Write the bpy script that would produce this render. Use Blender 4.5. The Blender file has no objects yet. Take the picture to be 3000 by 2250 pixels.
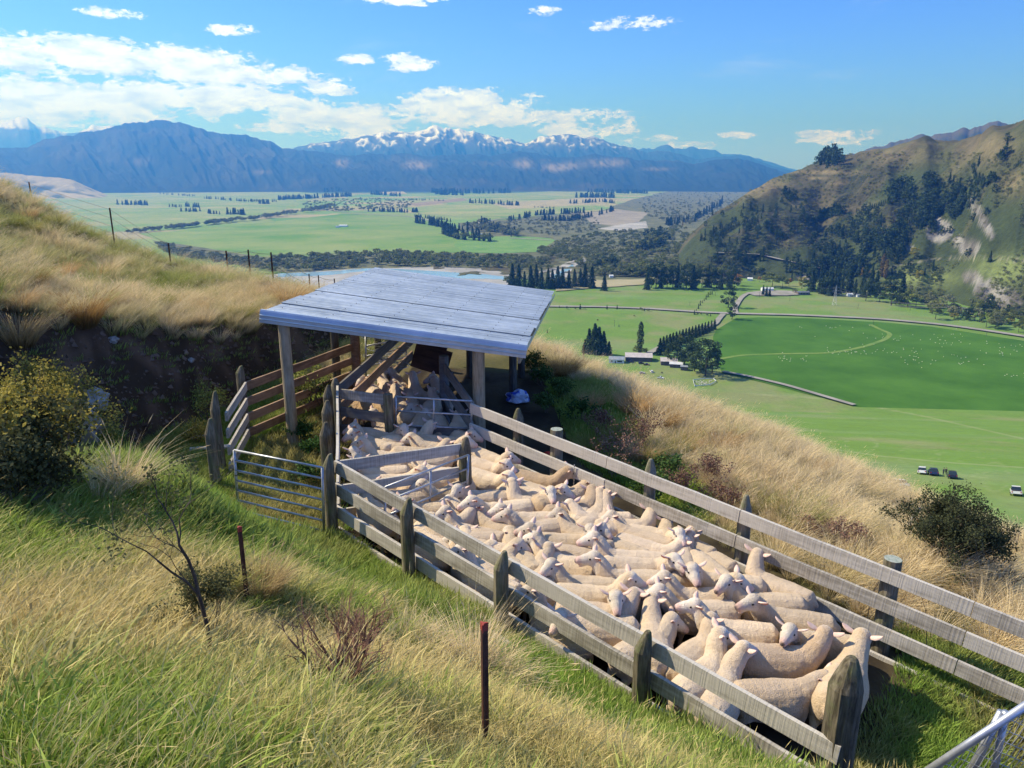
import bpy, bmesh, math, random
import numpy as np
from mathutils import Vector, Matrix, noise as mnoise
rng = np.random.default_rng(7); random.seed(7)
SC = bpy.context.scene
R = math.radians
# ------------------------------------------------------------------ camera, sky, sun, exposure
F, PITCH = 2180.0, R(15.5)                # focal length in pixels of the 3000 x 2250 photograph
cd = bpy.data.cameras.new('camera'); cam = bpy.data.objects.new('camera', cd); SC.collection.objects.link(cam)
cd.sensor_width = 36; cd.lens = 36*F/3000; cd.clip_start = .05; cd.clip_end = 80000
cam.location = (0, 0, 0); cam.rotation_euler = (R(90)-PITCH, 0, 0); SC.camera = cam
SC.render.resolution_x, SC.render.resolution_y = 1024, 768
SC.render.engine = 'CYCLES'; SC.cycles.use_denoising = True
SC.cycles.max_bounces = 6; SC.cycles.diffuse_bounces = 3; SC.cycles.glossy_bounces = 2
SC.cycles.transmission_bounces = 4; SC.cycles.transparent_max_bounces = 6; SC.cycles.volume_bounces = 0
SC.cycles.sample_clamp_indirect = 4
SC.view_settings.view_transform = 'Standard'; SC.view_settings.look = 'None'
SC.view_settings.exposure = 0.48; SC.view_settings.gamma = 1; SC.view_settings.use_curve_mapping = False
SUN_AZ, SUN_EL = R(-70), R(43)
sl = bpy.data.lights.new('sun', 'SUN'); so = bpy.data.objects.new('sun', sl); SC.collection.objects.link(so)
sl.energy = 5.0; sl.angle = R(.5); sl.color = (1, .95, .87)
sd = Vector((math.sin(SUN_AZ)*math.cos(SUN_EL), math.cos(SUN_AZ)*math.cos(SUN_EL), math.sin(SUN_EL)))
so.rotation_euler = sd.to_track_quat('Z', 'Y').to_euler(); so.location = (0, 0, 60)

class NT:                                  # small node-tree helper
    def __init__(s, tree): s.t = tree; s.n = tree.nodes; s.l = tree.links
    def node(s, typ, **kw):
        o = s.n.new(typ)
        for k, v in kw.items(): setattr(o, k, v)
        return o
    def put(s, sock, v):
        if hasattr(v, 'links') or hasattr(v, 'is_linked'): s.l.new(v, sock)
        elif v is not None: sock.default_value = v
    def math(s, op, a, b=None, c=None, clamp=False):
        o = s.node('ShaderNodeMath', operation=op, use_clamp=clamp); s.put(o.inputs[0], a)
        if b is not None: s.put(o.inputs[1], b)
        if c is not None: s.put(o.inputs[2], c)
        return o.outputs[0]
    def vmath(s, op, a, b=None):
        o = s.node('ShaderNodeVectorMath', operation=op); s.put(o.inputs[0], a)
        if b is not None: s.put(o.inputs[1], b)
        return o.outputs[0]
    def noise(s, vec, scale, detail=4, rough=.55, dist=0, dim='3D'):
        o = s.node('ShaderNodeTexNoise', noise_dimensions=dim)
        if vec is not None: s.l.new(vec, o.inputs['Vector'])
        o.inputs['Scale'].default_value = scale; o.inputs['Detail'].default_value = detail
        o.inputs['Roughness'].default_value = rough; o.inputs['Distortion'].default_value = dist
        return o.outputs[0]
    def ramp(s, fac, stops):
        o = s.node('ShaderNodeValToRGB'); s.put(o.inputs[0], fac); e = o.color_ramp.elements
        for i, (p, c) in enumerate(stops):
            x = e[i] if i < 2 else e.new(p)
            x.position = p; x.color = (*c, 1) if len(c) == 3 else c
        return o.outputs[0]
    def mix(s, fac, a, b, mode='MIX'):
        o = s.node('ShaderNodeMix', data_type='RGBA', blend_type=mode)
        s.put(o.inputs[0], fac); s.put(o.inputs[6], c4(a)); s.put(o.inputs[7], c4(b)); return o.outputs[2]
    def maprange(s, v, a, b, c=0, d=1, smooth=True):
        o = s.node('ShaderNodeMapRange', interpolation_type='SMOOTHSTEP' if smooth else 'LINEAR'); s.put(o.inputs[0], v)
        for i, q in enumerate((a, b, c, d)): s.put(o.inputs[i+1], q)
        return o.outputs[0]
    def scalev(s, vec, sc):
        o = s.node('ShaderNodeMapping'); s.l.new(vec, o.inputs[0]); o.inputs['Scale'].default_value = sc; return o.outputs[0]
def c4(c): return (*c, 1) if isinstance(c, tuple) and len(c) == 3 else c

def build_world():
    w = bpy.data.worlds.new('World'); SC.world = w; w.use_nodes = True
    t = NT(w.node_tree); t.n.clear()
    out = t.node('ShaderNodeOutputWorld'); bg = t.node('ShaderNodeBackground')
    sky = t.node('ShaderNodeTexSky', sky_type='NISHITA', sun_disc=False)
    sky.sun_elevation = SUN_EL; sky.sun_rotation = SUN_AZ; sky.altitude = 300
    sky.air_density = 1.0; sky.dust_density = .35; sky.ozone_density = 1.6
    tc = t.node('ShaderNodeTexCoord'); v = tc.outputs['Generated']
    sp = t.node('ShaderNodeSeparateXYZ'); t.l.new(v, sp.inputs[0])
    az = t.math('MULTIPLY', t.math('ARCTAN2', sp.outputs[0], sp.outputs[1]), 57.29578)
    el = t.math('MULTIPLY', t.math('ARCSINE', sp.outputs[2]), 57.29578)
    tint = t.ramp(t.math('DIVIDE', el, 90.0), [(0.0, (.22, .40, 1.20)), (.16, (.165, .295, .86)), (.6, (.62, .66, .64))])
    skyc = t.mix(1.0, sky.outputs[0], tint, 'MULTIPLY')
    cv = t.node('ShaderNodeCombineXYZ'); t.l.new(az, cv.inputs[0]); t.l.new(el, cv.inputs[1])
    # cumulus banks: (azimuth, elevation, half width, half height, strength) in degrees
    blobs = [(-33,4.6,17,1.9,1.0),(-21,5.2,11,1.2,1.0),(-12,4.0,8,1.5,.85),(-41,7.6,14,1.7,1.0),(-27,7.3,12,1.5,1.0),(-20,6.7,9,1.0,.9),
             (-3.5,5.0,7,1.5,.95),(-1,4.2,12,.9,.8),(5.4,3.4,5.6,.9,.75),(10,2.6,3.2,.5,.55),(-9,2.9,6,.7,.8),(22.5,2.6,3.6,.7,.8),(-37,3.1,9,1.1,.8),(-55,6,16,4,.95),
             (-33,15.2,6,.9,.85),(-17,14.0,4.2,.6,.9),(-13,12.3,6.5,.75,.95),(-8,11.9,4.5,.65,.9),(-3.5,12.9,4.5,.65,.85),(1.5,12.6,2.2,.35,.6),(-11,7.9,2.2,.5,.7),(-16,3.4,5,.6,.8),(16,2.9,2,.35,.6),
             (-7.4,7.8,2.7,.8,.85),(-19,9.4,2.4,.5,.85),(-26.5,13.6,2.6,.5,.7),(-26,9.9,2.5,.45,.7),(8,10.2,5,.6,.62),(12,2.2,3,.5,.6),(-13,5.9,3,.6,.8),(2,11.1,2,.4,.6)]
    tot = None
    for a, e, ha, he, s in blobs:
        da = t.math('MULTIPLY', t.math('SUBTRACT', az, a), 1/ha); de = t.math('MULTIPLY', t.math('SUBTRACT', el, e), 1/he)
        d = t.math('ADD', t.math('MULTIPLY', da, da), t.math('MULTIPLY', de, de))
        m = t.math('MULTIPLY', t.math('SUBTRACT', 1.0, d, clamp=True), s)
        tot = m if tot is None else t.math('MAXIMUM', tot, m)
    n1 = t.noise(t.scalev(cv.outputs[0], (.42, 1.0, 1)), 1.0, 9, .62, .35)
    n2 = t.noise(t.scalev(cv.outputs[0], (1.7, 3.4, 1)), 1.0, 7, .65)
    dens = t.math('ADD', t.math('MULTIPLY', tot, .46), t.math('MULTIPLY', n1, 1.0))
    dens = t.math('ADD', dens, t.math('MULTIPLY', n2, .66))
    inside = t.maprange(tot, 0.0, .12)
    cl = t.math('MULTIPLY', t.maprange(dens, .965, 1.13), inside)
    shade = t.noise(t.scalev(cv.outputs[0], (.5, 1.5, 1)), 1.0, 5, .6)
    ccol = t.ramp(t.math('ADD', t.math('MULTIPLY', shade, 1.0), t.math('MULTIPLY', dens, .28)), [(.64, (.55, .67, .95)), (.90, (.98, 1.10, 1.32))])
    ccol = t.mix(1.0, ccol, t.ramp(t.math('DIVIDE', el, 20.0), [(0.1, (.86, 1.0, 1.35)), (.8, (1, 1, 1))]), 'MULTIPLY')
    # thin high cloud wisps
    w1 = t.noise(t.scalev(cv.outputs[0], (.08, .45, 1)), 1.0, 6, .6, .6)
    wm = t.math('MULTIPLY', t.maprange(w1, .56, .80), t.math('MULTIPLY', t.maprange(el, 2, 9), .22))
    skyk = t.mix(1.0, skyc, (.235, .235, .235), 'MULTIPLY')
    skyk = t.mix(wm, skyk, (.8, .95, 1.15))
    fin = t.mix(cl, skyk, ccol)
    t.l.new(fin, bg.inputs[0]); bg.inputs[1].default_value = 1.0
    t.l.new(bg.outputs[0], out.inputs[0])
build_world()

# ------------------------------------------------------------------ helpers: rays, tags, meshes, materials
FW = np.array([0, math.cos(PITCH), -math.sin(PITCH)]); UP = np.array([0, math.sin(PITCH), math.cos(PITCH)])
def ray(px, py):
    d = np.array([1.0, 0, 0])*((px-1500)/F) + FW + UP*((1125-py)/F); return d/np.linalg.norm(d)
def proj(P):
    P = np.asarray(P, float); z = P @ FW; z = np.where(z < .05, .05, z)
    return 1500+F*P[..., 0]/z, 1125-F*(P @ UP)/z
def W(px, py, r, dz=0):                    # point on a sight line at horizontal distance r
    d = ray(px, py); q = d*(r/math.hypot(d[0], d[1])); return (q[0], q[1], q[2]+dz)
def tag(o, label=None, cat=None, group=None, kind=None):
    if label: o['label'] = label
    if cat: o['category'] = cat
    if group: o['group'] = group
    if kind: o['kind'] = kind
    return o
def link(o, parent=None):
    SC.collection.objects.link(o)
    if parent is not None: o.parent = parent
    return o
def empty(name, loc=(0, 0, 0), rz=0):
    o = bpy.data.objects.new(name, None); o.location = loc; o.rotation_euler = (0, 0, rz); o.empty_display_size = .2; return link(o)
def mesh_from(name, V, Fc, mats=None, parent=None, smooth=False, midx=None):
    me = bpy.data.meshes.new(name)
    V = np.asarray(V, np.float32)
    if isinstance(Fc, np.ndarray):
        k = Fc.shape[1]; n = len(Fc)
        me.vertices.add(len(V)); me.vertices.foreach_set('co', V.ravel())
        me.loops.add(n*k); me.loops.foreach_set('vertex_index', Fc.astype(np.int32).ravel())
        me.polygons.add(n); me.polygons.foreach_set('loop_start', np.arange(0, n*k, k, dtype=np.int32))
        me.polygons.foreach_set('loop_total', np.full(n, k, np.int32))
        me.update(calc_edges=True)
    else:
        me.from_pydata([tuple(map(float, v)) for v in V], [], Fc); me.update()
    for m in (mats if isinstance(mats, (list, tuple)) else [mats] if mats else []): me.materials.append(m)
    if midx is not None: me.polygons.foreach_set('material_index', np.asarray(midx, np.int32))
    if smooth: me.polygons.foreach_set('use_smooth', np.ones(len(me.polygons), bool))
    return link(bpy.data.objects.new(name, me), parent)
class MB:                                  # collects simple solids into one mesh
    def __init__(s): s.v = []; s.f = []
    def box(s, c, size, M=None):
        hx, hy, hz = [q/2 for q in size]; b = len(s.v)
        for dz in (-hz, hz):
            for dx, dy in ((-hx, -hy), (hx, -hy), (hx, hy), (-hx, hy)):
                p = Vector((dx, dy, dz))
                if M is not None: p = M @ p
                s.v.append((c[0]+p.x, c[1]+p.y, c[2]+p.z))
        s.f += [tuple(b+i for i in q) for q in ((3,2,1,0),(4,5,6,7),(0,1,5,4),(1,2,6,5),(2,3,7,6),(3,0,4,7))]; return s
    def bar(s, a, b, w, h, up=(0, 0, 1)):  # rectangular bar from a to b, h along up, w across
        a = Vector(a); b = Vector(b); d = (b-a); L = d.length; d.normalize(); u = Vector(up); x = d.cross(u)
        if x.length < 1e-5: x = d.cross(Vector((1, 0, 0)))
        x.normalize(); u = x.cross(d).normalized()
        M = Matrix((x, d, u)).transposed(); return s.box((a+b)/2, (w, L, h), M)
    def tube(s, pts, rad, n=8, cap=True):
        pts = [Vector(p) for p in pts]; rs = rad if isinstance(rad, (list, tuple)) else [rad]*len(pts); b = len(s.v); x = None
        for i, p in enumerate(pts):
            d = (pts[min(i+1, len(pts)-1)]-pts[max(i-1, 0)]).normalized()
            if x is None: x = d.orthogonal().normalized()
            x = (x-d*x.dot(d)).normalized(); y = d.cross(x)
            for k in range(n):
                q = p+(x*math.cos(6.28318*k/n)+y*math.sin(6.28318*k/n))*rs[i]; s.v.append(q[:])
        for i in range(len(pts)-1):
            for k in range(n): s.f.append((b+i*n+k, b+i*n+(k+1) % n, b+(i+1)*n+(k+1) % n, b+(i+1)*n+k))
        if cap: s.f.append(tuple(b+k for k in range(n))[::-1]); s.f.append(tuple(b+(len(pts)-1)*n+k for k in range(n)))
        return s
    def build(s, name, m, parent=None, smooth=False): return mesh_from(name, s.v, s.f, m, parent, smooth)
def new_mat(name, rough=.9, spec=.2):
    m = bpy.data.materials.new(name); m.use_nodes = True; t = NT(m.node_tree); b = t.n['Principled BSDF']
    b.inputs['Roughness'].default_value = rough; b.inputs['Specular IOR Level'].default_value = spec; return m, t, b
def vary_mat(name, ca, cb, scale=5, rough=.9, spec=.2, bump=0, bscale=30, stretch=(1, 1, 1), metal=0, coord='Object', detail=5, lo=.35, hi=.65):
    m, t, b = new_mat(name, rough, spec); tc = t.node('ShaderNodeTexCoord'); v = t.scalev(tc.outputs[coord], stretch)
    t.l.new(t.ramp(t.noise(v, scale, detail, .62), [(lo, ca), (hi, cb)]), b.inputs['Base Color']); b.inputs['Metallic'].default_value = metal
    if bump:
        bn = t.node('ShaderNodeBump'); bn.inputs['Strength'].default_value = bump; bn.inputs['Distance'].default_value = .02
        t.l.new(t.noise(v, bscale, 6, .65), bn.inputs['Height']); t.l.new(bn.outputs[0], b.inputs['Normal'])
    return m
def sheet_noise(x, y, s, seed=0, octv=3):  # cheap smooth value noise for numpy arrays
    r = np.zeros_like(x, float); amp = 1; tot = 0
    for o in range(octv):
        rg = np.random.default_rng(seed+o*17); T = rg.random((64, 64))
        u = x*s+13.7*o; v = y*s-7.3*o; i = np.floor(u).astype(int); j = np.floor(v).astype(int); fu = u-i; fv = v-j
        fu = fu*fu*(3-2*fu); fv = fv*fv*(3-2*fv); g = lambda a, b: T[a % 64, b % 64]
        r += amp*((g(i, j)*(1-fu)+g(i+1, j)*fu)*(1-fv)+(g(i, j+1)*(1-fu)+g(i+1, j+1)*fu)*fv); tot += amp; amp *= .5; s *= 2.03
    return r/tot
def sstep(x, a, b):
    t = np.clip((x-a)/(b-a), 0, 1); return t*t*(3-2*t)
def inpoly(x, y, P):
    x = np.asarray(x); y = np.asarray(y); r = np.zeros(x.shape, bool); n = len(P)
    for i in range(n):
        x1, y1 = P[i]; x2, y2 = P[(i+1) % n]
        if y1 == y2: continue
        r ^= ((y1 > y) != (y2 > y)) & (x < (x2-x1)*(y-y1)/(y2-y1)+x1)
    return r
def segdist(x, y, P, closed=True):
    r = np.full(np.shape(x), 1e9); n = len(P)
    for i in range(n if closed else n-1):
        ax, ay = P[i]; bx, by = P[(i+1) % n]; dx = bx-ax; dy = by-ay
        t = np.clip(((x-ax)*dx+(y-ay)*dy)/(dx*dx+dy*dy+1e-9), 0, 1); r = np.minimum(r, np.hypot(x-ax-t*dx, y-ay-t*dy))
    return r

# ------------------------------------------------------------------ the lie of the land (the camera is at 0,0,0)
ZV = -148.0                                # valley floor
PD = ray(-959, 258)                        # direction of the pen's long fences
PC = np.cross([0, 0, 1], PD); PC /= np.linalg.norm(PC); PN = np.cross(PD, PC)
HR, HG = 4.3, 5.42                         # depth of the fence tops and of the pen ground below the camera
def pen(u, w, h=HG):                       # u along the fences (away, left), w across (right), h below camera plane
    return u*PD - w*PC - h*PN
def hit(px, py, h=HG):
    r = ray(px, py); return r*(-h/(r @ PN))
def bench_z(x, y): return (-HG-PN[0]*x-PN[1]*y)/PN[2]
def _p(u, w): q = pen(u, w); return (q[0], q[1])
BENCH = [_p(-7, 5.2), _p(2, 5.2), _p(7.6, 5.25), (-3.6, 8.9), (-4.9, 9.3), (-6.4, 10.6), (-6.3, 12.4), (-5.6, 14.2), (-5.2, 16.5), (-4.3, 19.5), (-1.5, 21), (6, 20), (9, 12), (12, 4), (13, -5)]
CP = [(0,0,-1.65),(-3,-.5,-1.0),(3,-.5,-2.3),(0,-4,-.9),(-7,-4,.9),(5,-4,-3.6),(-6,2,-.7),(-12,2,1.2)]
for a in [(1420,2150,2.75),(720,1740,5.0),(60,2240,2.4),(300,1700,5.2),(80,1520,6.6),(560,1420,8.0),(600,1640,6.6),(1100,1950,4.6),(900,2000,3.9),(1000,1760,5.9),(760,1585,8.5),(700,1545,9.3),(900,1670,8.2),(1090,1750,7.25),(1250,1860,6.35),(1340,1950,5.7),(1560,2110,4.85),(1800,2240,4.6),
          (1750,2240,4.0),(200,1330,9),(0,1150,10.5),(140,1040,11.0),(245,960,13),(475,985,14.6),(773,975,16.6),(0,930,13.5),(0,700,22),(0,580,42),(160,640,36),
          (340,722,28),(500,788,25),(700,832,23),(850,872,21.5),(400,870,19),(620,900,19.5),(1000,900,23),
          (1650,1045,21),(1760,1110,20),(2000,1195,19),(2300,1318,18),(2600,1450,18),(3000,1605,19),(2400,1500,12.5),(2800,1640,12.5)]: CP.append(W(*a))
for u, w in ((-3,8.8),(0,8.7),(3,8.7),(6,8.7),(9,8.9)): CP.append(tuple(pen(u, w)))
def _az(a, r, z): CP.append((r*math.sin(R(a)), r*math.cos(R(a)), z))
for a in (-60,-40,-30,-20): _az(a, 75, -15); _az(a, 115, -40)
_az(-60,30,6); _az(-60,14,2.2); _az(-90,20,4); _az(-42,52,-1.0); _az(-28,48,-6); _az(-15,40,-9)
for a in (-5,5,14,22): _az(a, 35, -13.5); _az(a, 60, -26); _az(a, 110, -50)
for a in (32,45,60): _az(a, 35, -19); _az(a, 60, -31); _az(a, 110, -49); _az(a, 14, -6.9)
CP = np.array(CP)
def _tps(d): return np.where(d > 1e-9, d*d*np.log(d+1e-12), 0)
def _warp(x, y):                           # compress distance so that near detail keeps its say
    r = np.hypot(x, y)+1e-6; k = np.log1p(r/8)/r*8; return x*k, y*k
_cx, _cy = _warp(CP[:, 0], CP[:, 1]); _n = len(CP)
_K = np.zeros((_n+3, _n+3)); _K[:_n, :_n] = _tps(np.hypot(_cx[:, None]-_cx, _cy[:, None]-_cy))+np.eye(_n)*.15
_K[:_n, _n:] = np.c_[np.ones(_n), _cx, _cy]; _K[_n:, :_n] = _K[:_n, _n:].T
_wt = np.linalg.solve(_K, np.r_[CP[:, 2], 0, 0, 0])
def natural(x, y):
    a, b = _warp(x, y); z = _wt[_n]+_wt[_n+1]*a+_wt[_n+2]*b
    for i in range(_n): z = z+_wt[i]*_tps(np.hypot(a-_cx[i], b-_cy[i]))
    return z
def far_z(x, y):
    t = x*math.sin(R(5))+y*math.cos(R(5)); z = -23-.26*t
    z = ZV+np.logaddexp(0, (z-ZV)/2)*2     # soft foot of the slope
    return np.where(t < -50, -10, z)
def ground(x, y):
    x = np.asarray(x, float); y = np.asarray(y, float); sh = x.shape; x = x.ravel(); y = y.ravel()
    r = np.hypot(x, y); z = far_z(x, y)
    m = r < 112
    if m.any():
        xm, ym = x[m], y[m]; n = natural(xm, ym)
        n = n + (sheet_noise(xm, ym, .5, 3)-.5)*.22*sstep(r[m], 1.5, 6) + (sheet_noise(xm, ym, .12, 5)-.5)*.7*sstep(r[m], 14, 30)
        ins = inpoly(xm, ym, BENCH); d = np.where(ins, 0, segdist(xm, ym, BENCH))
        rough = (sheet_noise(xm, ym, 1.1, 9)-.4)*.5*np.clip(d, 0, 1)
        b = bench_z(xm, ym)+d*(1.75-1.3*(1-sstep(ym, 9.8, 12.3))*(1-sstep(xm, -5.3, -3.5)))+rough; b = np.where(ins, b+(sheet_noise(xm, ym, 1.6, 21)-.5)*.07, b)
        n = np.minimum(n, b)
        k = sstep(r[m], 78, 111); z[m] = n*(1-k)+z[m]*k
    return z.reshape(sh)
def gz(x, y): return float(ground(np.array([x]), np.array([y]))[0])
def at(px, py, rmin=1.5, rmax=20000):      # first meeting of a sight line with the ground
    d = ray(px, py); h = math.hypot(d[0], d[1]); rs = np.geomspace(rmin, rmax, 500)
    x = d[0]/h*rs; y = d[1]/h*rs; z = d[2]/h*rs; g = ground(x, y); k = np.nonzero(z < g)[0]
    if not len(k): return None
    i = max(k[0], 1); a = z[i-1]-g[i-1]; b = g[i]-z[i]; f = a/(a+b+1e-9); rr = rs[i-1]+(rs[i]-rs[i-1])*f
    return np.array([d[0]/h*rr, d[1]/h*rr, gz(d[0]/h*rr, d[1]/h*rr)])
def vp(px, py, z=ZV):                      # sight line meets the valley floor
    d = ray(px, py); t = z/d[2]; return (d[0]*t, d[1]*t)
# ------------------------------------------------------------------ terrain meshes
K = 3000/2212.0                            # the photograph was read on a 2212 pixel wide copy
def pts(L): return [(x*K, y*K) for x, y in L]
def set_col(o, C, name='Col'):
    a = o.data.color_attributes.new(name, 'FLOAT_COLOR', 'POINT'); C = np.c_[C, np.ones(len(C))].astype(np.float32); a.data.foreach_set('color', C.ravel())
def grid_faces(nr, nc):
    i = np.arange(nr-1)[:, None]; j = np.arange(nc-1)[None]; a = (i*nc+j).ravel(); return np.c_[a, a+1, a+nc+1, a+nc]
def ground_mat(name, detail, bump, rough=.95, dist=.03, var=.35):
    m, t, b = new_mat(name, rough, .1); a = t.node('ShaderNodeVertexColor'); a.layer_name = 'Col'
    g = t.node('ShaderNodeNewGeometry'); n = t.noise(g.outputs['Position'], detail, 6, .65)
    n2 = t.noise(g.outputs['Position'], detail/7, 4, .6)
    k = t.math('ADD', t.math('MULTIPLY', n, var*1.6), t.math('ADD', t.math('MULTIPLY', n2, var*1.2), 1-var*1.4))
    cc = t.node('ShaderNodeCombineColor'); [t.put(cc.inputs[i], k) for i in range(3)]
    t.l.new(t.mix(1.0, a.outputs[0], cc.outputs[0], 'MULTIPLY'), b.inputs['Base Color'])
    bn = t.node('ShaderNodeBump'); bn.inputs['Strength'].default_value = bump; bn.inputs['Distance'].default_value = dist
    t.l.new(n, bn.inputs['Height']); t.l.new(bn.outputs[0], b.inputs['Normal']); return m
AZ = np.radians(np.concatenate([np.linspace(-85, -37, 60)[:-1], np.linspace(-37, 37, 430), np.linspace(37, 85, 60)[1:]]))
def polar(rs, az=AZ): return rs[:, None]*np.sin(az)[None], rs[:, None]*np.cos(az)[None]
C_ = lambda *a: np.array(a)
def mixc(A, B, k): return A*(1-k[..., None])+B*k[..., None]
# near hillside
rs = np.geomspace(.5, 114, 430); X, Y = polar(rs); Z = ground(X, Y)
gx = np.gradient(Z, axis=0)/np.gradient(rs)[:, None]; ga = np.gradient(Z, axis=1)/(rs[:, None]*np.gradient(AZ)[None]); slope = np.hypot(gx, ga)
col = np.ones(X.shape+(3,))*C_(.085, .082, .035)
col = mixc(col, C_(.15, .125, .06), sstep(sheet_noise(X, Y, .4, 31), .4, .65))
insb = inpoly(X, Y, BENCH); dB = segdist(X, Y, BENCH); PENS = [_p(-1.0, 5.3), _p(7.9, 5.3), (-3.2, 12.6), (-2.4, 17.5), (.8, 17.5), (1.3, 12.3), _p(-1.0, 8.2)]
inp = inpoly(X, Y, PENS); col[inp] = mixc(np.ones(col[inp].shape)*C_(.035, .027, .018), C_(.075, .06, .035), sstep(sheet_noise(X, Y, 2.2, 33), .35, .7)[inp])
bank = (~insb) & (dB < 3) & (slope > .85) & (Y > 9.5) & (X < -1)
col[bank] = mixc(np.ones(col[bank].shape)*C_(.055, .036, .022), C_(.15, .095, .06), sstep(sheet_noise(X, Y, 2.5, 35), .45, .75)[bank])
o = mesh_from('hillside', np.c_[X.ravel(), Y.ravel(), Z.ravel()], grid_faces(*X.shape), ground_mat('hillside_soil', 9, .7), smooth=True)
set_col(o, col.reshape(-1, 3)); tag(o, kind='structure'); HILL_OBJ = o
# the paddock slope and the valley floor
rs = np.concatenate([np.geomspace(112, 1300, 330), np.geomspace(1310, 40000, 170)]); X, Y = polar(rs); Z = ground(X, Y)
Z -= np.where(rs[:, None] > 5000, ((rs[:, None]-5000)/1000)**2*.02, 0)
px, py = proj(np.stack([X, Y, Z], -1)); rr = np.hypot(X, Y)
green = np.ones(X.shape+(3,))*C_(.125, .215, .04)
n1 = sheet_noise(X, Y, .012, 41); n2 = sheet_noise(X, Y, .05, 43)
col = mixc(green, C_(.19, .215, .085), sstep(n1*.6+n2*.4, .45, .68))
col = mixc(col, C_(.15, .24, .08), sstep(sheet_noise(X*.3+Y, Y*.3, .03, 45), .5, .75)*.6)
# far plain: a patchwork of pale paddocks
ca, sa = math.cos(.35), math.sin(.35); U = (X*ca+Y*sa)/420; V = (-X*sa+Y*ca)/300
ui = np.floor(U+.3*np.floor(V)).astype(int); vi = np.floor(V).astype(int); T = np.random.default_rng(5).random((97, 89)); q = T[ui % 97, vi % 89]
pal = np.array([(.15,.25,.07), (.20,.26,.09), (.26,.27,.12), (.12,.23,.06), (.30,.27,.15), (.17,.27,.08)]); far = pal[(q*6).astype(int)]
far = far*(.85+.3*sheet_noise(X, Y, .008, 47))[..., None]
col = mixc(col, far, sstep(rr, 1500, 2100))
col = mixc(col, C_(.05, .085, .045), sstep(rr, 7200, 8200))
PAD = rr < 480
trk = np.zeros(X.shape)
for P in ([(1450,905),(1550,935),(1700,955),(1900,985),(2060,1000),(2212,1010)], [(1600,850),(1800,862),(2000,900),(2212,948)], [(1330,822),(1480,880),(1600,940),(1700,985),(1900,1000)]):
    trk = np.maximum(trk, 1-np.clip(segdist(px, py, pts(P), False)/2.2, 0, 1))
for cx, cy, ax, ay in ((1985,985,40,22),(2080,1000,70,26),(2110,1010,45,20),(2150,1030,25,30),(1860,960,30,16),(1700,925,60,16),(1790,958,40,16),(1950,1030,60,14)):
    for g in (0, 5): d = np.hypot((px/K-cx)/(ax+g), (py/K-cy)/(ay+g*.5))-1; trk = np.maximum(trk, (1-np.clip(np.abs(d)*ax/1.0, 0, 1))*.6*(n2 > .45))
col = mixc(col, C_(.30, .31, .17), trk*.55)
o = mesh_from('valley_floor', np.c_[X.ravel(), Y.ravel(), Z.ravel()], grid_faces(*X.shape), ground_mat('pasture', .35, .45, dist=.5, var=.3), smooth=True)
set_col(o, col.reshape(-1, 3)); tag(o, kind='structure')

# flat sheets on the valley floor: paddocks, gravel, water, roads
_lvl = [0]
def sheet(name, P, mat, kind='structure', z0=.35, **kw):
    _lvl[0] += 1; z = ZV+z0+_lvl[0]*.03; V = [(*vp(x, y), z) for x, y in P]
    o = mesh_from(name, V, [tuple(range(len(V)))], mat); bm = bmesh.new(); bm.from_mesh(o.data); bmesh.ops.triangulate(bm, faces=bm.faces[:]); bm.normal_update()
    for f in bm.faces:
        if f.normal.z < 0: f.normal_flip()
    bm.to_mesh(o.data); bm.free(); return tag(o, kind=kind, **kw)
def ribbon(name, P, width, mat, drape=False, lift=.5, kind='structure'):
    _lvl[0] += 1; Q = []
    for x, y in P:
        if drape: q = drape_at(x, y)
        else: q = np.array((*vp(x, y), ZV))
        if q is not None: Q.append(q)
    Q2 = []
    for a, b in zip(Q[:-1], Q[1:]): Q2 += [a+(b-a)*k/8 for k in range(8)]
    Q = np.array(Q2+[Q[-1]])
    for _ in range(6): Q[1:-1] = (Q[:-2]+2*Q[1:-1]+Q[2:])/4
    d = np.gradient(Q[:, :2], axis=0); d /= np.linalg.norm(d, axis=1)[:, None]+1e-9; n = np.c_[-d[:, 1], d[:, 0]]*width/2; h = lift+_lvl[0]*.03
    V = []; [V.extend([(q[0]+m[0], q[1]+m[1], q[2]+h), (q[0]-m[0], q[1]-m[1], q[2]+h)]) for q, m in zip(Q, n)]
    o = mesh_from(name, V, [(2*i+2, 2*i+3, 2*i+1, 2*i) for i in range(len(Q)-1)], mat); return tag(o, kind=kind)
def wob(P, n=5, a=3.0, seed=0):            # break straight polygon edges
    r = random.Random(seed); out = []
    for i, p in enumerate(P):
        q = P[(i+1) % len(P)]; L = math.hypot(q[0]-p[0], q[1]-p[1])
        for k in range(n): t = k/n; out.append((p[0]+(q[0]-p[0])*t+r.uniform(-a, a)*(k > 0)*min(1, L/80), p[1]+(q[1]-p[1])*t+r.uniform(-a, a)*.25*(k > 0)*min(1, L/80)))
    return out
def pos_mat(name, ca, cb, scale, lo=.35, hi=.65, rough=.95, spec=.1, stretch=(1, 1, 1), bump=0, metal=0):
    m, t, b = new_mat(name, rough, spec); g = t.node('ShaderNodeNewGeometry'); v = t.scalev(g.outputs['Position'], stretch)
    n = t.noise(v, scale, 7, .65)
    t.l.new(t.ramp(n, [(lo, ca), (hi, cb)]), b.inputs['Base Color']); b.inputs['Metallic'].default_value = metal
    if bump:
        bn = t.node('ShaderNodeBump'); bn.inputs['Strength'].default_value = bump; bn.inputs['Distance'].default_value = 1/scale*.15
        t.l.new(n, bn.inputs['Height']); t.l.new(bn.outputs[0], b.inputs['Normal'])
    return m
M_dark = pos_mat('lush_crop', (.040,.112,.010), (.066,.160,.018), .02)
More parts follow.
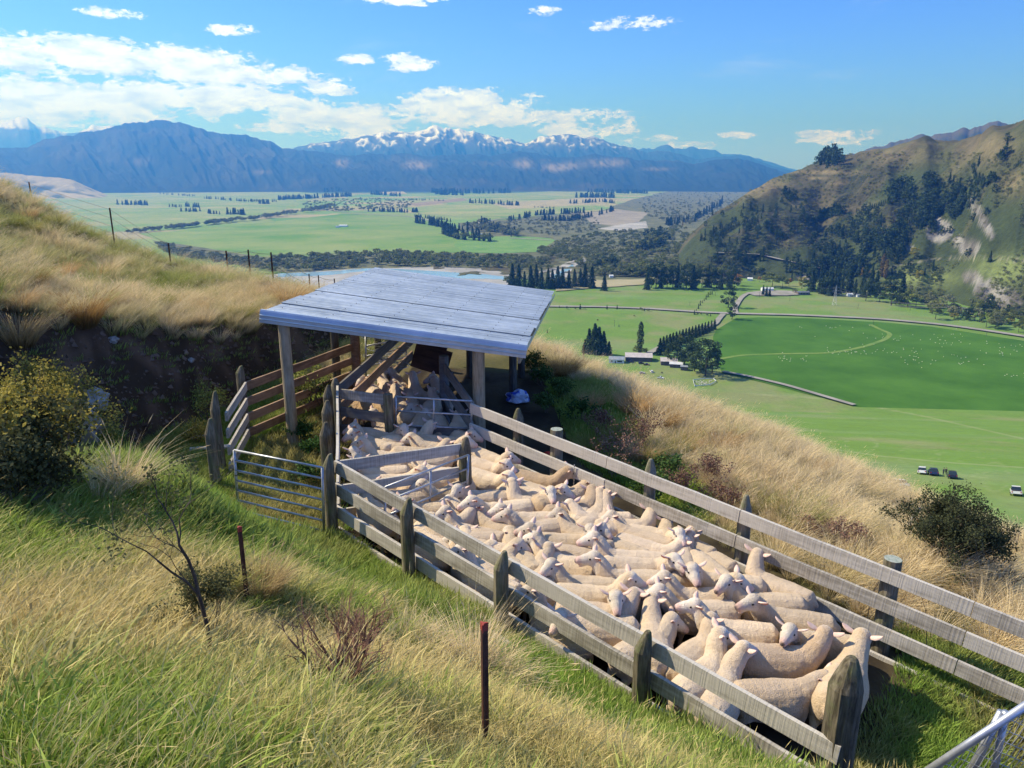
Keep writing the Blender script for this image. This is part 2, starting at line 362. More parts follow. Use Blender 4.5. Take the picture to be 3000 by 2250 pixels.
M_scrub = pos_mat('river_scrub', (.07,.085,.04), (.17,.17,.09), .02)
M_grav = pos_mat('river_gravel', (.24,.235,.22), (.40,.39,.37), .01)
M_water = pos_mat('glacial_water', (.14,.25,.30), (.26,.38,.42), .012, rough=.25, spec=.5)
M_road = pos_mat('pale_road', (.22,.21,.18), (.31,.295,.265), .05)
M_straw = pos_mat('dry_paddock', (.26,.24,.13), (.36,.32,.20), .01)
M_past = pos_mat('pasture_green', (.10,.22,.05), (.17,.27,.08), .02)
M_pale = pos_mat('pale_pasture', (.13,.235,.055), (.29,.29,.13), .004)
M_brown = pos_mat('ploughed_soil', (.20,.16,.11), (.27,.22,.15), .01)
sheet('crop_field', wob(pts([(1540,728),(1548,712),(1590,688),(1640,686),(1740,688),(1905,697),(2010,706),(2212,737),(2500,790),(2500,950),(2212,915),(2100,912),(1900,895),(1850,880),(1700,840),(1560,806),(1545,775)]), 4, 2), M_dark)
ribbon('worn_track', pts([(1548,778),(1600,768),(1700,765),(1795,764),(1860,752),(1912,735),(1925,722),(1900,712),(1880,702)]), 4.5, pos_mat('worn_grass', (.10,.19,.035), (.17,.24,.06), .1))
sheet('plain_pasture', wob(pts([(100,420),(420,409),(600,410),(700,420),(640,445),(560,470),(420,482),(280,496),(180,470)]), 4, 2, 1), M_pale)
sheet('plain_pasture', wob(pts([(300,505),(430,495),(600,478),(740,462),(900,466),(960,482),(1080,517),(1190,515),(1190,540),(1000,546),(800,545),(620,552),(400,535)]), 4, 2, 2), M_past if False else pos_mat('mid_pasture', (.10,.215,.04), (.22,.27,.09), .004))
sheet('plain_pasture', wob(pts([(870,450),(1080,432),(1260,432),(1290,450),(1160,468),(1010,468),(905,462)]), 4, 2, 3), M_pale)
sheet('ploughed_field', pts([(880,440),(1000,428),(1010,433),(900,445)]), M_brown)
sheet('dry_field', pts([(1060,440),(1290,425),(1330,430),(1280,442),(1100,452)]), M_straw)
sheet('plain_pasture', pts([(900,425),(1400,405),(1560,402),(1500,410),(1330,425),(1100,432)]), M_pale)
for i, P in enumerate([[(930,405),(975,405),(975,409),(930,409)],[(1120,402),(1190,401),(1190,408),(1130,408)],[(1390,399),(1560,397),(1540,403),(1400,405)],[(820,415),(870,413),(880,419),(830,420)],[(1230,460),(1300,455),(1310,464),(1240,468)]]): sheet('stubble_field', pts(P), M_straw)
sheet('river_terrace', wob(pts([(600,560),(800,548),(1000,548),(1190,546),(1100,520),(990,500),(990,482),(1100,474),(1300,455),(1340,440),(1390,425),(1480,408),(1620,398),(1700,420),(1560,520),(1600,560),(1600,612),(1480,612),(1200,612),(1100,600),(620,590),(360,545),(330,520)]), 5, 4, 4), M_scrub)
sheet('terrace_pasture', wob(pts([(1010,500),(1060,512),(1120,510),(1190,516),(1200,520),(1160,545),(1080,548),(1000,546),(980,530)]), 4, 2, 5), M_past)
sheet('gravel_flat', wob(pts([(1255,462),(1330,452),(1400,460),(1380,480),(1330,488),(1280,484)]), 5, 4, 6), pos_mat('dry_flat', (.21,.19,.15), (.30,.27,.22), .01))
sheet('gravel_bed', wob(pts([(1290,495),(1340,486),(1395,478),(1400,492),(1350,500)]), 5, 3, 7), M_grav)
sheet('river_bed', wob(pts([(560,596),(760,582),(950,577),(1050,582),(1100,592),(1100,618),(900,640),(560,660)]), 6, 4, 8), M_grav)
sheet('river_bed', wob(pts([(1180,600),(1200,580),(1235,563),(1262,558),(1268,566),(1240,578),(1225,600)]), 5, 3, 9), M_grav)
for P in ([(600,592),(700,588),(790,581),(800,586),(700,596),(600,600)], [(780,581),(860,582),(960,588),(1046,594),(1046,604),(1000,603),(930,596),(860,590),(790,587)], [(1190,600),(1216,584),(1236,572),(1240,576),(1222,590),(1206,604)],[(1040,593),(1100,600),(1100,606),(1044,603)]): sheet('river_water', wob(pts(P), 5, 3, len(P)+int(P[0][0])), M_water)
sheet('dry_field', wob(pts([(1200,617),(1290,606),(1400,604),(1390,616),(1300,622),(1200,630)]), 5, 3, 11), M_straw)
ribbon('valley_road', pts([(1180,663),(1300,664),(1400,668),(1520,676),(1590,679),(1700,681),(1900,690),(2050,704),(2212,728),(2400,760)]), 9, M_road)
ribbon('side_road', pts([(1562,680),(1553,690),(1545,702),(1500,722),(1440,745),(1400,766)]), 6, M_road)
ribbon('farm_drive', pts([(1590,679),(1586,668),(1600,645),(1615,634),(1700,632)]), 6, M_road)
sheet('farm_yard', wob(pts([(1610,634),(1660,628),(1720,630),(1745,636),(1700,640),(1630,640)]), 4, 2, 12), M_road)
ribbon('farm_track', pts([(1560,805),(1620,816),(1700,835),(1790,862),(1845,878)]), 4.5, M_road)
ribbon('valley_road', pts([(1990,652),(2060,666),(2130,672),(2212,684)]), 9, M_road)
for P in ([(740,462),(900,468),(970,490),(990,500)],[(700,452),(760,462),(870,448)],[(1010,490),(1040,480),(1100,470),(1250,462)],[(1100,515),(1190,520)],[(1160,592),(1216,577)]): ribbon('far_road', pts(P), 12, M_road)

# ------------------------------------------------------------------ the hill on the right
_xs = np.array([1380,1440,1465,1480,1500,1520,1540,1580,1620,1660,1700,1740,1770,1800,1830,1860,1900,1940,1970,2000,2040,2070,2100,2140,2180,2212,2300,2420,2600])*K
_ys = np.array([562,558,544,520,497,478,463,438,412,392,376,360,348,340,337,335,327,314,305,302,305,304,297,283,268,257,232,215,205])*K
_rr = np.interp(_xs/K, [1380,1480,1640,1800,2000,2212,2600], [1450,1500,1650,1800,1600,1350,1250])
_az = np.arctan2((_xs-1500)/F, FW[1]+UP[1]*((1125-_ys)/F))
_zz = np.array([ray(a, b)[2]/np.hypot(*ray(a, b)[:2]) for a, b in zip(_xs, _ys)])*_rr
_fx = np.array([1380,1470,1600,1800,2000,2212,2600]); _fy = np.array([600,600,600,612,640,690,760]); _fr = [np.hypot(*vp(a*K, b*K)) for a, b in zip(_fx, _fy)]
_faz = np.array([math.atan2(*vp(a*K, b*K)) for a, b in zip(_fx, _fy)])
def hill_z(x, y):
    az = np.arctan2(x, y); r = np.hypot(x, y); rf = np.interp(az, _faz, _fr)*(1+.04*(sheet_noise(az*40, az*0, 1, 91)-.5)); rs_ = np.interp(az, _az, _rr); zs = np.interp(az, _az, _zz)
    s = (r-rf)/(rs_-rf); Hh = np.maximum(zs-ZV, 0)
    st = np.clip(s, 0, 1); p = np.where(s < 1, .72*st+.28*np.sin(st*1.5708)-.10*np.sin(st*6.283)*.6, 1-.35*np.clip(s-1, 0, 3))
    rid = 1-np.abs(2*sheet_noise(az*24+r*.0009, r*.0011, 1.0, 71, 2)-1); rid2 = 1-np.abs(2*sheet_noise(x, y, .008, 73, 3)-1)
    env = np.sin(np.clip(s, 0, 1)*3.1416)**.8
    z = ZV-2+Hh*p+env*Hh*.26*(rid-.62)+env*np.minimum(Hh, 120)*.28*(rid2-.62)+(sheet_noise(x, y, .03, 75)-.5)*9*sstep(s, 0, .1)
    z = z + sstep(s, -.02, .03)*2
    return np.where(s < -.02, ZV-8, np.maximum(z, ZV-8+np.where(Hh < 3, -2, 0)))
HAZ = np.radians(np.linspace(-6, 50, 620)); rs = np.linspace(780, 2500, 330); X, Y = polar(rs, HAZ); Z = hill_z(X, Y)
px, py = proj(np.stack([X, Y, Z], -1)); dx, dy = px/K, py/K
n1 = sheet_noise(X, Y, .012, 51, 4); n2 = sheet_noise(X, Y, .045, 53, 3)
hs = np.interp(np.arctan2(X, Y), _az, _zz)-ZV; hf = (Z-ZV)/np.maximum(hs, 1)
col = np.ones(X.shape+(3,))*C_(.046, .062, .022)
col = mixc(col, C_(.028, .036, .020), sstep(n1, .45, .62))
gold = .38*sstep(n1*.5+n2*.5+hf*.22-.2*np.clip((1900-dx)/500, -1, 1)*0, .62, .85)
for a, b, sx, sy, k in ((1640,405,70,28,.8),(1930,330,90,28,.6),(1780,372,90,6,.9),(1850,450,60,10,.35),(1720,440,16,12,.6),(1700,520,14,14,.5),(2130,320,90,45,.6),(2190,395,40,30,.6),(1985,310,50,10,.5),(1770,385,30,3,1),(1810,395,25,3,1)):
    gold = np.maximum(gold, k*np.exp(-((dx-a)/sx)**2-((dy-b)/sy)**2)*(1.2*n2+.5))
col = mixc(col, C_(.19, .155, .080), np.clip(gold, 0, 1))
grn = np.zeros(X.shape)
for a, b, sx, sy, k in ((1990,600,70,22,1.1),(2170,585,60,30,1.3),(1900,640,30,14,.8)): grn = np.maximum(grn, k*np.exp(-((dx-a)/sx)**2-((dy-b)/sy)**2)*(n2+.45))
col = mixc(col, C_(.17, .21, .07), np.clip(grn, 0, 1))
rock = np.zeros(X.shape)
for a, b, sx, sy, ro, k in ((2030,500,34,30,0,1.2),(2120,470,12,60,-.5,1.35),(2085,530,40,22,.2,1.2),(1960,535,30,12,0,.8),(2160,640,75,32,.35,1.1),(2100,600,30,20,.3,1),(1690,560,45,22,.2,.75),(1740,600,30,14,0,.8),(1960,500,20,14,0,.6)):
    c, s_ = math.cos(ro), math.sin(ro); u = (dx-a)*c+(dy-b)*s_; v = -(dx-a)*s_+(dy-b)*c; rock = np.maximum(rock, k*np.exp(-(u/sx)**2-(v/sy)**2))
rock = sstep(rock*(.35+1.0*sheet_noise(X, Y, .035, 57, 4)), .50, .62)
ci = mixc(np.ones(X.shape+(3,))*C_(.12, .11, .095), C_(.27, .255, .23), sstep(sheet_noise(X+Z, Y-Z, .05, 59, 4), .35, .7)); col = mixc(col, ci, rock*.9)
col = mixc(col, C_(.30, .27, .21), 1-np.clip(segdist(px, py, pts([(1880,588),(1940,574),(2010,560),(2120,556),(2170,560),(2230,566)]), False)/3.0, 0, 1)**.5)
Z += rock*(sheet_noise(X, Y, .09, 61, 3)-.5)*14
o = mesh_from('hill_slope', np.c_[X.ravel(), Y.ravel(), Z.ravel()], grid_faces(*X.shape), ground_mat('scrub_hill', .16, 1.0, dist=3, var=.75), smooth=True)
set_col(o, col.reshape(-1, 3)); tag(o, kind='structure')
def drape_at(px_, py_):                    # sight line meets the right-hand hill or the valley
    d = ray(px_, py_); h = math.hypot(d[0], d[1]); rs_ = np.linspace(700, 2450, 500); x = d[0]/h*rs_; y = d[1]/h*rs_; z = d[2]/h*rs_; g = np.maximum(hill_z(x, y), ZV)
    k = np.nonzero(z < g)[0]
    if not len(k): return None
    i = max(k[0], 1); a = z[i-1]-g[i-1]; b = g[i]-z[i]; f = a/(a+b+1e-9); return np.array([x[i-1]+(x[i]-x[i-1])*f, y[i-1]+(y[i]-y[i-1])*f, g[i-1]+(g[i]-g[i-1])*f])
ribbon('hill_road', pts([(1545,548),(1600,550),(1640,552),(1680,562),(1730,572),(1775,583)]), 8, M_road, drape=True, lift=1.5)

# ------------------------------------------------------------------ far ranges
def mountain_range(name, prof, r0, depth, colfn, azlim, na=700, nd=80, amp=.22, seed=0, fine=60):
    prof = np.array(prof, float); X_, Y_ = prof[:, 0]*K, prof[:, 1]*K
    az = np.arctan2((X_-1500)/F, FW[1]+UP[1]*((1125-Y_)/F)); el = np.array([ray(a, b)[2]/np.hypot(*ray(a, b)[:2]) for a, b in zip(X_, Y_)])
    A = np.radians(np.linspace(azlim[0], azlim[1], na)); e = np.interp(A, az, el)
    hr = r0*(1+.06*(sheet_noise(A*9, A*0, 1, seed+3)-.5)); zr = e*r0-ZV
    zr = zr*(1+.10*(sheet_noise(A*fine, A*0+2, 1, seed+5, 5)-.5)+.05*(sheet_noise(A*fine*3, A*0+4, 1, seed+6, 3)-.5))
    S = np.concatenate([np.linspace(0, 1, nd), np.linspace(1.04, 1.5, 8)]); s = S[:, None]; r = hr[None]-depth*(1-s)
    a2 = A[None]+s*0; q = sheet_noise(a2*fine*.35+s*1.3, s*1.2+a2*3, 1, seed+7, 4); rid = 1-np.abs(2*q-1)
    q2 = sheet_noise(a2*fine*1.1+s*2, s*5, 1, seed+9, 3); rid2 = 1-np.abs(2*q2-1)
    st = np.clip(s, 0, 1); env = np.sin(st*3.1416)**.7; z = ZV-5+zr[None]*(np.where(s <= 1, st**1.12, 1-(s-1)*1.2)+env*amp*(rid-.7)+env*amp*.35*(rid2-.6))
    X, Y = r*np.sin(a2), r*np.cos(a2); C = colfn(X, Y, z, s, rid, rid2, a2)
    o = mesh_from(name, np.c_[X.ravel(), Y.ravel(), z.ravel()], grid_faces(*X.shape), ground_mat(name+'_rock', .004, .6, dist=60, var=.35), smooth=True)
    set_col(o, C.reshape(-1, 3)); return tag(o, kind='structure')
def forest_col(X, Y, z, s, rid, rid2, a):
    c = np.ones(X.shape+(3,))*C_(.014, .022, .014); c = mixc(c, C_(.045, .045, .028), sstep(sheet_noise(X, Y, .0012, 81, 4)+rid*.15, .66, .85)*.8)
    px, py = proj(np.stack([X, Y, z], -1)); dx, dy = px/K, py/K
    for u, v, sx, sy, k in ((900,357,26,8,1),(740,352,14,8,.9),(1130,355,16,9,.8),(1200,362,26,8,.9),(1230,358,22,8,.6),(300,350,30,9,.4),(1310,352,40,9,.8),(1420,365,30,4,.5),(560,372,22,4,.5)): c = mixc(c, C_(.17, .145, .10), np.clip(1.1*k*np.exp(-((dx-u)/sx)**2-((dy-v)/sy)**2)*(.4+rid2), 0, 1))
    return c
def snow_col(line, spread):
    def f(X, Y, z, s, rid, rid2, a):
        c = mixc(np.ones(X.shape+(3,))*C_(.016, .028, .02), C_(.07, .07, .06), sstep(z, line-500, line-100))
        k = sstep(z+(rid2-.5)*spread*1.6+(sheet_noise(X, Y, .003, 83, 4)-.5)*spread*1.2, line, line+spread*.6); return mixc(c, C_(.66, .70, .76), k)
    return f
mountain_range('snow_peaks', [(-400,330),(-80,300),(0,268),(22,258),(45,252),(60,255),(78,263),(110,275),(140,287),(175,278),(200,271),(235,268),(270,285),(330,320),(600,330),(1360,330),(1390,318),(1410,322),(1440,312),(1455,318),(1480,321),(1495,316),(1520,321),(1545,324),(1560,332),(1600,334),(1640,342),(1670,350),(1700,362),(1800,380),(2400,380)], 22000, 5000, snow_col(1130, 260), (-50, 28), 800, 60, .2, 110, 90)
mountain_range('snow_range', [(-300,390),(300,370),(560,335),(610,321),(640,316),(680,307),(720,299),(760,296),(800,292),(830,285),(850,283),(880,287),(905,281),(925,275),(945,270),(960,272),(985,274),(1010,283),(1040,289),(1060,290),(1090,297),(1110,303),(1135,307),(1150,301),(1170,294),(1190,290),(1215,289),(1240,291),(1262,298),(1278,294),(1290,297),(1310,305),(1340,314),(1370,318),(1400,326),(1430,324),(1470,334),(1500,343),(1550,338),(1600,334),(1640,345),(1670,358),(1720,372),(2000,388)], 16500, 5500, snow_col(880, 460), (-42, 26), 1000, 90, .36, 130, 80)
mountain_range('forest_range', [(-500,330),(-100,322),(0,316),(60,316),(100,298),(140,290),(180,282),(215,277),(250,269),(275,262),(290,261),(310,264),(335,258),(355,256),(380,261),(420,273),(450,283),(480,288),(505,290),(530,288),(545,291),(575,303),(610,317),(650,322),(700,330),(760,335),(800,331),(840,333),(880,330),(920,336),(1000,330),(1060,334),(1120,326),(1160,330),(1200,338),(1250,340),(1290,330),(1320,334),(1380,345),(1450,345),(1500,352),(1560,342),(1600,341),(1640,352),(1680,366),(1720,380),(1900,388)], 11800, 3300, forest_col, (-50, 20), 1100, 100, .34, 150, 70)
def low_col(X, Y, z, s, rid, rid2, a): return mixc(np.ones(X.shape+(3,))*C_(.06,.08,.04), C_(.36,.31,.19), sstep(rid2*.6+rid*.4, .45, .75))
mountain_range('low_golden_hills', [(-400,360),(-60,366),(0,371),(40,373),(80,378),(130,382),(160,388),(190,402),(240,424),(400,440)], 7600, 1200, low_col, (-50, -22), 260, 40, .4, 170, 50)
mountain_range('dark_ridge', [(1300,470),(1600,450),(1720,410),(1780,365),(1830,333),(1870,320),(1910,309),(1950,297),(1975,291),(1995,288),(2015,290),(2045,284),(2070,278),(2100,271),(2130,267),(2160,262),(2180,266),(2212,276),(2400,290)], 5200, 1500, lambda X, Y, z, s, rid, rid2, a: mixc(np.ones(X.shape+(3,))*C_(.028,.04,.024), C_(.12,.10,.06), sstep(s+rid2*.2, .95, 1.12)*.6), (14, 42), 400, 50, .2, 190, 60)
# ------------------------------------------------------------------ timber, steel
def wood_mat(name, ca, cb, cc, saw=.5, rough=.85):
    m, t, b = new_mat(name, rough, .25); tc = t.node('ShaderNodeTexCoord'); oi = t.node('ShaderNodeObjectInfo')
    v = t.vmath('ADD', tc.outputs['Object'], t.vmath('SCALE', oi.outputs['Location'], None)); v = tc.outputs['Object']
    grain = t.noise(t.scalev(v, (1.2, 14, 16)), 2.0, 6, .65, .3); sawn = t.noise(t.scalev(v, (46, 1.5, 1.5)), 1.0, 2, .5); patch = t.noise(t.scalev(v, (1.6, 3, 5)), 1.4, 5, .6)
    f = t.math('ADD', t.math('MULTIPLY', grain, .45), t.math('ADD', t.math('MULTIPLY', sawn, .30*saw), t.math('MULTIPLY', patch, .55)))
    f = t.math('ADD', f, t.math('MULTIPLY', t.math('SUBTRACT', oi.outputs['Random'], .5), .16))
    t.l.new(t.ramp(f, [(.42, ca), (.60, cb), (.78, cc)]), b.inputs['Base Color'])
    h = t.math('ADD', t.math('MULTIPLY', grain, .6), t.math('MULTIPLY', sawn, 1.0*saw)); bn = t.node('ShaderNodeBump'); bn.inputs['Strength'].default_value = .75; bn.inputs['Distance'].default_value = .006
    t.l.new(h, bn.inputs['Height']); t.l.new(bn.outputs[0], b.inputs['Normal']); return m
M_rail = wood_mat('weathered_board', (.13,.115,.09), (.31,.28,.235), (.50,.46,.40), 1.3)
M_brail = wood_mat('brown_board', (.15,.095,.058), (.31,.205,.13), (.42,.30,.21), .4)
M_ply = wood_mat('grey_ply', (.14,.13,.12), (.22,.21,.19), (.30,.28,.25), .2)
M_rply = wood_mat('rusty_brown_panel', (.05,.025,.016), (.10,.05,.03), (.15,.08,.05), .2)
def post_mat(name, ca, cb, cc, green):
    m, t, b = new_mat(name, .9, .15); tc = t.node('ShaderNodeTexCoord'); v = tc.outputs['Object']; oi = t.node('ShaderNodeObjectInfo')
    g = t.noise(t.scalev(v, (14, 14, 1.4)), 2.0, 7, .65, .4); p = t.noise(v, 2.4, 5, .6)
    f = t.math('ADD', t.math('MULTIPLY', g, .7), t.math('ADD', t.math('MULTIPLY', p, .3), t.math('MULTIPLY', t.math('SUBTRACT', oi.outputs['Random'], .5), .12)))
    c = t.ramp(f, [(.38, ca), (.52, cb), (.68, cc)]); c = t.mix(t.math('MULTIPLY', t.maprange(t.noise(v, 5, 5, .6), .48, .66), green), c, (.12, .15, .06)); t.l.new(c, b.inputs['Base Color'])
    bn = t.node('ShaderNodeBump'); bn.inputs['Strength'].default_value = .9; bn.inputs['Distance'].default_value = .012; t.l.new(g, bn.inputs['Height']); t.l.new(bn.outputs[0], b.inputs['Normal']); return m
M_post = post_mat('mossy_post', (.06,.05,.035), (.17,.145,.10), (.30,.265,.20), .5)
M_pole = post_mat('shed_pole', (.16,.125,.075), (.31,.25,.16), (.42,.35,.24), .15)
M_dpole = post_mat('dark_pole', (.05,.045,.035), (.10,.09,.07), (.17,.15,.12), .1)
M_lich = vary_mat('lichen_top', (.20,.24,.20), (.36,.38,.33), 30)
M_galv = vary_mat('galvanised_pipe', (.34,.35,.36), (.50,.51,.53), 14, rough=.42, spec=.5, metal=.65)
M_rust = vary_mat('rusty_steel', (.045,.022,.018), (.11,.05,.035), 22, rough=.8)
M_redtop = vary_mat('red_oxide', (.25,.04,.03), (.34,.07,.05), 22, rough=.7)
M_wire = vary_mat('fence_wire', (.12,.115,.11), (.22,.21,.2), 10, rough=.5, metal=.6)
V3 = lambda q: Vector(tuple(float(i) for i in q))
def board(name, a, b, th, h, mat, parent, drop=0, up=None, nseg=6, wob_=.004):
    """a sawn board from a to b (points on its top edge), th thick, h deep, its long side kept along local X"""
    a = V3(a); b = V3(b); d = b-a; L = d.length; d.normalize(); u = Vector((0, 0, 1)) if up is None else Vector(up); y = u.cross(d).normalized(); u = d.cross(y)
    V = []; r = random.Random(int(L*1000)+len(name))
    for i in range(nseg+1):
        w1, w2 = r.uniform(-wob_, wob_), r.uniform(-wob_, wob_); x = -L/2+L*i/nseg
        V += [(x, -th/2+w1, -h/2+w2), (x, th/2+w1, -h/2+w2), (x, th/2+w1-.004, h/2+w2), (x, -th/2+w1+.004, h/2+w2)]
    Fc = [(0, 3, 2, 1), tuple(nseg*4+q for q in (0, 1, 2, 3))]
    for i in range(nseg):
        for k in range(4): Fc.append((i*4+k, i*4+(k+1) % 4, i*4+4+(k+1) % 4, i*4+4+k))
    o = mesh_from(name, V, Fc, mat, parent); M = Matrix((d, y, u)).transposed().to_4x4(); M.translation = (a+b)/2-u*(h/2+drop); pw = Matrix.Translation(parent.location) if parent is not None else Matrix(); o.matrix_basis = pw.inverted() @ M; return o
def post(name, x, y, ztop, zbot, r, mat, parent=None, point=0.0, n=14, tipx=0, lichen=False, lean=(0, 0)):
    L = ztop-zbot; V = []; Fc = []; rg = random.Random(int(x*977+y*331)); irr = [1+rg.uniform(-.05, .05) for _ in range(n)]
    lv = [(0, 1.04), (.25, 1.02), (.5, .99), (.75, 1.0), (1, .97)]; H = L-point; rings = [(h*H, s) for h, s in lv]
    if point: rings += [(H+point*.4, .76), (H+point*.75, .52), (H+point*.94, .36), (L, .24)]
    else: rings += [(L-.002+.004, .93)]
    for k, (z, s) in enumerate(rings):
        off = tipx*r*max(0, (z-H)/max(point, .01)) if point else 0
        for i in range(n):
            a = 6.28318*i/n; q = r*s*irr[i]; V.append((math.cos(a)*q+off+lean[0]*z, math.sin(a)*q+lean[1]*z, z))
    for k in range(len(rings)-1):
        for i in range(n): Fc.append((k*n+i, k*n+(i+1) % n, (k+1)*n+(i+1) % n, (k+1)*n+i))
    b = (len(rings)-1)*n; Fc.append(tuple(b+i for i in range(n)))
    mi = [0]*len(Fc)
    if lichen: mi[-1] = 1
    o = mesh_from(name, V, Fc, [mat, M_lich], parent, midx=mi)
    p = Vector((x, y, zbot)); o.location = p-(parent.location if parent is not None else Vector()); return o
def pz(u, w, h): return V3(pen(u, w, h))
# --- near fence of the pen
def fence_line(root, us, w, side, rails, mat=M_rail, ends=None):
    for j, dz in enumerate(rails):
        for a, b in zip(us[:-1], us[1:]):
            board('rail', pz(a-.005, w, HR+dz), pz(b+.005, w, HR+dz), .050, .168, mat, root)
fa = empty('rail_fence', pen(3, 5.2)); tag(fa, 'near grey timber rail fence of the pen, pointed round posts on its grassy side', 'fence')
UA = [7.95, 6.28, 4.69, 2.88, 1.22]
fence_line(fa, [7.95, 4.69, 1.12], 5.2, -1, (0, .335, .67))
board('sill_board', pz(7.9, 5.2, HG-.13), pz(4.7, 5.2, HG-.13), .045, .12, M_rail, fa); board('sill_board', pz(4.68, 5.2, HG-.16), pz(1.3, 5.2, HG-.16), .045, .12, M_rail, fa)
for i, u in enumerate(UA):
    q = pz(u, 5.2-(.115 if i < 4 else -.02), HR-.13); big = i == 4
    if big: _d = V3(ray(2490, 1925)); q = _d*(5.30/-(_d @ V3(PC)))
    o = post('post', q.x, q.y, q.z, q.z-(1.75 if not big else 2.5), .082 if not big else .125, M_post, fa, point=.20 if not big else .26, tipx=.5 if not big else .15)
    if big: o['label'] = 'thick pointed strainer post at the near corner of the pen'
# --- far fence
fb = empty('rail_fence', pen(3, 8.25)); tag(fb, 'far grey timber rail fence of the sheep pen running along the tussock slope', 'fence')
for u0, u1 in ((8.45, 5.6), (5.59, 3.52), (3.51, .9), (.89, -2.6)):
    for dz in ((0, .36, .72, 1.08) if u0 < 6 else (0, .36, .72)): board('rail', pz(u0, 8.22, HR+dz), pz(u1, 8.22, HR+dz), .050, .168, M_rail, fb)
for px_, py_, pt, li in ((1503,1201,.16,0),(1617,1262,0,1),(1892,1351,.2,0),(2186,1451,.24,0),(2604,1652,0,1)):
    q = V3(hit(px_, py_, HR-(.16 if pt else .06))); w = -(q @ V3(PC)); q = q+V3(PC)*(w-8.35); post('post', q.x, q.y, q.z, q.z-1.7, .085 if not li else .10, M_post, fb, point=pt, lichen=bool(li))
q = pz(-.75, 8.35, HR-.08); post('post', q.x, q.y, q.z, q.z-1.7, .09, M_post, fb, lichen=True)
# --- left yard fence: short pale panel, then long brown boards up to the brown post
def H_(px_, py_, h=HR): return V3(hit(px_, py_, h))
K0, K1, K2 = H_(660,1201), H_(719,1119), H_(1032,1006); C1, C2 = H_(988,1130), V3((-2.25, 16.6, -3.1)); P1 = pz(7.95, 5.2, HR)
dn = V3(PN)*-1
fl = empty('rail_fence', K1+dn*1.1); tag(fl, 'left fence, short pale panel then long brown boards running in under the roof', 'fence')
for k in range(4):
    board('rail', K0+dn*(.05+k*.29), K1+dn*(k*.29), .045, .14, M_rail, fl)
    board('rail', K1+dn*(k*.29), K2+dn*(k*.30), .045, .15, M_brail, fl)
for q, r_, pt in ((K0+Vector((-.20, .10, .28)), .075, .3), (K0+Vector((-.13, -.35, -.02)), .08, .25), (K1+Vector((-.12, .12, .26)), .075, .12)): post('post', q.x, q.y, q.z, q.z-1.7, r_, M_post, fl, point=pt, tipx=.4)
o = post('post', K2.x+.05, K2.y+.05, K2.z+.35, K2.z-1.2, .10, M_brail, fl, n=8); o['label'] = 'square brown stained post'
# --- side fence seen end-on, from the front corner back to the shed, and its posts
fs = empty('rail_fence', (P1+C1)/2+dn*1.1); tag(fs, 'dividing timber fence seen end-on between the grassy yard and the crowded pen', 'fence')
for k in range(3): board('rail', P1+dn*(k*.335)+Vector((.03, .03, 0)), C1+dn*(k*.335), .045, .15, M_rail, fs)
for f_ in (.32, .62, .86):
    q = P1.lerp(C1, f_)+Vector((-.16, 0, .16)); post('post', q.x, q.y, q.z, q.z-1.6, .085, M_post, fs, point=.2, tipx=.3)
post('corner_post', C1.x-.05, C1.y+.08, C1.z+.12, C1.z-1.3, .08, M_post, fs, point=.14)
# --- race inside the shed
fi = empty('rail_fence', C1.lerp(C2, .5)+dn*1.1); tag(fi, 'dark timber fence slanting back inside the shed beside the wire coil', 'fence')
for k in range(3): board('rail', C1+dn*(k*.36), C2+dn*(k*.36), .045, .19, M_brail if k else M_ply, fi)
D1, D2 = H_(1300, 1060, HR-.1), H_(1387, 1179)
fr = empty('rail_fence', D1.lerp(D2, .5)+dn*1.1); tag(fr, 'dark timber fence on the right side of the shed pen ending at the round pole', 'fence')
for k in range(3): board('rail', D1+dn*(k*.36), D2+dn*(k*.36), .045, .19, M_ply, fr)
post('post', D1.x, D1.y, D1.z+.12, D1.z-1.3, .10, M_ply, fr)
bw = empty('panel_wall', (C2+D1)/2+dn*1.1); tag(bw, 'rusty brown panel closing the back of the shed pen', 'panel')
A_, B_ = Vector((C2.x+.12, C2.y-.05, C2.z+.12)), Vector((D1.x, C2.y-.1, D1.z+.20))
for k in range(2): board('panel', A_+dn*(k*.62), B_+dn*(k*.62), .03, .60, M_rply, bw)
# --- cross fence at the mouth of the shed: two boards, a post, steel gate over a ply sheet
G0, G1 = H_(1160,1162), H_(1383,1175)
fc = empty('cross_fence', (C1+G0)/2+dn*1.1); tag(fc, 'short grey board fence left of the steel gate at the shed mouth', 'fence')
c0 = C1+Vector((.06, -.03, -.05)); c1 = G0+Vector((-.12, 0, .02))
for k in range(3): board('rail', c0+dn*(k*.33), c1+dn*(k*.33), .045, .17, M_ply if k else M_rail, fc)
post('post', c1.x, c1.y-.09, c1.z+.05, c1.z-1.2, .085, M_post, fc, n=8)
def pipe_gate(name, A, B, hA, hB, nb, label, stay=(.5,), rad=.017, parent=None, brace=False):
    g = empty(name, (A+B)/2+dn*hA); tag(g, label, 'gate'); l0 = g.location
    def P(f, h): return A.lerp(B, f)+dn*(h*(hA*(1-f)+hB*f))-l0
    MB().tube([P(0, 0), P(0, 1)], rad*1.15).build('gate_stile', M_galv, g, True); MB().tube([P(1, 0), P(1, 1)], rad*1.15).build('gate_stile', M_galv, g, True)
    for i in range(nb):
        h = i/(nb-1); o = MB().tube([P(0, h), P(1, h)], rad).build('gate_bar', M_galv, g, True)
    for s in stay: MB().tube([P(s, 0), P(s, 1)], rad).build('gate_stay', M_galv, g, True)
    return g
pipe_gate('steel_gate', G0, G1, .52, .50, 3, 'low steel pipe gate above a grey ply sheet at the mouth of the shed', (.5,))
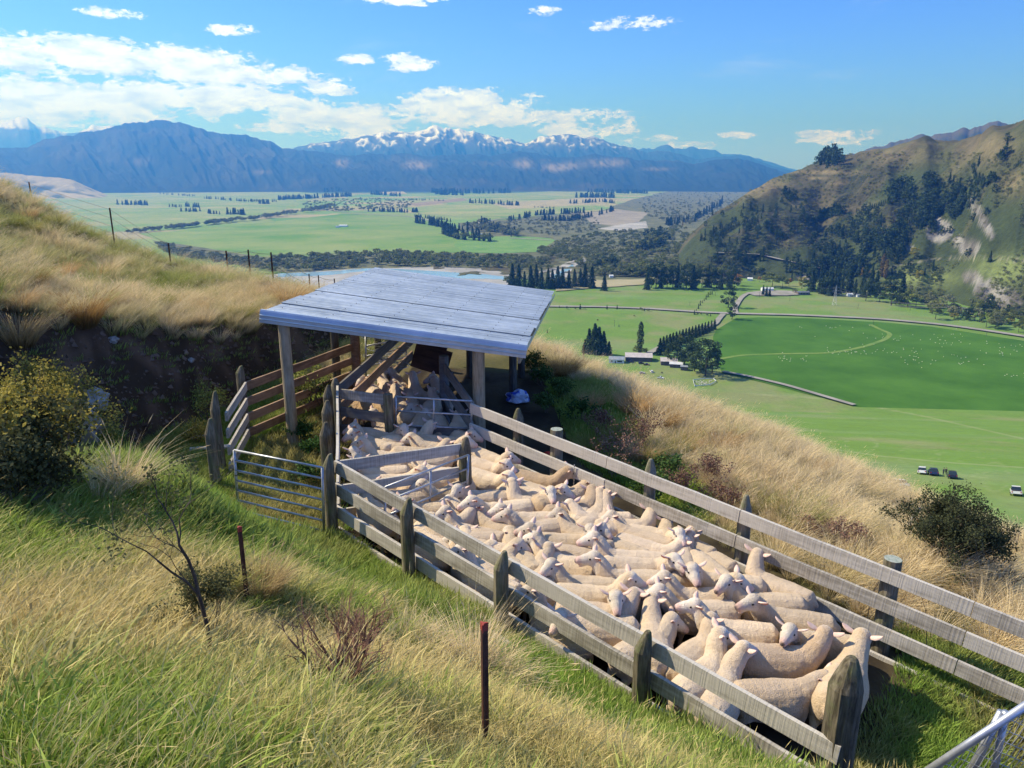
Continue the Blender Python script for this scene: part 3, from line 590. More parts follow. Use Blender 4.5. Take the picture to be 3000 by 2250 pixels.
pl = board('ply_sheet', G0.lerp(G1, .02)+dn*.54+Vector((0, .05, 0)), G1.lerp(G0, .05)+dn*.52+Vector((0, .05, 0)), .018, .58, M_ply, None); tag(pl, 'grey plywood sheet standing below the steel pipe gate', 'panel')
# --- angled cross fence in the middle with its own gate
Q = H_(1352,1300); q = Q+Vector((.05, 0, .10))
fm = empty('cross_fence', (P1+Q)/2+dn*1.1); tag(fm, 'slanting grey board fence crossing the pen to a pointed post', 'fence')
for k in range(3): board('rail', P1+dn*(k*.37+.02)+Vector((.05, .04, 0)), Q+dn*(k*.37), .045, .16, M_rail, fm)
post('post', q.x, q.y, q.z, q.z-1.55, .095, M_post, fm, point=.2, tipx=.2)
g0 = H_(1128,1428, HR+.12); g1 = H_(1372,1333, HR+.12)
pipe_gate('steel_gate', g0, g1, .85, .85, 5, 'open steel pipe gate lying along the slanting fence among the sheep', (.52,), .016)
# --- yard gate on the left
GL, GRt = H_(686,1319), H_(944,1370)
pipe_gate('steel_gate', GL, GRt, .92, .95, 7, 'closed silver seven bar gate into the grassy yard on the left', (), .017)
ch = MB(); P1g = pz(7.95, 5.1, HR+.45)
for k in range(8):
    a = GRt+dn*.5; b = P1g; f0, f1 = k/8, (k+1)/8; s = lambda f: a.lerp(b, f)-Vector((0, 0, .05*math.sin(3.1416*f))); ch.tube([s(f0), s(f1)], .006, 5)
o = ch.build('gate_chain', M_galv); tag(o, 'short chain holding the yard gate to the corner post', 'chain')
# chain on the far fence
ch = MB(); q = pz(6.15, 8.18, HR+.30)
for k in range(9): ch.tube([q-Vector((0, 0, .055*k)), q-Vector((.006*(k % 2), 0, .055*k+.045))], .008, 5)
o = ch.build('hanging_chain', M_galv); tag(o, 'dark chain hanging on the far fence behind the brown sheep', 'chain')
# --- netting gate in the lower right corner
a0, a1, a2 = V3(ray(2715,2260)*3.9), V3(ray(3010,2062)*3.75), V3(ray(3120,1990)*3.7)
ng = empty('netting_gate', (a0+a1)/2-Vector((0, 0, 1))); tag(ng, 'galvanised pipe and wire netting gate in the lower right corner', 'gate'); l0 = ng.location
MB().tube([a0-l0+(a0-a1)*.4, a2-l0], .016, 10).build('gate_bar', M_galv, ng, True)
b0, b1 = V3(ray(2935,2085)*3.80)-l0, V3(ray(2830,2290)*4.0)-l0; c0_, c1_ = V3(ray(2948,2085)*3.80)-l0, V3(ray(2905,2290)*4.0)-l0
MB().tube([b0, b1], .016, 8).build('gate_stay', M_galv, ng, True); MB().tube([c0_, c1_], .014, 8).build('gate_stay', M_galv, ng, True)
nm = MB(); A0 = a0+(a0-a1)*.4; ex = (a2-A0); L = ex.length; ex.normalize(); dz = Vector((.12, .10, -1)).normalized(); st = .055
for i in range(int(L/st)+14):
    for sgn in (1, -1):
        p = []
        for k in range(17):
            x = i*st+sgn*k*st*.5-(0 if sgn > 0 else 0)
            if 0 <= x <= L: p.append(A0+ex*x+dz*(k*st*.55)+Vector((0, .004*((k+i) % 2), 0))-l0)
        if len(p) > 1: nm.tube(p, .0017, 3, False)
nm.build('netting', M_galv, ng)['kind'] = 'stuff'

# ------------------------------------------------------------------ shed
def build_shed():
    FL, FR, BL, BR = Vector((-4.18, 12.42, -2.17)), Vector((.198, 12.16, -2.715)), Vector((-3.365, 18.52, -2.17)), Vector((1.03, 18.45, -2.715))
    sh = empty('open_shed', (-1.6, 15.3, -4.55)); tag(sh, 'open sided sheep shed with a corrugated silver roof on round timber poles', 'shed'); l0 = sh.location
    ex = (FR-FL); LX = ex.length; ex.normalize(); ey = (BL-FL); LY = ey.length; ey.normalize(); ez = ex.cross(ey).normalized()
    m, t, b = new_mat('roof_iron', .34, .5); tc = t.node('ShaderNodeTexCoord'); v = tc.outputs['Object']; oi = t.node('ShaderNodeObjectInfo')
    n = t.noise(v, 1.1, 5, .55); n2 = t.noise(v, 9, 6, .6)
    f = t.math('ADD', t.math('MULTIPLY', n, .7), t.math('ADD', t.math('MULTIPLY', n2, .3), t.math('MULTIPLY', t.math('SUBTRACT', oi.outputs['Random'], .5), .10)))
    ra = t.node('ShaderNodeAttribute'); ra.attribute_name = 'rib'; rn = t.noise(t.scalev(ra.outputs['Vector'], (.015, 11, 1)), 1.0, 6, .85); rk = t.ramp(rn, [(.38, (.42,.44,.47)), (.54, (1,1,1))]); t.l.new(t.mix(1.0, t.ramp(f, [(.36, (.50,.55,.57)), (.62, (.68,.73,.75))]), rk, 'MULTIPLY'), b.inputs['Base Color']); b.inputs['Metallic'].default_value = .45; t.l.new(t.maprange(n2, .3, .7, .34, .5), b.inputs['Roughness'])
    M_roof = m; M_nail = vary_mat('nail_steel', (.05,.055,.07), (.11,.12,.14), 8, metal=.4)
    ns = 8; pitch = .076; per = 12; amp = .012
    for s in range(ns):                     # eight lapped sheets, each a strip across the shed
        y0 = LY*s/ns-.02*(s > 0); y1 = LY*(s+1)/ns+.045; lift = .012*(s % 2)+.002; nx = 6; ny = int((y1-y0)/pitch*8)+1
        V = []; jit = random.Random(s).uniform(-.02, .02)
        for i in range(ny+1):
            y = y0+(y1-y0)*i/ny; z = amp*math.cos(6.28318*y/pitch)+lift+.004*(i > ny-6)
            for k in range(nx+1): x = -.03+jit*(k in (0, nx))+(LX+.06)*k/nx; q = FL+ex*x+ey*y+ez*(z-.004*math.sin(3.14*k/nx)); V.append(q-l0)
        Fc = [(i*(nx+1)+k, i*(nx+1)+k+1, (i+1)*(nx+1)+k+1, (i+1)*(nx+1)+k) for i in range(ny) for k in range(nx)]
        o = mesh_from('roof_sheet', V, Fc, M_roof, sh, True); a_ = o.data.attributes.new('rib', 'FLOAT_VECTOR', 'POINT'); a_.data.foreach_set('vector', np.array([(k*LX/nx, y0+(y1-y0)*i/ny, 0) for i in range(ny+1) for k in range(nx+1)], np.float32).ravel())
    nl = MB()
    for row in (.16, 1.05, 1.95, 2.85, 3.75, 4.32):
        k = 0; y = .05
        while y < LY: q = FL+ex*row+ey*y+ez*.021; nl.box(q-l0, (.011, .011, .011), Matrix((ex, ey, ez)).transposed()); y += pitch*4
    nl.build('roof_nail', M_nail, sh)['kind'] = 'stuff'
    # barge flashing along the front: two-ribbed strip turned down over the edge
    V = []; prof = [(0, .022), (.035, .024), (-.012, .0), (-.022, -.05), (-.036, -.065), (-.022, -.08), (-.022, -.12), (-.036, -.135), (-.022, -.15), (-.022, -.195), (-.008, -.20)]
    prof = [(.07, .020), (.0, .026)]+prof[2:]
    for k in range(9):
        x = -.06+(LX+.12)*k/8
        for dy, dz in prof: V.append(FL+ex*x+ey*(dy-.012)+ez*dz-l0)
    n_ = len(prof); Fc = [(k*n_+i, (k+1)*n_+i, (k+1)*n_+i+1, k*n_+i+1) for k in range(8) for i in range(n_-1)]
    mesh_from('barge_flashing', V, Fc, M_roof, sh)
    V = [FL+ex*(LX+.05)+ey*y-l0+ez*z for y in (-.02, LY+.03) for z in (-.01, -.11)]; mesh_from('end_flashing', V, [(0, 1, 3, 2)], M_roof, sh)
    for y in (.06, 1.55, 3.1, 4.65, 6.1): MB().bar(FL+ex*.05+ey*y-ez*.10-l0, FL+ex*(LX-.05)+ey*y-ez*.10-l0, .045, .14, ez).build('rafter', M_brail, sh)
    for x in (.16, 1.05, 1.95, 2.85, 3.75, 4.32): MB().bar(FL+ex*x+ey*.02-ez*.035-l0, FL+ex*x+ey*(LY-.02)-ez*.035-l0, .07, .045, ez).build('purlin', M_pole, sh)
    def pole(px_, py_, x, y, r, mat, top=None):
        zt = (FL+ex*((x-FL.x)/ex.x)).z-.17 if top is None else top; o = post('pole', x, y, zt, float(ground(np.array([x]), np.array([y]))[0])-.3, r, mat, sh, n=16); return o
    pole(0, 0, -3.90, 12.50, .098, M_pole); pole(0, 0, -.57, 12.33, .105, M_pole)
    for x, y in ((.02, 15.5), (.22, 17.1), (-.9, 17.6), (-3.3, 17.9), (-.98, 16.9), (-3.75, 15.4)): pole(0, 0, x, y, .085, M_dpole)
    o = board('side_board', Vector((.12, 12.2, -2.86)), Vector((.93, 18.3, -2.86)), .04, .16, M_pole, sh)
build_shed()
# wire coils and a small gate left of the race
cw = MB(); rg = random.Random(4); cx = Vector((-2.85, 15.9, -3.55))
for k in range(26):
    z = rg.uniform(-.45, .3); rr_ = rg.uniform(.20, .30); tl = rg.uniform(-.25, .25); cc = cx+Vector((rg.uniform(-.15, .35), rg.uniform(-.1, .1), z))
    cw.tube([cc+Vector((math.cos(a)*rr_, math.sin(a)*rr_*.8, math.sin(a+k)*tl*rr_)) for a in [6.2832*i/14 for i in range(15)]], .004, 4, False)
o = cw.build('wire_coil', M_galv); tag(o, 'tangled coil of fencing wire hung in the shed beside the brown post', 'wire coil')
pipe_gate('steel_gate', K2+Vector((.25, .2, .12)), K2+Vector((1.0, 1.0, .12)), .9, .9, 5, 'small pipe gate standing behind the wire coil in the shed', ())
# blue and white bag and scattered boards
def crumple(name, c, size, mat, seed, flat=.4):
    bm = bmesh.new(); bmesh.ops.create_icosphere(bm, subdivisions=3, radius=1)
    for v in bm.verts:
        n = mnoise.noise(v.co*1.7+Vector((seed, 0, 0))); n2 = mnoise.noise(v.co*4+Vector((0, seed, 0))); v.co *= 1+.45*n+.2*n2; v.co = Vector((v.co.x*size[0], v.co.y*size[1], max(v.co.z*size[2], -flat*size[2])))
    me = bpy.data.meshes.new(name); bm.to_mesh(me); bm.free(); me.materials.append(mat); o = link(bpy.data.objects.new(name, me)); o.location = c; return o
b_ = at(1520, 1140, 5); gb = float(gz(b_[0], b_[1])) if b_ is not None else -4.7
x_, y_ = ray(1515,1140)[:2]*(15.3/ray(1515,1140)[1]); z_ = gz(x_, y_)
def bag_mat():
    m, t, b = new_mat('printed_bag', .5, .4); tc = t.node('ShaderNodeTexCoord'); n = t.noise(tc.outputs['Object'], 3.5, 3, .5); t.l.new(t.ramp(n, [(.46, (.02,.07,.45)), (.52, (.55,.62,.72))]), b.inputs['Base Color']); return m
o = crumple('feed_bag', (x_, y_, z_+.1), (.26, .15, .17), bag_mat(), 3); tag(o, 'crumpled blue and white bag on the ground beside a dark shed pole', 'bag')
o = crumple('red_rag', V3(pen(7.3, 9.0, HG-.35)), (.12, .05, .05), vary_mat('red_cloth', (.35,.03,.02), (.5,.06,.04), 6), 5); tag(o, 'small red rag on the dark ground behind the far fence', 'rag')
for i, (px_, py_, L, a) in enumerate(((615,1325,.62,.3),(590,1290,.4,1.0),(1400,1860,.9,-.72),(1440,1845,.6,-.6))):
    g_ = at(px_, py_)
    if g_ is None: continue
    d = Vector((math.cos(a), math.sin(a), 0))*L/2; z0 = gz(g_[0]-d.x, g_[1]-d.y)+.1; z1 = gz(g_[0]+d.x, g_[1]+d.y)+.1
    o = board('loose_board', (g_[0]-d.x, g_[1]-d.y, z0), (g_[0]+d.x, g_[1]+d.y, z1), .12, .03, M_rail, None)
    tag(o, ['pale broken board lying in the grass left of the yard gate post', 'short pale board behind the other board by the yard gate post', 'weathered plank lying in grass at the foot of the near fence', 'short plank end under the near fence by the second post'][i], 'board')
# steel standards (waratahs)
def standard(px_, py_top, py_base, label, r=None, red=True, group=None, wd=.036, base=None):
    g_ = at(px_, py_base) if r is None else np.array(W(px_, py_base, r)); x, y = g_[0], g_[1]; zb = gz(x, y); d = ray(px_, py_top); t = math.hypot(x, y)/math.hypot(d[0], d[1]); zt = d[2]*t
    e = empty('steel_post', (x, y, zb)); tag(e, label, 'steel post', group); h = max(zt-zb, .3)
    V = []; a = .8; prof = [(0, 1), (.28, .2), (.9, -.55), (.78, -.75), (0, -.35), (-.78, -.75), (-.9, -.55), (-.28, .2)]
    for z in (-.25, h): V += [((p*math.cos(a)-q*math.sin(a))*wd/2, (p*math.sin(a)+q*math.cos(a))*wd/2, z) for p, q in prof]
    n_ = 8; Fc = [(i, (i+1) % n_, n_+(i+1) % n_, n_+i) for i in range(n_)]+[tuple(range(n_, 2*n_))]; mesh_from('shaft', V, Fc, M_rust, e)
    if red:
        V2 = [(v[0]*1.08, v[1]*1.08, h-.035 if i < n_ else h+.003) for i, v in enumerate(V)]; mesh_from('painted_tip', V2, Fc, M_redtop, e)
    return Vector((x, y, zt))
standard(1420, 1826, 2170, 'dark steel post with a red tip standing in the grass nearest the camera')
standard(722, 1540, 1752, 'rusty steel post standing in dry tussock left of the yard gate')
GW = 'steel posts of the wire fence on the left hill'
tops = [standard(*a, wd=.06) for a in ((94,533,592,'short dark steel post highest up on the left hill crest',39,False,GW),(334,609,705,'tall leaning steel post on the left hill crest',31,False,GW),(500,712,775,'steel post just below the crest left of the orange tussock',28.5,False,GW),
   (668,734,800,'leftmost of three steel posts standing close together on the brow',26,False,GW),(733,731,806,'middle of three steel posts standing close together on the brow',25,False,GW),(799,739,812,'rightmost of three steel posts standing close together on the brow',24,False,GW))]
tops += [standard(*a, wd=.045) for a in ((910,802,880,'leftmost of three steel posts just behind the shed roof',24,False,GW),(937,806,880,'middle of three steel posts just behind the shed roof',24.5,False,GW),(983,816,885,'rightmost of three steel posts just behind the shed roof',25,False,GW))]
wf = MB()
for a, b in zip(tops[:-1], tops[1:]):
    for dz in (.05, .35, .65, .9):
        if (a-b).length > 25: continue
        wf.tube([a-Vector((0, 0, dz)), a.lerp(b, .5)-Vector((0, 0, dz+.04)), b-Vector((0, 0, dz))], .006, 3, False)
o = wf.build('fence_wires', M_wire); tag(o, 'thin sagging wires strung between the steel posts on the left hill', 'fence wire')
o = board('leaning_stake', V3(W(2690,1485,15.5)), V3(W(2655,1540,15.4)), .05, .06, M_ply, None); tag(o, 'short leaning timber stake beside the dark bush on the right slope', 'stake')

# ------------------------------------------------------------------ sheep
def wool_mat():
    m, t, b = new_mat('fleece', .95, .1); a = t.node('ShaderNodeVertexColor'); a.layer_name = 'Col'; tc = t.node('ShaderNodeTexCoord'); oi = t.node('ShaderNodeObjectInfo'); v = tc.outputs['Object']
    v2 = t.vmath('ADD', v, oi.outputs['Location'])
    n = t.noise(v2, 4.5, 5, .6); n3 = t.noise(v, 55, 4, .7); w = t.noise(t.scalev(v2, (22, 5, 5)), 1.0, 3, .5, .5)
    k = t.math('ADD', t.math('MULTIPLY', n, .50), t.math('ADD', t.math('MULTIPLY', w, .16), t.math('ADD', t.math('MULTIPLY', n3, .46), .43)))
    k = t.math('MULTIPLY', k, t.math('ADD', t.math('MULTIPLY', oi.outputs['Random'], .22), .86))
    cc = t.node('ShaderNodeCombineColor'); t.put(cc.inputs[0], k); t.put(cc.inputs[1], t.math('POWER', k, 1.12)); t.put(cc.inputs[2], t.math('POWER', k, 1.3))
    col = t.mix(1.0, a.outputs[0], cc.outputs[0], 'MULTIPLY'); ur = t.math('FRACT', t.math('MULTIPLY', oi.outputs['Random'], 17.3))
    hv = t.node('ShaderNodeSeparateColor'); t.l.new(oi.outputs['Color'], hv.inputs[0]); col = t.mix(1.0, col, oi.outputs['Color'], 'MULTIPLY'); t.l.new(col, b.inputs['Base Color'])
    b.inputs['Subsurface Weight'].default_value = 0; b.inputs['Sheen Weight'].default_value = .25; b.inputs['Sheen Roughness'].default_value = .6
    bn = t.node('ShaderNodeBump'); bn.inputs['Strength'].default_value = .9; bn.inputs['Distance'].default_value = .028
    t.l.new(t.math('ADD', t.math('MULTIPLY', n3, .8), t.math('MULTIPLY', w, .35)), bn.inputs['Height']); t.l.new(bn.outputs[0], b.inputs['Normal']); return m
M_wool = wool_mat(); M_eye = new_mat('sheep_eye', .15, .6)[0]; M_eye.node_tree.nodes['Principled BSDF'].inputs['Base Color'].default_value = (.02, .014, .008, 1)
M_ear = vary_mat('sheep_ear', (.62,.42,.34), (.74,.56,.47), 20); M_earin = vary_mat('sheep_ear_pink', (.60,.24,.20), (.68,.34,.28), 20); M_nose = vary_mat('sheep_nose', (.10,.05,.045), (.30,.15,.13), 40, rough=.5); M_mouth = vary_mat('sheep_mouth', (.30,.05,.06), (.42,.10,.10), 30, rough=.4)
def ell(bm, c, r, M=None, seg=12):
    o = bmesh.ops.create_uvsphere(bm, u_segments=seg, v_segments=seg*2//3, radius=1)
    for v in o['verts']:
        q = Vector((v.co.x*r[0], v.co.y*r[1], v.co.z*r[2])); v.co = (M @ q if M else q)+Vector(c)
def limb(bm, P, rr_, n=10):
    mb = MB(); mb.tube(P, rr_, n); vs = [bm.verts.new(v) for v in mb.v]
    for f in mb.f: bm.faces.new([vs[i] for i in f])
PROTO = {}
def sheep_proto(nyaw, lift, hyaw, bleat):
    key = (nyaw, lift, hyaw, bleat)
    if key in PROTO: return PROTO[key]
    bm = bmesh.new(); mb = MB()
    ring = [(-.50, .50, .06, .07), (-.47, .50, .13, .13), (-.41, .485, .20, .195), (-.26, .465, .238, .222), (-.08, .445, .256, .235), (.10, .445, .250, .228), (.24, .46, .225, .217), (.36, .475, .175, .195), (.45, .49, .11, .14), (.49, .5, .05, .07)]
    n = 16
    for x, z, ry, rz in ring:
        for k in range(n):
            a = 6.28318*k/n; mb.v.append((x, math.cos(a)*ry, z+math.sin(a)*rz*(1.0 if math.sin(a) > 0 else 1.06)))
    for i in range(len(ring)-1):
        for k in range(n): mb.f.append((i*n+k, i*n+(k+1) % n, (i+1)*n+(k+1) % n, (i+1)*n+k))
    mb.f.append(tuple(range(n))[::-1]); mb.f.append(tuple((len(ring)-1)*n+k for k in range(n)))
    vs = [bm.verts.new(v) for v in mb.v]
    for f in mb.f: bm.faces.new([vs[i] for i in f])
    e = R({0: -14, 1: 26, 2: 46, 3: 8}[lift]); ny = R(nyaw); nd = Vector((math.cos(e)*math.cos(ny), math.cos(e)*math.sin(ny), math.sin(e)))
    base = Vector((.37, 0, .535)); Ln = {0: .32, 1: .31, 2: .31, 3: .31}[lift]; mid = base+Vector((.10, 0, .03)).lerp(nd*Ln*.5, .6); poll = base+nd*Ln+Vector((.03, 0, .03))
    limb(bm, [base-Vector((.14, 0, .04)), base+Vector((.0, 0, 0)), mid, poll.lerp(mid, .35), poll], [.16, .165, .145, .122, .104], 12)
    hy = ny+R(hyaw); hp = R({0: -48, 1: -24, 2: -20, 3: -30}[lift])+(R(14) if bleat else 0)
    hd = Vector((math.cos(hp)*math.cos(hy), math.cos(hp)*math.sin(hy), math.sin(hp))); hx = Vector((-math.sin(hy), math.cos(hy), 0)); hu = hd.cross(hx)*-1
    if hu.z < 0: hu = -hu
    Mh = Matrix((hd, hx, hu)).transposed(); hc = poll+hd*.02
    HS = 1.24; h_ = lambda x, y, z: hc+(hd*x+hx*y+hu*z)*HS; r_ = lambda *q: tuple(v*HS for v in q)
    ell(bm, h_(.01, 0, .012), r_(.098, .086, .092), Mh); ell(bm, h_(.085, 0, 0), r_(.100, .066, .072), Mh); ell(bm, h_(.155, 0, -.004), r_(.078, .050, .052), Mh); ell(bm, h_(.198, 0, -.010), r_(.040, .040, .038), Mh)
    ell(bm, h_(.03, 0, .055), r_(.045, .045, .03), Mh)
    for s in (1, -1): ell(bm, h_(.045, s*.053, .030), r_(.028, .020, .020), Mh); ell(bm, h_(.03, s*.045, -.03), r_(.05, .03, .045), Mh)
    if bleat: ell(bm, h_(.135, 0, -.066), r_(.066, .028, .018), Matrix((Vector((hd-hu*.35)).normalized(), hx, hu)).transposed())
    for s in (1, -1):
        limb(bm, [(.32, s*.10, .42), (.33, s*.115, .30), (.325, s*.115, .19), (.335, s*.115, .06), (.34, s*.115, .015)], [.095, .062, .034, .026, .034], 8)
        limb(bm, [(-.33, s*.10, .44), (-.34, s*.125, .33), (-.42, s*.125, .235), (-.385, s*.12, .06), (-.375, s*.12, .015)], [.12, .085, .040, .028, .036], 8)
    limb(bm, [(-.47, 0, .58), (-.525, 0, .54), (-.54, 0, .49)], [.035, .03, .018], 8)
    bmesh.ops.recalc_face_normals(bm, faces=bm.faces[:])
    me = bpy.data.meshes.new('sheep_raw'); bm.to_mesh(me); bm.free(); ob = bpy.data.objects.new('sheep_raw', me); link(ob)
    md = ob.modifiers.new('r', 'REMESH'); md.mode = 'VOXEL'; md.voxel_size = .0165; sm = ob.modifiers.new('s', 'SMOOTH'); sm.factor = .5; sm.iterations = 5
    dg = bpy.context.evaluated_depsgraph_get(); me2 = bpy.data.meshes.new_from_object(ob.evaluated_get(dg)); bpy.data.objects.remove(ob); bpy.data.meshes.remove(me)
    nv = len(me2.vertices); co = np.zeros(nv*3, np.float32); me2.vertices.foreach_get('co', co); co = co.reshape(-1, 3)
    rel = (co-np.array(hc)) @ np.array(Mh)/1.24; hm = (np.abs(rel[:, 1]) < .12) & (np.abs(rel[:, 2]) < .14) & (rel[:, 0] > -.1)
    face = sstep(rel[:, 0], -.045, .03)*hm
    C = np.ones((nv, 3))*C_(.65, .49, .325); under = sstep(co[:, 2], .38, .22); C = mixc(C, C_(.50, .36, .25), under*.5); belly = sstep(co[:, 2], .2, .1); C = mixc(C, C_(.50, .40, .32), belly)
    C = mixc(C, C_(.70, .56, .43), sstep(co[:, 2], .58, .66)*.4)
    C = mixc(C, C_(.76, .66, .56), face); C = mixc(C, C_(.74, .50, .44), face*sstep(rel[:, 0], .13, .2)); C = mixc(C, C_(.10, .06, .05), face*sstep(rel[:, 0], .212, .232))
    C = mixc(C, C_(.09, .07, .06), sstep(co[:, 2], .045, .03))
    C = mixc(C, C_(.50, .36, .26), np.exp(-(((co[:, 0]+.52)/.05)**2+(co[:, 1]/.08)**2+((co[:, 2]-.42)/.12)**2))*.7)
    nrm = np.zeros(nv*3, np.float32); me2.vertex_normals.foreach_get('vector', nrm); nrm = nrm.reshape(-1, 3); wl = (1-face)*sstep(co[:, 2], .2, .32)
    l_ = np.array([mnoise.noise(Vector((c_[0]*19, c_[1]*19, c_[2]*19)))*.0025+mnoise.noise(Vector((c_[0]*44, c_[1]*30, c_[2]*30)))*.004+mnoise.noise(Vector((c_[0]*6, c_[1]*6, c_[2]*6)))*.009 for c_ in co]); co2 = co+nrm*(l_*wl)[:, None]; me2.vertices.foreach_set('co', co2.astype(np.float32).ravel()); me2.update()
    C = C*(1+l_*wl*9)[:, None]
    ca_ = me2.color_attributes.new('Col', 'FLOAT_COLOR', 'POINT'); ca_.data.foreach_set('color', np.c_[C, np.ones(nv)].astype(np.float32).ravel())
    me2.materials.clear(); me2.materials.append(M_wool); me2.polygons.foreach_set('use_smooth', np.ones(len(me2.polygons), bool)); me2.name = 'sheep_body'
    kids = []
    for s in (1, -1):                       # ears: cupped leaf shapes, pink inside
        V = []; Fc = []; mi = []; eb = hc+hx*s*.070+hu*.055-hd*.012; out = (hx*s*1.0+hu*.38-hd*.28).normalized(); wd_ = (hd*.75+hu*.5).normalized(); wd_ = (wd_-out*wd_.dot(out)).normalized(); nn = out.cross(wd_)*(-s if False else 1)
        if nn.dot(hd) < 0: nn = -nn
        prof = [(0, .021), (.035, .036), (.075, .043), (.11, .036), (.14, .021), (.155, .004)]
        for l, w in prof:
            for k in range(5): a = (k-2)/2; V.append(eb+out*l+wd_*w*a+nn*(abs(a)**2*w*.55))
        m_ = len(V)
        V += [v-nn*.006 for v in V]
        for i in range(len(prof)-1):
            for k in range(4):
                q = (i*5+k, i*5+k+1, i*5+5+k+1, i*5+5+k); Fc.append(q); mi.append(1); Fc.append(tuple(m_+j for j in q[::-1])); mi.append(0)
        for i in range(len(prof)-1): Fc += [(i*5, i*5+5, m_+i*5+5, m_+i*5), (i*5+4, m_+i*5+4, m_+i*5+9, i*5+9)]; mi += [0, 0]
        me_ = bpy.data.meshes.new('sheep_ear'); me_.from_pydata([v[:] for v in V], [], Fc); me_.materials.append(M_ear); me_.materials.append(M_earin); me_.polygons.foreach_set('material_index', mi); me_.polygons.foreach_set('use_smooth', [True]*len(Fc)); kids.append(('ear', me_))
        b2 = bmesh.new(); ell(b2, hc+(hd*.060+hx*s*.0625+hu*.030)*1.24, (.0210, .0140, .0165), Mh, 10); me_ = bpy.data.meshes.new('sheep_eye'); b2.to_mesh(me_); b2.free(); me_.materials.append(M_eye); me_.polygons.foreach_set('use_smooth', [True]*len(me_.polygons)); kids.append(('eye', me_))
    if bleat:
        b2 = bmesh.new(); ell(b2, hc+(hd*.165-hu*.046)*1.24, (.045, .027, .017), Mh, 10); me_ = bpy.data.meshes.new('sheep_mouth'); b2.to_mesh(me_); b2.free(); me_.materials.append(M_mouth); kids.append(('mouth', me_))
    head = hc+hd*.08; PROTO[key] = (me2, kids, np.array(head), np.array(hd)); return PROTO[key]
def head_guess(nyaw, lift, hyaw):
    e = R({0: -14, 1: 26, 2: 46, 3: 8}[lift]); ny = R(nyaw); Ln = {0: .32, 1: .31, 2: .31, 3: .31}[lift]; hy = ny+R(hyaw); hp = R({0: -48, 1: -24, 2: -20, 3: -30}[lift])
    hd = np.array([math.cos(hp)*math.cos(hy), math.cos(hp)*math.sin(hy), math.sin(hp)]); p = np.array([.40, 0, .565])+Ln*np.array([math.cos(e)*math.cos(ny), math.cos(e)*math.sin(ny), math.sin(e)]); return p+hd*.1, hd
GS = 'newly shorn sheep crowded in the timber pen'
ZO = {7: (1200, 1200, 1.9518), 8: (1900, 1400, 1.9518), 5: (800, 950, 3.0157)}
FACE = {'l': -1, 'r': 1}
def place_sheep(i, z, rump, chest, head, face, bleat, label, tint=(1, 1, 1), size=1.0):
    ox, oy, s = ZO[z]; g = lambda p: (ox+p[0]/s, oy+p[1]/s); h = HG-.62*size
    a, b = hit(*g(rump), h), hit(*g(chest), h); d = b-a; L = np.linalg.norm(d); d /= L; ang = math.atan2(d[1], d[0]); c = (a+b)/2; L0 = LAY[i]; gx_, gy_ = L0[0]; shp = proj(np.array([gx_, gy_, bench_z(gx_, gy_)+.62])); sh0 = proj(c); dpx = (shp[0]-sh0[0], shp[1]-sh0[1]); c = np.array([gx_, gy_, bench_z(gx_, gy_)+.62*size])
    rg = random.Random(i*7+1); sc = .91*size*min(1.05, max(.92, L/.84))*rg.uniform(.97, 1.03)
    hx_, hy_ = g(head); hx_ += dpx[0]; hy_ += dpx[1]; best = None; fwd = np.array([math.cos(ang), math.sin(ang), 0]); lt = np.array([-math.sin(ang), math.cos(ang), 0]); gc = c-np.array([0, 0, .62*size])
    for ny in (-60, -30, 0, 30, 60):
        for lf in (0, 1, 2, 3):
            for hy in (-75, -30, 0, 30, 75):
                if ny*hy < 0 and abs(ny) > 30: continue
                p, hd = head_guess(ny, lf, hy); wp = gc+sc*(fwd*p[0]+lt*p[1]+np.array([0, 0, 1])*p[2]); q = proj(wp); wd = fwd*hd[0]+lt*hd[1]+np.array([0, 0, hd[2]])
                cx = wd[0]; fy = -wd[1]; want = {'l': (-.95, .15), 'r': (.95, .15), 'f': (0, .95), 'a': (0, -.95), 'fl': (-.68, .68), 'fr': (.68, .68), 'al': (-.7, -.6), 'ar': (.7, -.6)}[face]
                e = math.hypot(q[0]-hx_, q[1]-hy_)/38+1.7*(1-(cx*want[0]+fy*want[1]))+.15*abs(hy)/75+(.1, .06, .32, 0)[lf]
                if best is None or e < best[0]: best = (e, ny, lf, hy)
    me, kids, hp, hd = sheep_proto(best[1], best[2], best[3], bool(bleat))
    o = bpy.data.objects.new('sheep', me); link(o); o.scale = (sc,)*3; zg = bench_z(gc[0], gc[1]); o.location = (gc[0], gc[1], zg-.01)
    pitch = math.asin(max(-1, min(1, float(PD @ fwd)*.074))); o.rotation_euler = (0, -pitch, ang); v = rg.uniform(.84, 1.06); o.color = (tint[0]*v, tint[1]*v, tint[2]*v*rg.uniform(.95, 1.0), 1)
    tag(o, label, 'sheep', GS)
    for nme, km in kids:
        k = bpy.data.objects.new(nme, km); link(k, o)
    return o
TAN = (.80, .72, .60)
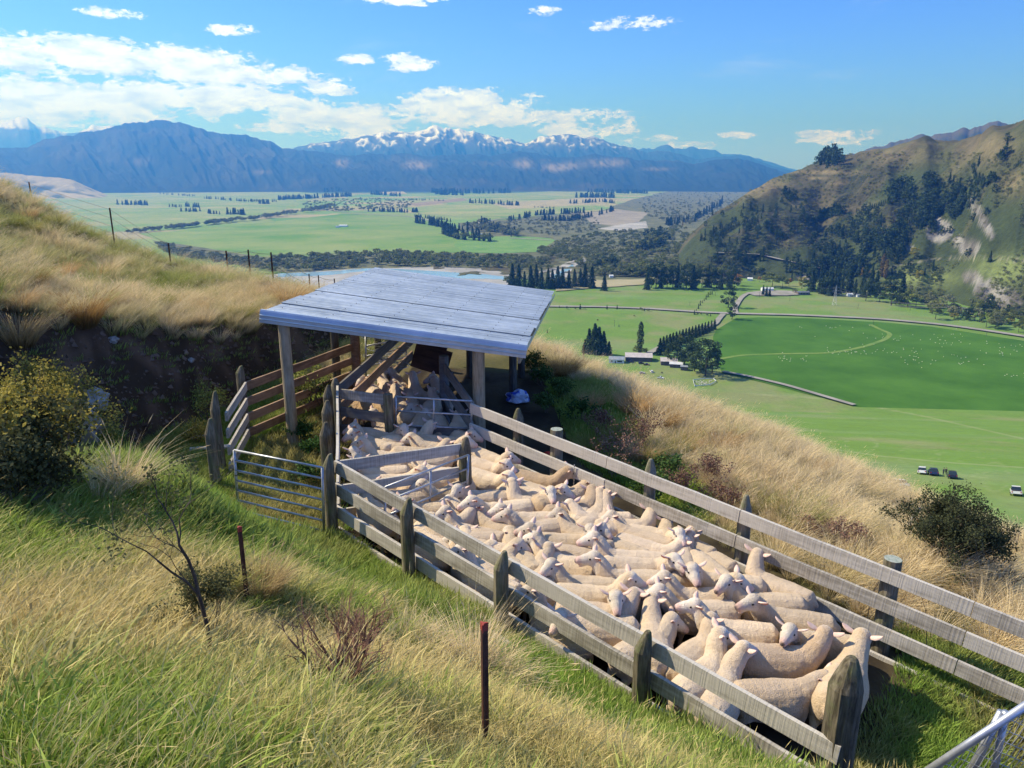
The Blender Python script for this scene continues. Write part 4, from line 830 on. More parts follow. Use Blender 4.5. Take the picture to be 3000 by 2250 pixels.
SHEEP = [
 (7,(330,225),(455,262),(520,248),'r',0,'white sheep with raised head looking right just past the pointed cross-fence post'),
 (7,(350,330),(470,365),(530,330),'r',0,'sheep with upright pink ears facing right beside the cross-fence post'),
 (7,(585,335),(790,380),(868,315),'r',0,'darker tan ribbed sheep reaching its head up to the far fence',TAN),
 (7,(905,440),(985,420),(1035,395),'fr',0,'fluffy woolled sheep standing tall against the far fence',(1,.95,.88),1.08),
 (7,(990,600),(1090,500),(1112,455),'ar',0,'sheep facing the far fence with head beside the fluffy one'),
 (7,(1170,560),(1170,480),(1190,440),'ar',0,'sheep pressed head first against the far fence rail'),
 (7,(1120,450),(1130,430),(1112,405),'al',0,'curly topped sheep head low against the far fence, hardly any body showing'),
 (7,(540,440),(410,440),(365,450),'fl',0,'sheep facing the camera with one ear out near the open pipe gate'),
 (7,(600,385),(740,425),(790,445),'r',0,'sheep lying close behind the tan ribbed sheep with ears back'),
 (7,(840,510),(620,480),(555,400),'al',0,'sheep with neck straight up among the back row'),
 (7,(600,420),(770,455),(832,470),'fr',0,'long faced sheep lowering its white face toward the camera in the back row'),
 (7,(880,525),(1010,505),(1060,470),'ar',0,'grey brown rounded sheep back below the fluffy sheep',(.88,.83,.76)),
 (7,(255,510),(90,525),(20,490),'fl',0,'sheep whose head shows just behind the second pointed near post'),
 (7,(510,560),(390,540),(325,512),'l',0,'leftmost of three woolly heads in a row facing left'),
 (7,(640,640),(470,580),(405,545),'l',0,'middle of three woolly heads in a row facing left'),
 (7,(650,520),(540,530),(480,515),'l',0,'rightmost of three woolly heads in a row facing left'),
 (7,(520,660),(300,610),(240,570),'fl',0,'large sheep with pricked ears standing side-on behind the near top rail'),
 (7,(110,590),(225,600),(262,560),'ar',0,'small rounded back tucked behind the near top rail by the second post'),
 (7,(805,565),(640,565),(580,570),'l',0,'sheep facing left with its chin over a neighbour in the third row'),
 (7,(920,605),(720,630),(640,590),'l',0,'pale sheep back lying under the chin of the one behind it'),
 (7,(1050,650),(980,620),(925,565),'l',0,'sheep with a raised curly head facing left near the pen centre'),
 (7,(1165,590),(1090,590),(1060,560),'al',0,'short round rump in the middle of the third row'),
 (7,(1200,590),(1320,590),(1370,550),'ar',0,'curly headed sheep by the far fence facing away'),
 (7,(1290,600),(1410,625),(1470,605),'fr',0,'sheep with pink ears and lowered white nose by the far fence'),
 (7,(1330,650),(1250,625),(1215,600),'l',0,'small woolly head resting among backs left of the pink eared sheep'),
 (7,(1300,700),(1190,660),(1140,640),'f',1,'white faced sheep bleating toward the camera in the pen centre'),
 (7,(785,680),(1000,690),(1085,665),'fr',0,'sheep stretching right with a drooping white face in the pen centre'),
 (7,(1195,670),(1400,730),(1500,715),'r',1,'long bodied sheep bleating to the right near the far fence'),
 (7,(1600,715),(1520,680),(1480,665),'al',0,'sheep back rounding up behind the long bodied bleating sheep'),
 (7,(1595,860),(1620,740),(1650,695),'ar',0,'sheep walking away toward the far fence with ears out'),
 (7,(1680,770),(1770,840),(1835,815),'r',0,'sheep with a wrinkled nape turning right by the far fence'),
 (8,(830,620),(620,530),(610,445),'ar',0,'sheep against the far fence holding a pale ear up',),
 (7,(1010,760),(810,725),(740,640),'l',0,'woolly sheep facing left with eyes shut left of centre'),
 (7,(660,800),(610,745),(580,705),'fl',0,'sheep with a pointed left ear looking left over the near rail'),
 (7,(1000,840),(790,790),(700,705),'l',0,'tall necked sheep looking left with its long pale back behind it'),
 (7,(1390,790),(1130,770),(1040,735),'l',0,'broad long sheep facing left across the pen centre'),
 (7,(370,700),(290,700),(330,670),'ar',0,'bare round rump just above the near top rail'),
 (7,(550,740),(410,710),(370,720),'al',0,'cream back behind the near rail between second and third posts'),
 (7,(560,830),(530,810),(495,775),'f',0,'white face with a red pink ear peering over the near top rail'),
 (7,(650,880),(610,840),(590,800),'f',0,'white face with two pink ears beside the third pointed post'),
 (7,(700,930),(690,810),(720,760),'a',0,'broad barrel back seen from behind next to the third post'),
 (7,(1420,905),(1160,895),(1065,850),'l',1,'pink eared sheep bleating to the left in the middle of the pen'),
 (7,(1130,825),(1400,840),(1490,865),'fr',1,'sheep with ears flat out turning its bald white face to the camera'),
 (7,(1920,920),(1700,900),(1620,870),'f',0,'long white faced sheep looking straight at the camera'),
 (7,(1130,920),(900,905),(795,885),'fl',0,'white headed sheep facing left by the near fence, mouth closed'),
 (7,(810,955),(1110,975),(1205,940),'r',0,'sheep facing right with its head turned against a neighbour'),
 (7,(1420,965),(1240,1020),(1190,1030),'f',0,'sheep facing the camera with both ears out and its chest showing'),
 (7,(870,1060),(1150,1085),(1180,1050),'ar',0,'long back parallel to the near fence between third and fourth posts'),
 (7,(1790,970),(1560,965),(1470,940),'l',0,'pink nosed sheep head facing left right of the pen centre'),
 (7,(1830,1060),(1560,1060),(1450,1005),'l',0,'heavy browed sheep facing left with long smooth back'),
 (7,(2140,1030),(1900,1020),(1835,935),'fl',1,'sheep with open mouth raised toward the camera'),
 (8,(985,740),(660,690),(555,680),'l',1,'large sheep bleating to the left with pink tongue showing'),
 (7,(1430,1380),(1410,1170),(1445,1090),'ar',0,'sheep standing with its back to the camera beside the dark gap'),
 (7,(2060,1190),(1760,1160),(1620,1140),'l',1,'wide sheep facing left over the dark gap, black nostril and open mouth'),
 (7,(1530,1410),(1730,1260),(1780,1190),'ar',0,'sheep turned away to the upper right with both ears out'),
 (7,(1600,1590),(1760,1440),(1840,1350),'r',0,'sheep with a tall pink ear looking right just behind the near rail'),
 (8,(1085,860),(830,830),(740,815),'fl',1,'sheep with a long pointed ear bleating toward the camera at lower right'),
 (8,(490,930),(900,950),(965,840),'ar',0,'biggest smooth sided sheep standing across the lower right of the crowd',(1,.95,.9),1.06),
 (8,(470,1130),(830,1120),(915,1130),'fr',0,'curly coated sheep with lowered white face in front of the biggest one',(.96,.92,.86),1.0),
 (8,(1000,1240),(1150,980),(1215,890),'ar',0,'last sheep at the open end walking away with dirty hindquarters',(.97,.93,.82),1.0),
 (7,(490,1060),(230,930),(160,870),'l',0,'sheep seen between the near rails from third post leftward'),
 (7,(900,1320),(680,1180),(620,1040),'l',0,'sheep seen through the near rails right of the third post'),
 (7,(1180,1190),(960,1180),(920,1200),'l',0,'sheep low behind the middle near rail in front of the fourth post'),
 (7,(1090,1500),(1230,1430),(1290,1400),'fr',0,'sheep with a pink ear peering between the rails at the fourth post'),
 (7,(440,880),(300,790),(230,770),'l',0,'sheep behind the near middle rail left of the third post'),
 (7,(120,760),(60,700),(90,690),'a',0,'sheep rump seen through rails by the second near post'),
 (8,(250,1230),(330,1050),(440,960),'ar',0,'sheep close behind the near fence rail right of the fourth post'),
 (7,(1740,720),(1680,690),(1660,640),'ar',0,'sheep back squeezed along the far fence behind the one walking away'),
 (5,(1200,910),(940,860),(835,765),'fl',0,'sheep with neck raised facing left in the shade before the ply sheet'),
 (5,(960,1010),(1250,980),(1295,860),'ar',0,'sheep in the shade lifting its head straight up with ears wide'),
 (5,(650,900),(800,910),(885,890),'fr',0,'sheep facing right in the shade by the end-on fence'),
 (5,(760,1000),(680,970),(655,945),'l',0,'sheep at the shade edge facing left by the end-on fence'),
 (5,(1010,1020),(880,1010),(810,960),'fl',0,'sheep with folded ears in the sun and shade line by the end-on fence'),
 (5,(1210,1095),(960,1070),(860,1050),'l',0,'sunlit sheep back behind the slanting fence board'),
 (5,(1380,930),(1660,950),(1760,950),'r',0,'long sheep in the shade facing right to the far fence'),
 (5,(1540,1030),(1450,1020),(1400,985),'l',0,'round headed sheep facing left behind the pointed cross-fence post'),
 (5,(1380,1000),(1480,1010),(1525,1000),'r',0,'sheep head facing right close to the cross-fence post in the shade'),
 (5,(1130,1050),(1320,1060),(1370,1040),'ar',0,'back in the shade in front of the ply sheet'),
 (5,(1230,1110),(1370,1090),(1420,1080),'ar',0,'bright cream back behind the slanting fence board near its post'),
 (5,(1050,1150),(920,1130),(870,1110),'f',0,'sheep with two pink ears facing the camera over the slanting fence'),
 (5,(800,1090),(700,1110),(680,1100),'fl',0,'white face low in the corner by the end-on fence'),
 (5,(830,1180),(700,1190),(650,1190),'l',0,'white nosed sheep in the corner where the fences meet'),
 (5,(820,1300),(1150,1290),(1240,1290),'r',0,'white back between the boards of the slanting fence'),
 (5,(1200,1320),(1480,1280),(1560,1270),'ar',0,'sheep between slanting fence and open pipe gate'),
 (5,(1600,1330),(1450,1390),(1300,1400),'l',0,'shaded sheep lying behind the open pipe gate bars'),
 (5,(1560,1230),(1440,1210),(1400,1200),'l',0,'sheep nose showing under the slanting top board'),
 (5,(1740,1080),(1840,1120),(1900,1140),'r',0,'smooth white back right of the pointed cross-fence post'),
 (5,(1290,1430),(1050,1440),(960,1450),'l',0,'dim sheep below the open pipe gate behind the near fence'),
 (5,(900,1620),(800,1540),(780,1500),'fl',0,'sheep head in shade behind the corner of the near fence'),
 (5,(1100,470),(1080,430),(1070,390),'f',0,'farthest sheep facing the camera deep inside the shed'),
 (5,(960,560),(940,530),(945,495),'f',0,'sunlit eared sheep beside the slanting inner fence of the shed'),
 (5,(1060,530),(1040,500),(1045,480),'fl',0,'sheep head in the dark shed pen between the sunlit one and the centre'),
 (5,(1260,560),(1160,540),(1110,505),'l',0,'sheep facing left in the middle of the dark shed pen'),
 (5,(1250,560),(1230,490),(1222,430),'a',0,'sheep with raised head facing away in the dark shed pen'),
 (5,(1480,560),(1440,510),(1420,490),'fl',0,'sheep near the right inner fence of the shed facing left'),
 (5,(1330,680),(1370,630),(1395,590),'ar',0,'sheep facing away behind the pipe gate in the shed'),
 (5,(1180,720),(1210,680),(1225,630),'a',0,'pale sheep close behind the pipe gate left of its stay'),
 (5,(1300,790),(1310,760),(1305,735),'f',0,'sheep head just behind the pipe gate at its stay'),
 (5,(1440,830),(1440,800),(1425,785),'f',0,'small face low behind the pipe gate right of its stay'),
 (5,(1640,860),(1640,830),(1640,810),'a',0,'wool top showing low behind the right end of the pipe gate'),
 (5,(980,660),(860,640),(800,660),'l',0,'sunlit orange backed sheep behind the short board fence',(1,.85,.62)),
 (5,(1100,640),(1080,590),(1090,570),'a',0,'dim back between the short board fence and the pipe gate'),
]
def layout():                              # sheep as rows of discs: keep them inside the rails and ease them off each other
    A = []
    for s in SHEEP:
        z, rump, chest = s[:3]; size = s[8] if len(s) > 8 else 1.0; ox, oy, k = ZO[z]; a, b = [hit(ox+p[0]/k, oy+p[1]/k, HG-.62*size) for p in (rump, chest)]; d = b-a; A.append([(a+b)/2, math.atan2(d[1], d[0]), np.linalg.norm(d), size])
    P0 = np.array([q[0][:2] for q in A]); P = P0.copy(); th = np.array([q[1] for q in A]); D = np.c_[np.cos(th), np.sin(th)]; off = np.array([-.34, -.12, .12, .34]); rad = .178; n = len(A); pc = PC[:2]; l0 = np.array(P1[:2]); l1 = np.array(C1[:2]); ld = (l1-l0)/np.linalg.norm(l1-l0); ln = np.array([ld[1], -ld[0]]); ln = ln if ln[0] > 0 else -ln
    for it in range(40):
        Q = P[:, None]+D[:, None]*off[None, :, None]; mv = np.zeros_like(P)
        for i in range(n):
            dd = Q[i][:, None, None, :]-Q[None]; r_ = np.sqrt((dd**2).sum(-1))+1e-6; ov = np.clip(2*rad-r_, 0, 1); ov[:, i] = 0; mv[i] += (dd/r_[..., None]*ov[..., None]).sum((0, 1, 2))*.10
        mv += (P0-P)*.22; P += np.clip(mv, -.06, .06)
        for i in range(n):
            for o_ in (-.40, .40):
                q = P[i]+D[i]*o_; w = -(q @ pc)
                if P[i][1] < 12.2:
                    if w < 5.45: P[i] -= pc*(5.45-w)*.8
                    if w > 8.0: P[i] += pc*(w-8.0)*.8
                s_ = (q-l0) @ ln
                if q[1] > 9.2 and P[i][1] < 12.6 and s_ < .28: P[i] += ln*(.28-s_)*.8
    return [(np.array([p[0], p[1]]), a[1], a[2], a[3]) for p, a in zip(P, A)]
LAY = layout()
for i, s in enumerate(SHEEP): place_sheep(i, *s)
# ------------------------------------------------------------------ near vegetation
def leafy_mat(name, green, dry, root, trans=.35, rough=.75, attr=True):
    m = bpy.data.materials.new(name); m.use_nodes = True; t = NT(m.node_tree); b = t.n['Principled BSDF']; out = t.n['Material Output']
    a = t.node('ShaderNodeAttribute'); a.attribute_type = 'INSTANCER'; a.attribute_name = 'dry'
    c = t.node('ShaderNodeAttribute'); c.attribute_name = 'tip'; oi = t.node('ShaderNodeObjectInfo')
    d = a.outputs['Fac'] if attr else oi.outputs['Random']
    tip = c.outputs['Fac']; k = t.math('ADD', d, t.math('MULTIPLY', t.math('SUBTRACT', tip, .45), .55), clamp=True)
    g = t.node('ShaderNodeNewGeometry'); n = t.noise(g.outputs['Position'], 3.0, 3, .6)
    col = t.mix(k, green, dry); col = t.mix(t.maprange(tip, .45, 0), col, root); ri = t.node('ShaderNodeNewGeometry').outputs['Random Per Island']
    vv = t.math('ADD', t.math('MULTIPLY', ri, .5), t.math('ADD', t.math('MULTIPLY', n, .45), .52)); cc = t.node('ShaderNodeCombineColor'); [t.put(cc.inputs[i], vv) for i in range(3)]
    col = t.mix(1.0, col, cc.outputs[0], 'MULTIPLY'); t.l.new(col, b.inputs['Base Color']); b.inputs['Roughness'].default_value = rough; b.inputs['Specular IOR Level'].default_value = .25
    tr = t.node('ShaderNodeBsdfTranslucent'); t.l.new(col, tr.inputs[0]); mx = t.node('ShaderNodeMixShader'); mx.inputs[0].default_value = trans
    t.l.new(b.outputs[0], mx.inputs[1]); t.l.new(tr.outputs[0], mx.inputs[2]); t.l.new(mx.outputs[0], out.inputs[0]); return m
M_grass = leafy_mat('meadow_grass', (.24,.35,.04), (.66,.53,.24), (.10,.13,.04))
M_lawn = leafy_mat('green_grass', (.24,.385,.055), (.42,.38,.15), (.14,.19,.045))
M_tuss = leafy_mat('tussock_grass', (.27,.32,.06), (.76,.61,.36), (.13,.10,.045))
def blades_mesh(name, n, rad, h0, h1, wd, lean, curve, seed, mat, segs=3, wind=(.25, .1), heads=0.0, splay=.5):
    r = np.random.default_rng(seed); V = []; Fc = []; T = []
    for i in range(n):
        a = r.uniform(0, 6.283); q = rad*math.sqrt(r.random()); x0, y0 = math.cos(a)*q, math.sin(a)*q; h = r.uniform(h0, h1); out = a+r.normal(0, splay)
        dx, dy = math.cos(out)*lean*r.uniform(.3, 1.3)+wind[0]*r.uniform(.4, 1.3), math.sin(out)*lean*r.uniform(.3, 1.3)+wind[1]*r.uniform(.4, 1.3)
        fa = r.uniform(0, 3.14); wx, wy = math.cos(fa)*wd, math.sin(fa)*wd; b = len(V)
        for k in range(segs+1):
            f = k/segs; bend = f+curve*f*f; w = (1-f**1.5*.9); z = h*(f-curve*.28*f*f*f)
            x = x0+dx*h*bend; y = y0+dy*h*bend
            if k < segs: V += [(x-wx*w, y-wy*w, z), (x+wx*w, y+wy*w, z)]; T += [f, f]
            else: V.append((x, y, z)); T.append(1)
        for k in range(segs-1): Fc.append((b+2*k, b+2*k+1, b+2*k+3, b+2*k+2))
        Fc.append((b+2*segs-2, b+2*segs-1, b+2*segs))
        if r.random() < heads:              # a seed head at the tip
            x, y, z = V[-1]; px_, py_, pz_ = V[-3]; dv = np.array([x-px_, y-py_, z-pz_]); dv /= np.linalg.norm(dv)+1e-9; L = h*r.uniform(.10, .2); c = len(V); w = wd*r.uniform(.9, 1.5); e = np.array([x, y, z])
            for ex_, ey_ in ((wx/wd, wy/wd), (-wy/wd, wx/wd)):
                m0 = e+dv*L*.45; V += [tuple(e-dv*.01), (m0[0]+ex_*w, m0[1]+ey_*w, m0[2]), tuple(e+dv*L), (m0[0]-ex_*w, m0[1]-ey_*w, m0[2])]; T += [1]*4; Fc.append((c, c+1, c+2, c+3)); c += 4
    me = bpy.data.meshes.new(name); me.from_pydata(V, [], Fc); me.materials.append(mat); at_ = me.attributes.new('tip', 'FLOAT', 'POINT'); at_.data.foreach_set('value', np.array(T, np.float32))
    return me
def proto_col(name, meshes):
    c = bpy.data.collections.new(name)
    for i, me in enumerate(meshes): c.objects.link(bpy.data.objects.new('%s_%02d' % (name, i), me))
    return c
def scatter(name, P, nrm, scale, dry, idx, col, label, cat='grass', yaw=None, seed=0):
    n = len(P); me = bpy.data.meshes.new(name); me.vertices.add(n); me.vertices.foreach_set('co', np.asarray(P, np.float32).ravel()); r = np.random.default_rng(seed)
    yaw = r.uniform(-1.9, 1.9, n) if yaw is None else yaw
    rot = np.c_[np.arctan2(-nrm[:, 1], 1)*.5, np.arctan2(nrm[:, 0], 1)*.5, yaw] if nrm is not None else np.c_[np.zeros(n), np.zeros(n), yaw]
    for nm, ty, d in (('rot', 'FLOAT_VECTOR', rot), ('scl', 'FLOAT', scale), ('dry', 'FLOAT', dry), ('idx', 'INT', idx)):
        a = me.attributes.new(nm, ty, 'POINT'); a.data.foreach_set('vector' if ty == 'FLOAT_VECTOR' else 'value', np.asarray(d, np.int32 if ty == 'INT' else np.float32).ravel())
    o = link(bpy.data.objects.new(name, me)); g = bpy.data.node_groups.new(name, 'GeometryNodeTree'); g.interface.new_socket('Geometry', in_out='INPUT', socket_type='NodeSocketGeometry'); g.interface.new_socket('Geometry', in_out='OUTPUT', socket_type='NodeSocketGeometry')
    N = g.nodes; L = g.links; gi = N.new('NodeGroupInput'); go = N.new('NodeGroupOutput'); ip = N.new('GeometryNodeInstanceOnPoints'); ci = N.new('GeometryNodeCollectionInfo'); ci.inputs['Collection'].default_value = col; ci.inputs['Separate Children'].default_value = True; ci.inputs['Reset Children'].default_value = True
    def na(nm, ty): q = N.new('GeometryNodeInputNamedAttribute'); q.data_type = ty; q.inputs[0].default_value = nm; return q.outputs[0]
    L.new(gi.outputs[0], ip.inputs['Points']); L.new(ci.outputs[0], ip.inputs['Instance']); ip.inputs['Pick Instance'].default_value = True
    L.new(na('idx', 'INT'), ip.inputs['Instance Index']); L.new(na('scl', 'FLOAT'), ip.inputs['Scale'])
    er = N.new('FunctionNodeEulerToRotation'); L.new(na('rot', 'FLOAT_VECTOR'), er.inputs[0]); L.new(er.outputs[0], ip.inputs['Rotation']); L.new(ip.outputs[0], go.inputs[0])
    md = o.modifiers.new('scatter', 'NODES'); md.node_group = g; return tag(o, label, cat, kind='stuff')
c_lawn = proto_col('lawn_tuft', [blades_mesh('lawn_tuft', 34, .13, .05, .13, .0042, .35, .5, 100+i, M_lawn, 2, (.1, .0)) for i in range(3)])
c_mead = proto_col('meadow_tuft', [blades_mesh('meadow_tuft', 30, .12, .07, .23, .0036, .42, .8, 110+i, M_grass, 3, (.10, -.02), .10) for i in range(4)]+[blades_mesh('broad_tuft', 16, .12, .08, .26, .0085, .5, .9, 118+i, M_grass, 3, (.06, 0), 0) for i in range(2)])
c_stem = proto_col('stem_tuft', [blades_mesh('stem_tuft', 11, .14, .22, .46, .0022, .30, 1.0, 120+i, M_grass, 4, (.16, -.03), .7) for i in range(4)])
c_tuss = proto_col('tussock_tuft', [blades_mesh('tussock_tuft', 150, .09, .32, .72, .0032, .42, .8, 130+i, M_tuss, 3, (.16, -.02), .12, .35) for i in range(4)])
def normals(x, y, e=.08): zx = (ground(x+e, y)-ground(x-e, y))/(2*e); zy = (ground(x, y+e)-ground(x, y-e))/(2*e); return np.c_[-zx, -zy]
def polar_pts(n, r0, r1, a0, a1, seed, pw=1.0):
    r = np.random.default_rng(seed); rr_ = (r0**pw+(r1**pw-r0**pw)*r.random(n))**(1/pw); a = R(a0)+R(a1-a0)*r.random(n); return rr_*np.sin(a), rr_*np.cos(a), r
def frame_ok(x, y, z, m=160): px, py = proj(np.c_[x, y, z]); return (px > -m) & (px < 3000+m) & (py < 2250+m*1.6) & (y > .2), px, py
def uw(x, y): z = bench_z(x, y); P = np.c_[x, y, z]; return P @ PD, -(P @ PC)
def zone(x, y):
    """0 bare, 1 short green, 2 meadow, 3 tussock slope, 4 trampled yard, 5 dark weeds by the shed"""
    u, w = uw(x, y); d = segdist(x, y, BENCH); ins = inpoly(x, y, BENCH); zn = np.full(x.shape, 2); r = np.hypot(x, y)
    zn[(w > 8.35) | ((x > 1.2) & (y > 12))] = 3
    zn[(w > 8.3) & (w < 9.3-.25*u) & (u < 2.6)] = 1; zn[(w > 8.3) & (w < 10.2+.5*(u-4.6)) & (u > 4.6) & (y < 16)] = 5; zn[(x > .3) & (y > 12.6) & (y < 17.0) & (x < 2.6)] = 1
    lft = (x < -2) & (y > 10) & ~ins; zn[lft & (d > 1.6)] = 3; zn[(x < -3) & (y > 13.5) & ~ins & (d > 1.0)] = 3
    bank_ = (~ins) & (d < 1.7) & (y > 10.8) & (x < -1); zn[bank_] = 0
    near_path = (x < -2.0) & (y > 6.6) & (y < 11.6) & (d < 2.2); zn[near_path & (x > -6.8)] = 1
    zn[(w < 5.15) & (w > 4.0) & (u > .8) & (u < 9.5)] = 1
    zn[ins & (w < 8.35) & ~((x > 1.2) & (y > 12))] = 1; penin = (w > 5.1) & (w < 8.3) & (u < 8); zn[penin] = 0; zn[penin & (u < 1.5)] = 1; zn[inpoly(x, y, PENS) & (u > 1.3)] = 0
    yard = inpoly(x, y, [(-4.45, 11.1), (-4.2, 9.8), (-2.5, 9.2), (-3.0, 12.5), (-2.3, 16.5), (-3.3, 15.3), (-4.6, 12.5)]); zn[yard] = 4
    zn[(y > 13.0) & (x > -3.6) & (x < .2)] = 0; zn[ins & (x < -4.7) & (y > 11.8)] = 1; return zn
SP = [(float(o.location.x), float(o.location.y)) for o in SC.objects if o.name.startswith('steel_post')][:2]
def soft(x, y):                             # trampled, shorter grass just in front of the two near steel posts
    k = np.ones(len(x))
    for a, b in SP: q = 1-.35/math.hypot(a, b); k = np.minimum(k, .35+.65*sstep(np.hypot(x-a*q, y-b*q), .25, .7))
    return k
def scatter_zone():
    def mk(n, r0, r1, a0, a1, seed, pw=1.0):
        x, y, r = polar_pts(n, r0, r1, a0, a1, seed, pw); z = ground(x, y); ok, px, py = frame_ok(x, y, z); x, y, z = x[ok], y[ok], z[ok]
        return x, y, z, zone(x, y), r, px[ok], py[ok]
    # short green grass
    x, y, z, zn, r, px, py = mk(110000, 2, 19, -40, 40, 201, 1.3); dn_ = sheet_noise(x, y, 1.2, 301)
    uu, ww = uw(x, y); pn = (ww > 5.1) & (ww < 8.3); k = ((zn == 1) & (r.random(len(x)) < np.where(pn, .38, .95))) | ((zn == 4) & (r.random(len(x)) < .35)) | ((zn == 5) & (r.random(len(x)) < .6)); x, y, z, zn, dn_ = x[k], y[k], z[k], zn[k], dn_[k]
    u_, w_ = uw(x, y); pe = (w_ > 5.1) & (w_ < 8.3) & (u_ < 1.6); dry = np.clip((dn_-.42)*2.2, 0, 1)*.6+(zn == 4)*.75+pe*np.clip((dn_-.3)*3, 0, 1)*.7; scatter('green_grass', np.c_[x, y, z-.01], normals(x, y), r.uniform(.7, 1.5, len(x))*(1+.5*(dn_ > .6)), dry, r.integers(0, 3, len(x)), c_lawn, 'short bright green grass along the fences and paths', seed=1)
    # meadow
    x, y, z, zn, r, px, py = mk(60000, 1.5, 24, -40, 30, 202, 1.15); n1 = sheet_noise(x, y, .55, 303); n2 = sheet_noise(x, y, 2.2, 305)
    k = (zn == 2) | ((zn == 3) & (r.random(len(x)) < .9) & (x < 0)) | ((zn == 5) & (r.random(len(x)) < .35)) | ((zn == 1) & (n1 > .62) & (r.random(len(x)) < .4)); x, y, z, n1, n2 = x[k], y[k], z[k], n1[k], n2[k]
    dry = np.clip((n1*.55+n2*.45-.43)*4.5+r.normal(0, .12, len(x)), 0, 1); scatter('meadow_grass', np.c_[x, y, z-.015], normals(x, y), r.uniform(.5, 1.15, len(x))*soft(x, y), dry*.95, r.integers(0, 6, len(x)), c_mead, 'rough meadow grass, part green and part straw coloured, covering the near slope', seed=2)
    # tall seeding stems
    x, y, z, zn, r, px, py = mk(20000, 1.6, 24, -40, 40, 203, 1.2); n1 = sheet_noise(x, y, .8, 307)
    k = ((zn == 2) & (r.random(len(x)) < .12+.75*(n1 > .54))) | ((zn == 3) & (r.random(len(x)) < .75)); x, y, z, n1 = x[k], y[k], z[k], n1[k]
    scatter('seeding_grass', np.c_[x, y, z-.02], normals(x, y), r.uniform(.55, 1.0, len(x))*soft(x, y), np.clip(r.uniform(.5, 1.0, len(x)), 0, 1), r.integers(0, 4, len(x)), c_stem, 'tall dry seeding grass stems leaning in the wind', seed=3)
    # tussock cover
    x, y, z, zn, r, px, py = mk(24000, 5, 44, -40, 40, 204, 1.25); n1 = sheet_noise(x, y, .35, 309)
    left = x < -1; k = (zn == 3) & (r.random(len(x)) < np.where(left, .10+.42*(n1 > .48), .55)); k |= (zn == 2) & (np.hypot(x, y) > 4.5) & (n1 > .66) & (r.random(len(x)) < .4)
    x, y, z, n1, left = x[k], y[k], z[k], n1[k], left[k]; n2 = sheet_noise(x, y, .9, 311)
    dry = np.where(left, np.clip((n2*.55+n1*.45-.40)*4.2, 0, 1)*.9, .55+.8*n2)+r.normal(0, .14, len(x)); scatter('tussock_cover', np.c_[x, y, z-.04], normals(x, y), (.45+.85*r.random(len(x))**1.5)*np.where(left, 1.0, .95), np.clip(dry, 0, 1), r.integers(0, 4, len(x)), c_tuss, 'dry golden tussock grass covering the hillside and the brow', seed=4)
scatter_zone()
# single large tussocks, each a thing
def tuss_mat(name, green, dry): return leafy_mat(name, green, dry, (.14, .10, .04), attr=False)
M_to = tuss_mat('orange_tussock', (.34,.20,.06), (.62,.42,.20)); M_tg = tuss_mat('green_tussock', (.22,.24,.05), (.42,.38,.12)); M_ts = tuss_mat('straw_tussock', (.42,.31,.14), (.68,.54,.32))
BT = [blades_mesh('tussock', 800, .20, .35, .85, .0045, .42, .65, 140+i, M_to, 4, (.12, 0), .25, .3) for i in range(3)]
for i, (px_, py_, s, m, lb) in enumerate([
 (1650,1105,.85,M_to,'orange centred tussock standing alone just right of the shed roof corner'), (1690,1120,.5,M_ts,'small straw tussock at the foot of the orange centred one'),
 (845,905,1.0,M_to,'big orange tussock leaning at the left end of the shed roof'), (780,870,.75,M_ts,'pale straw tussock behind the big orange one by the roof'), (735,850,.6,M_tg,'greenish tussock below the three close steel posts'),
 (2330,1560,.8,M_tg,'yellow green tussock behind the far fence, greener than those around'), (2880,2040,.45,M_tg,'small yellow green tussock low behind the far fence rails'),
 (400,1640,.36,M_to,'straw tussock bowed over below the yellow shrub'), (320,1560,.38,M_tg,'low olive tussock beside the bowed straw one'), (760,1740,.5,M_ts,'wide straw tussock around the rusty steel post'), (640,1730,.4,M_tg,'golden green tussock left of the rusty steel post'),
 (250,960,.9,M_to,'orange brown tussock on the top edge of the dark bank'), (560,930,.7,M_to,'russet tussock above the middle of the dark bank'), (60,1010,.9,M_ts,'pale tussock hanging over the left end of the bank'),
 (1830,1190,.7,M_ts,'straw tussock on the brow above the dark weeds'), (1960,1240,.8,M_ts,'broad pale tussock on the brow right of the brown weeds'), (2100,1330,.7,M_to,'buff tussock midway along the brow'),
 (2200,1420,.65,M_ts,'bleached tussock behind the far fence near its middle'), (2520,1650,.7,M_ts,'straw tussock beside the thistle heads behind the far fence'), (2960,1830,.7,M_ts,'straw tussock at the right edge above the far fence')]):
    g_ = at(px_, py_)
    if g_ is None: continue
    me = BT[i % 3].copy(); me.materials.clear(); me.materials.append(m); o = link(bpy.data.objects.new('tussock', me)); o.location = (g_[0], g_[1], g_[2]-.05); o.scale = (s,)*3; o.rotation_euler = (0, 0, random.uniform(-.6, .6)); tag(o, lb, 'tussock', 'large single tussocks')

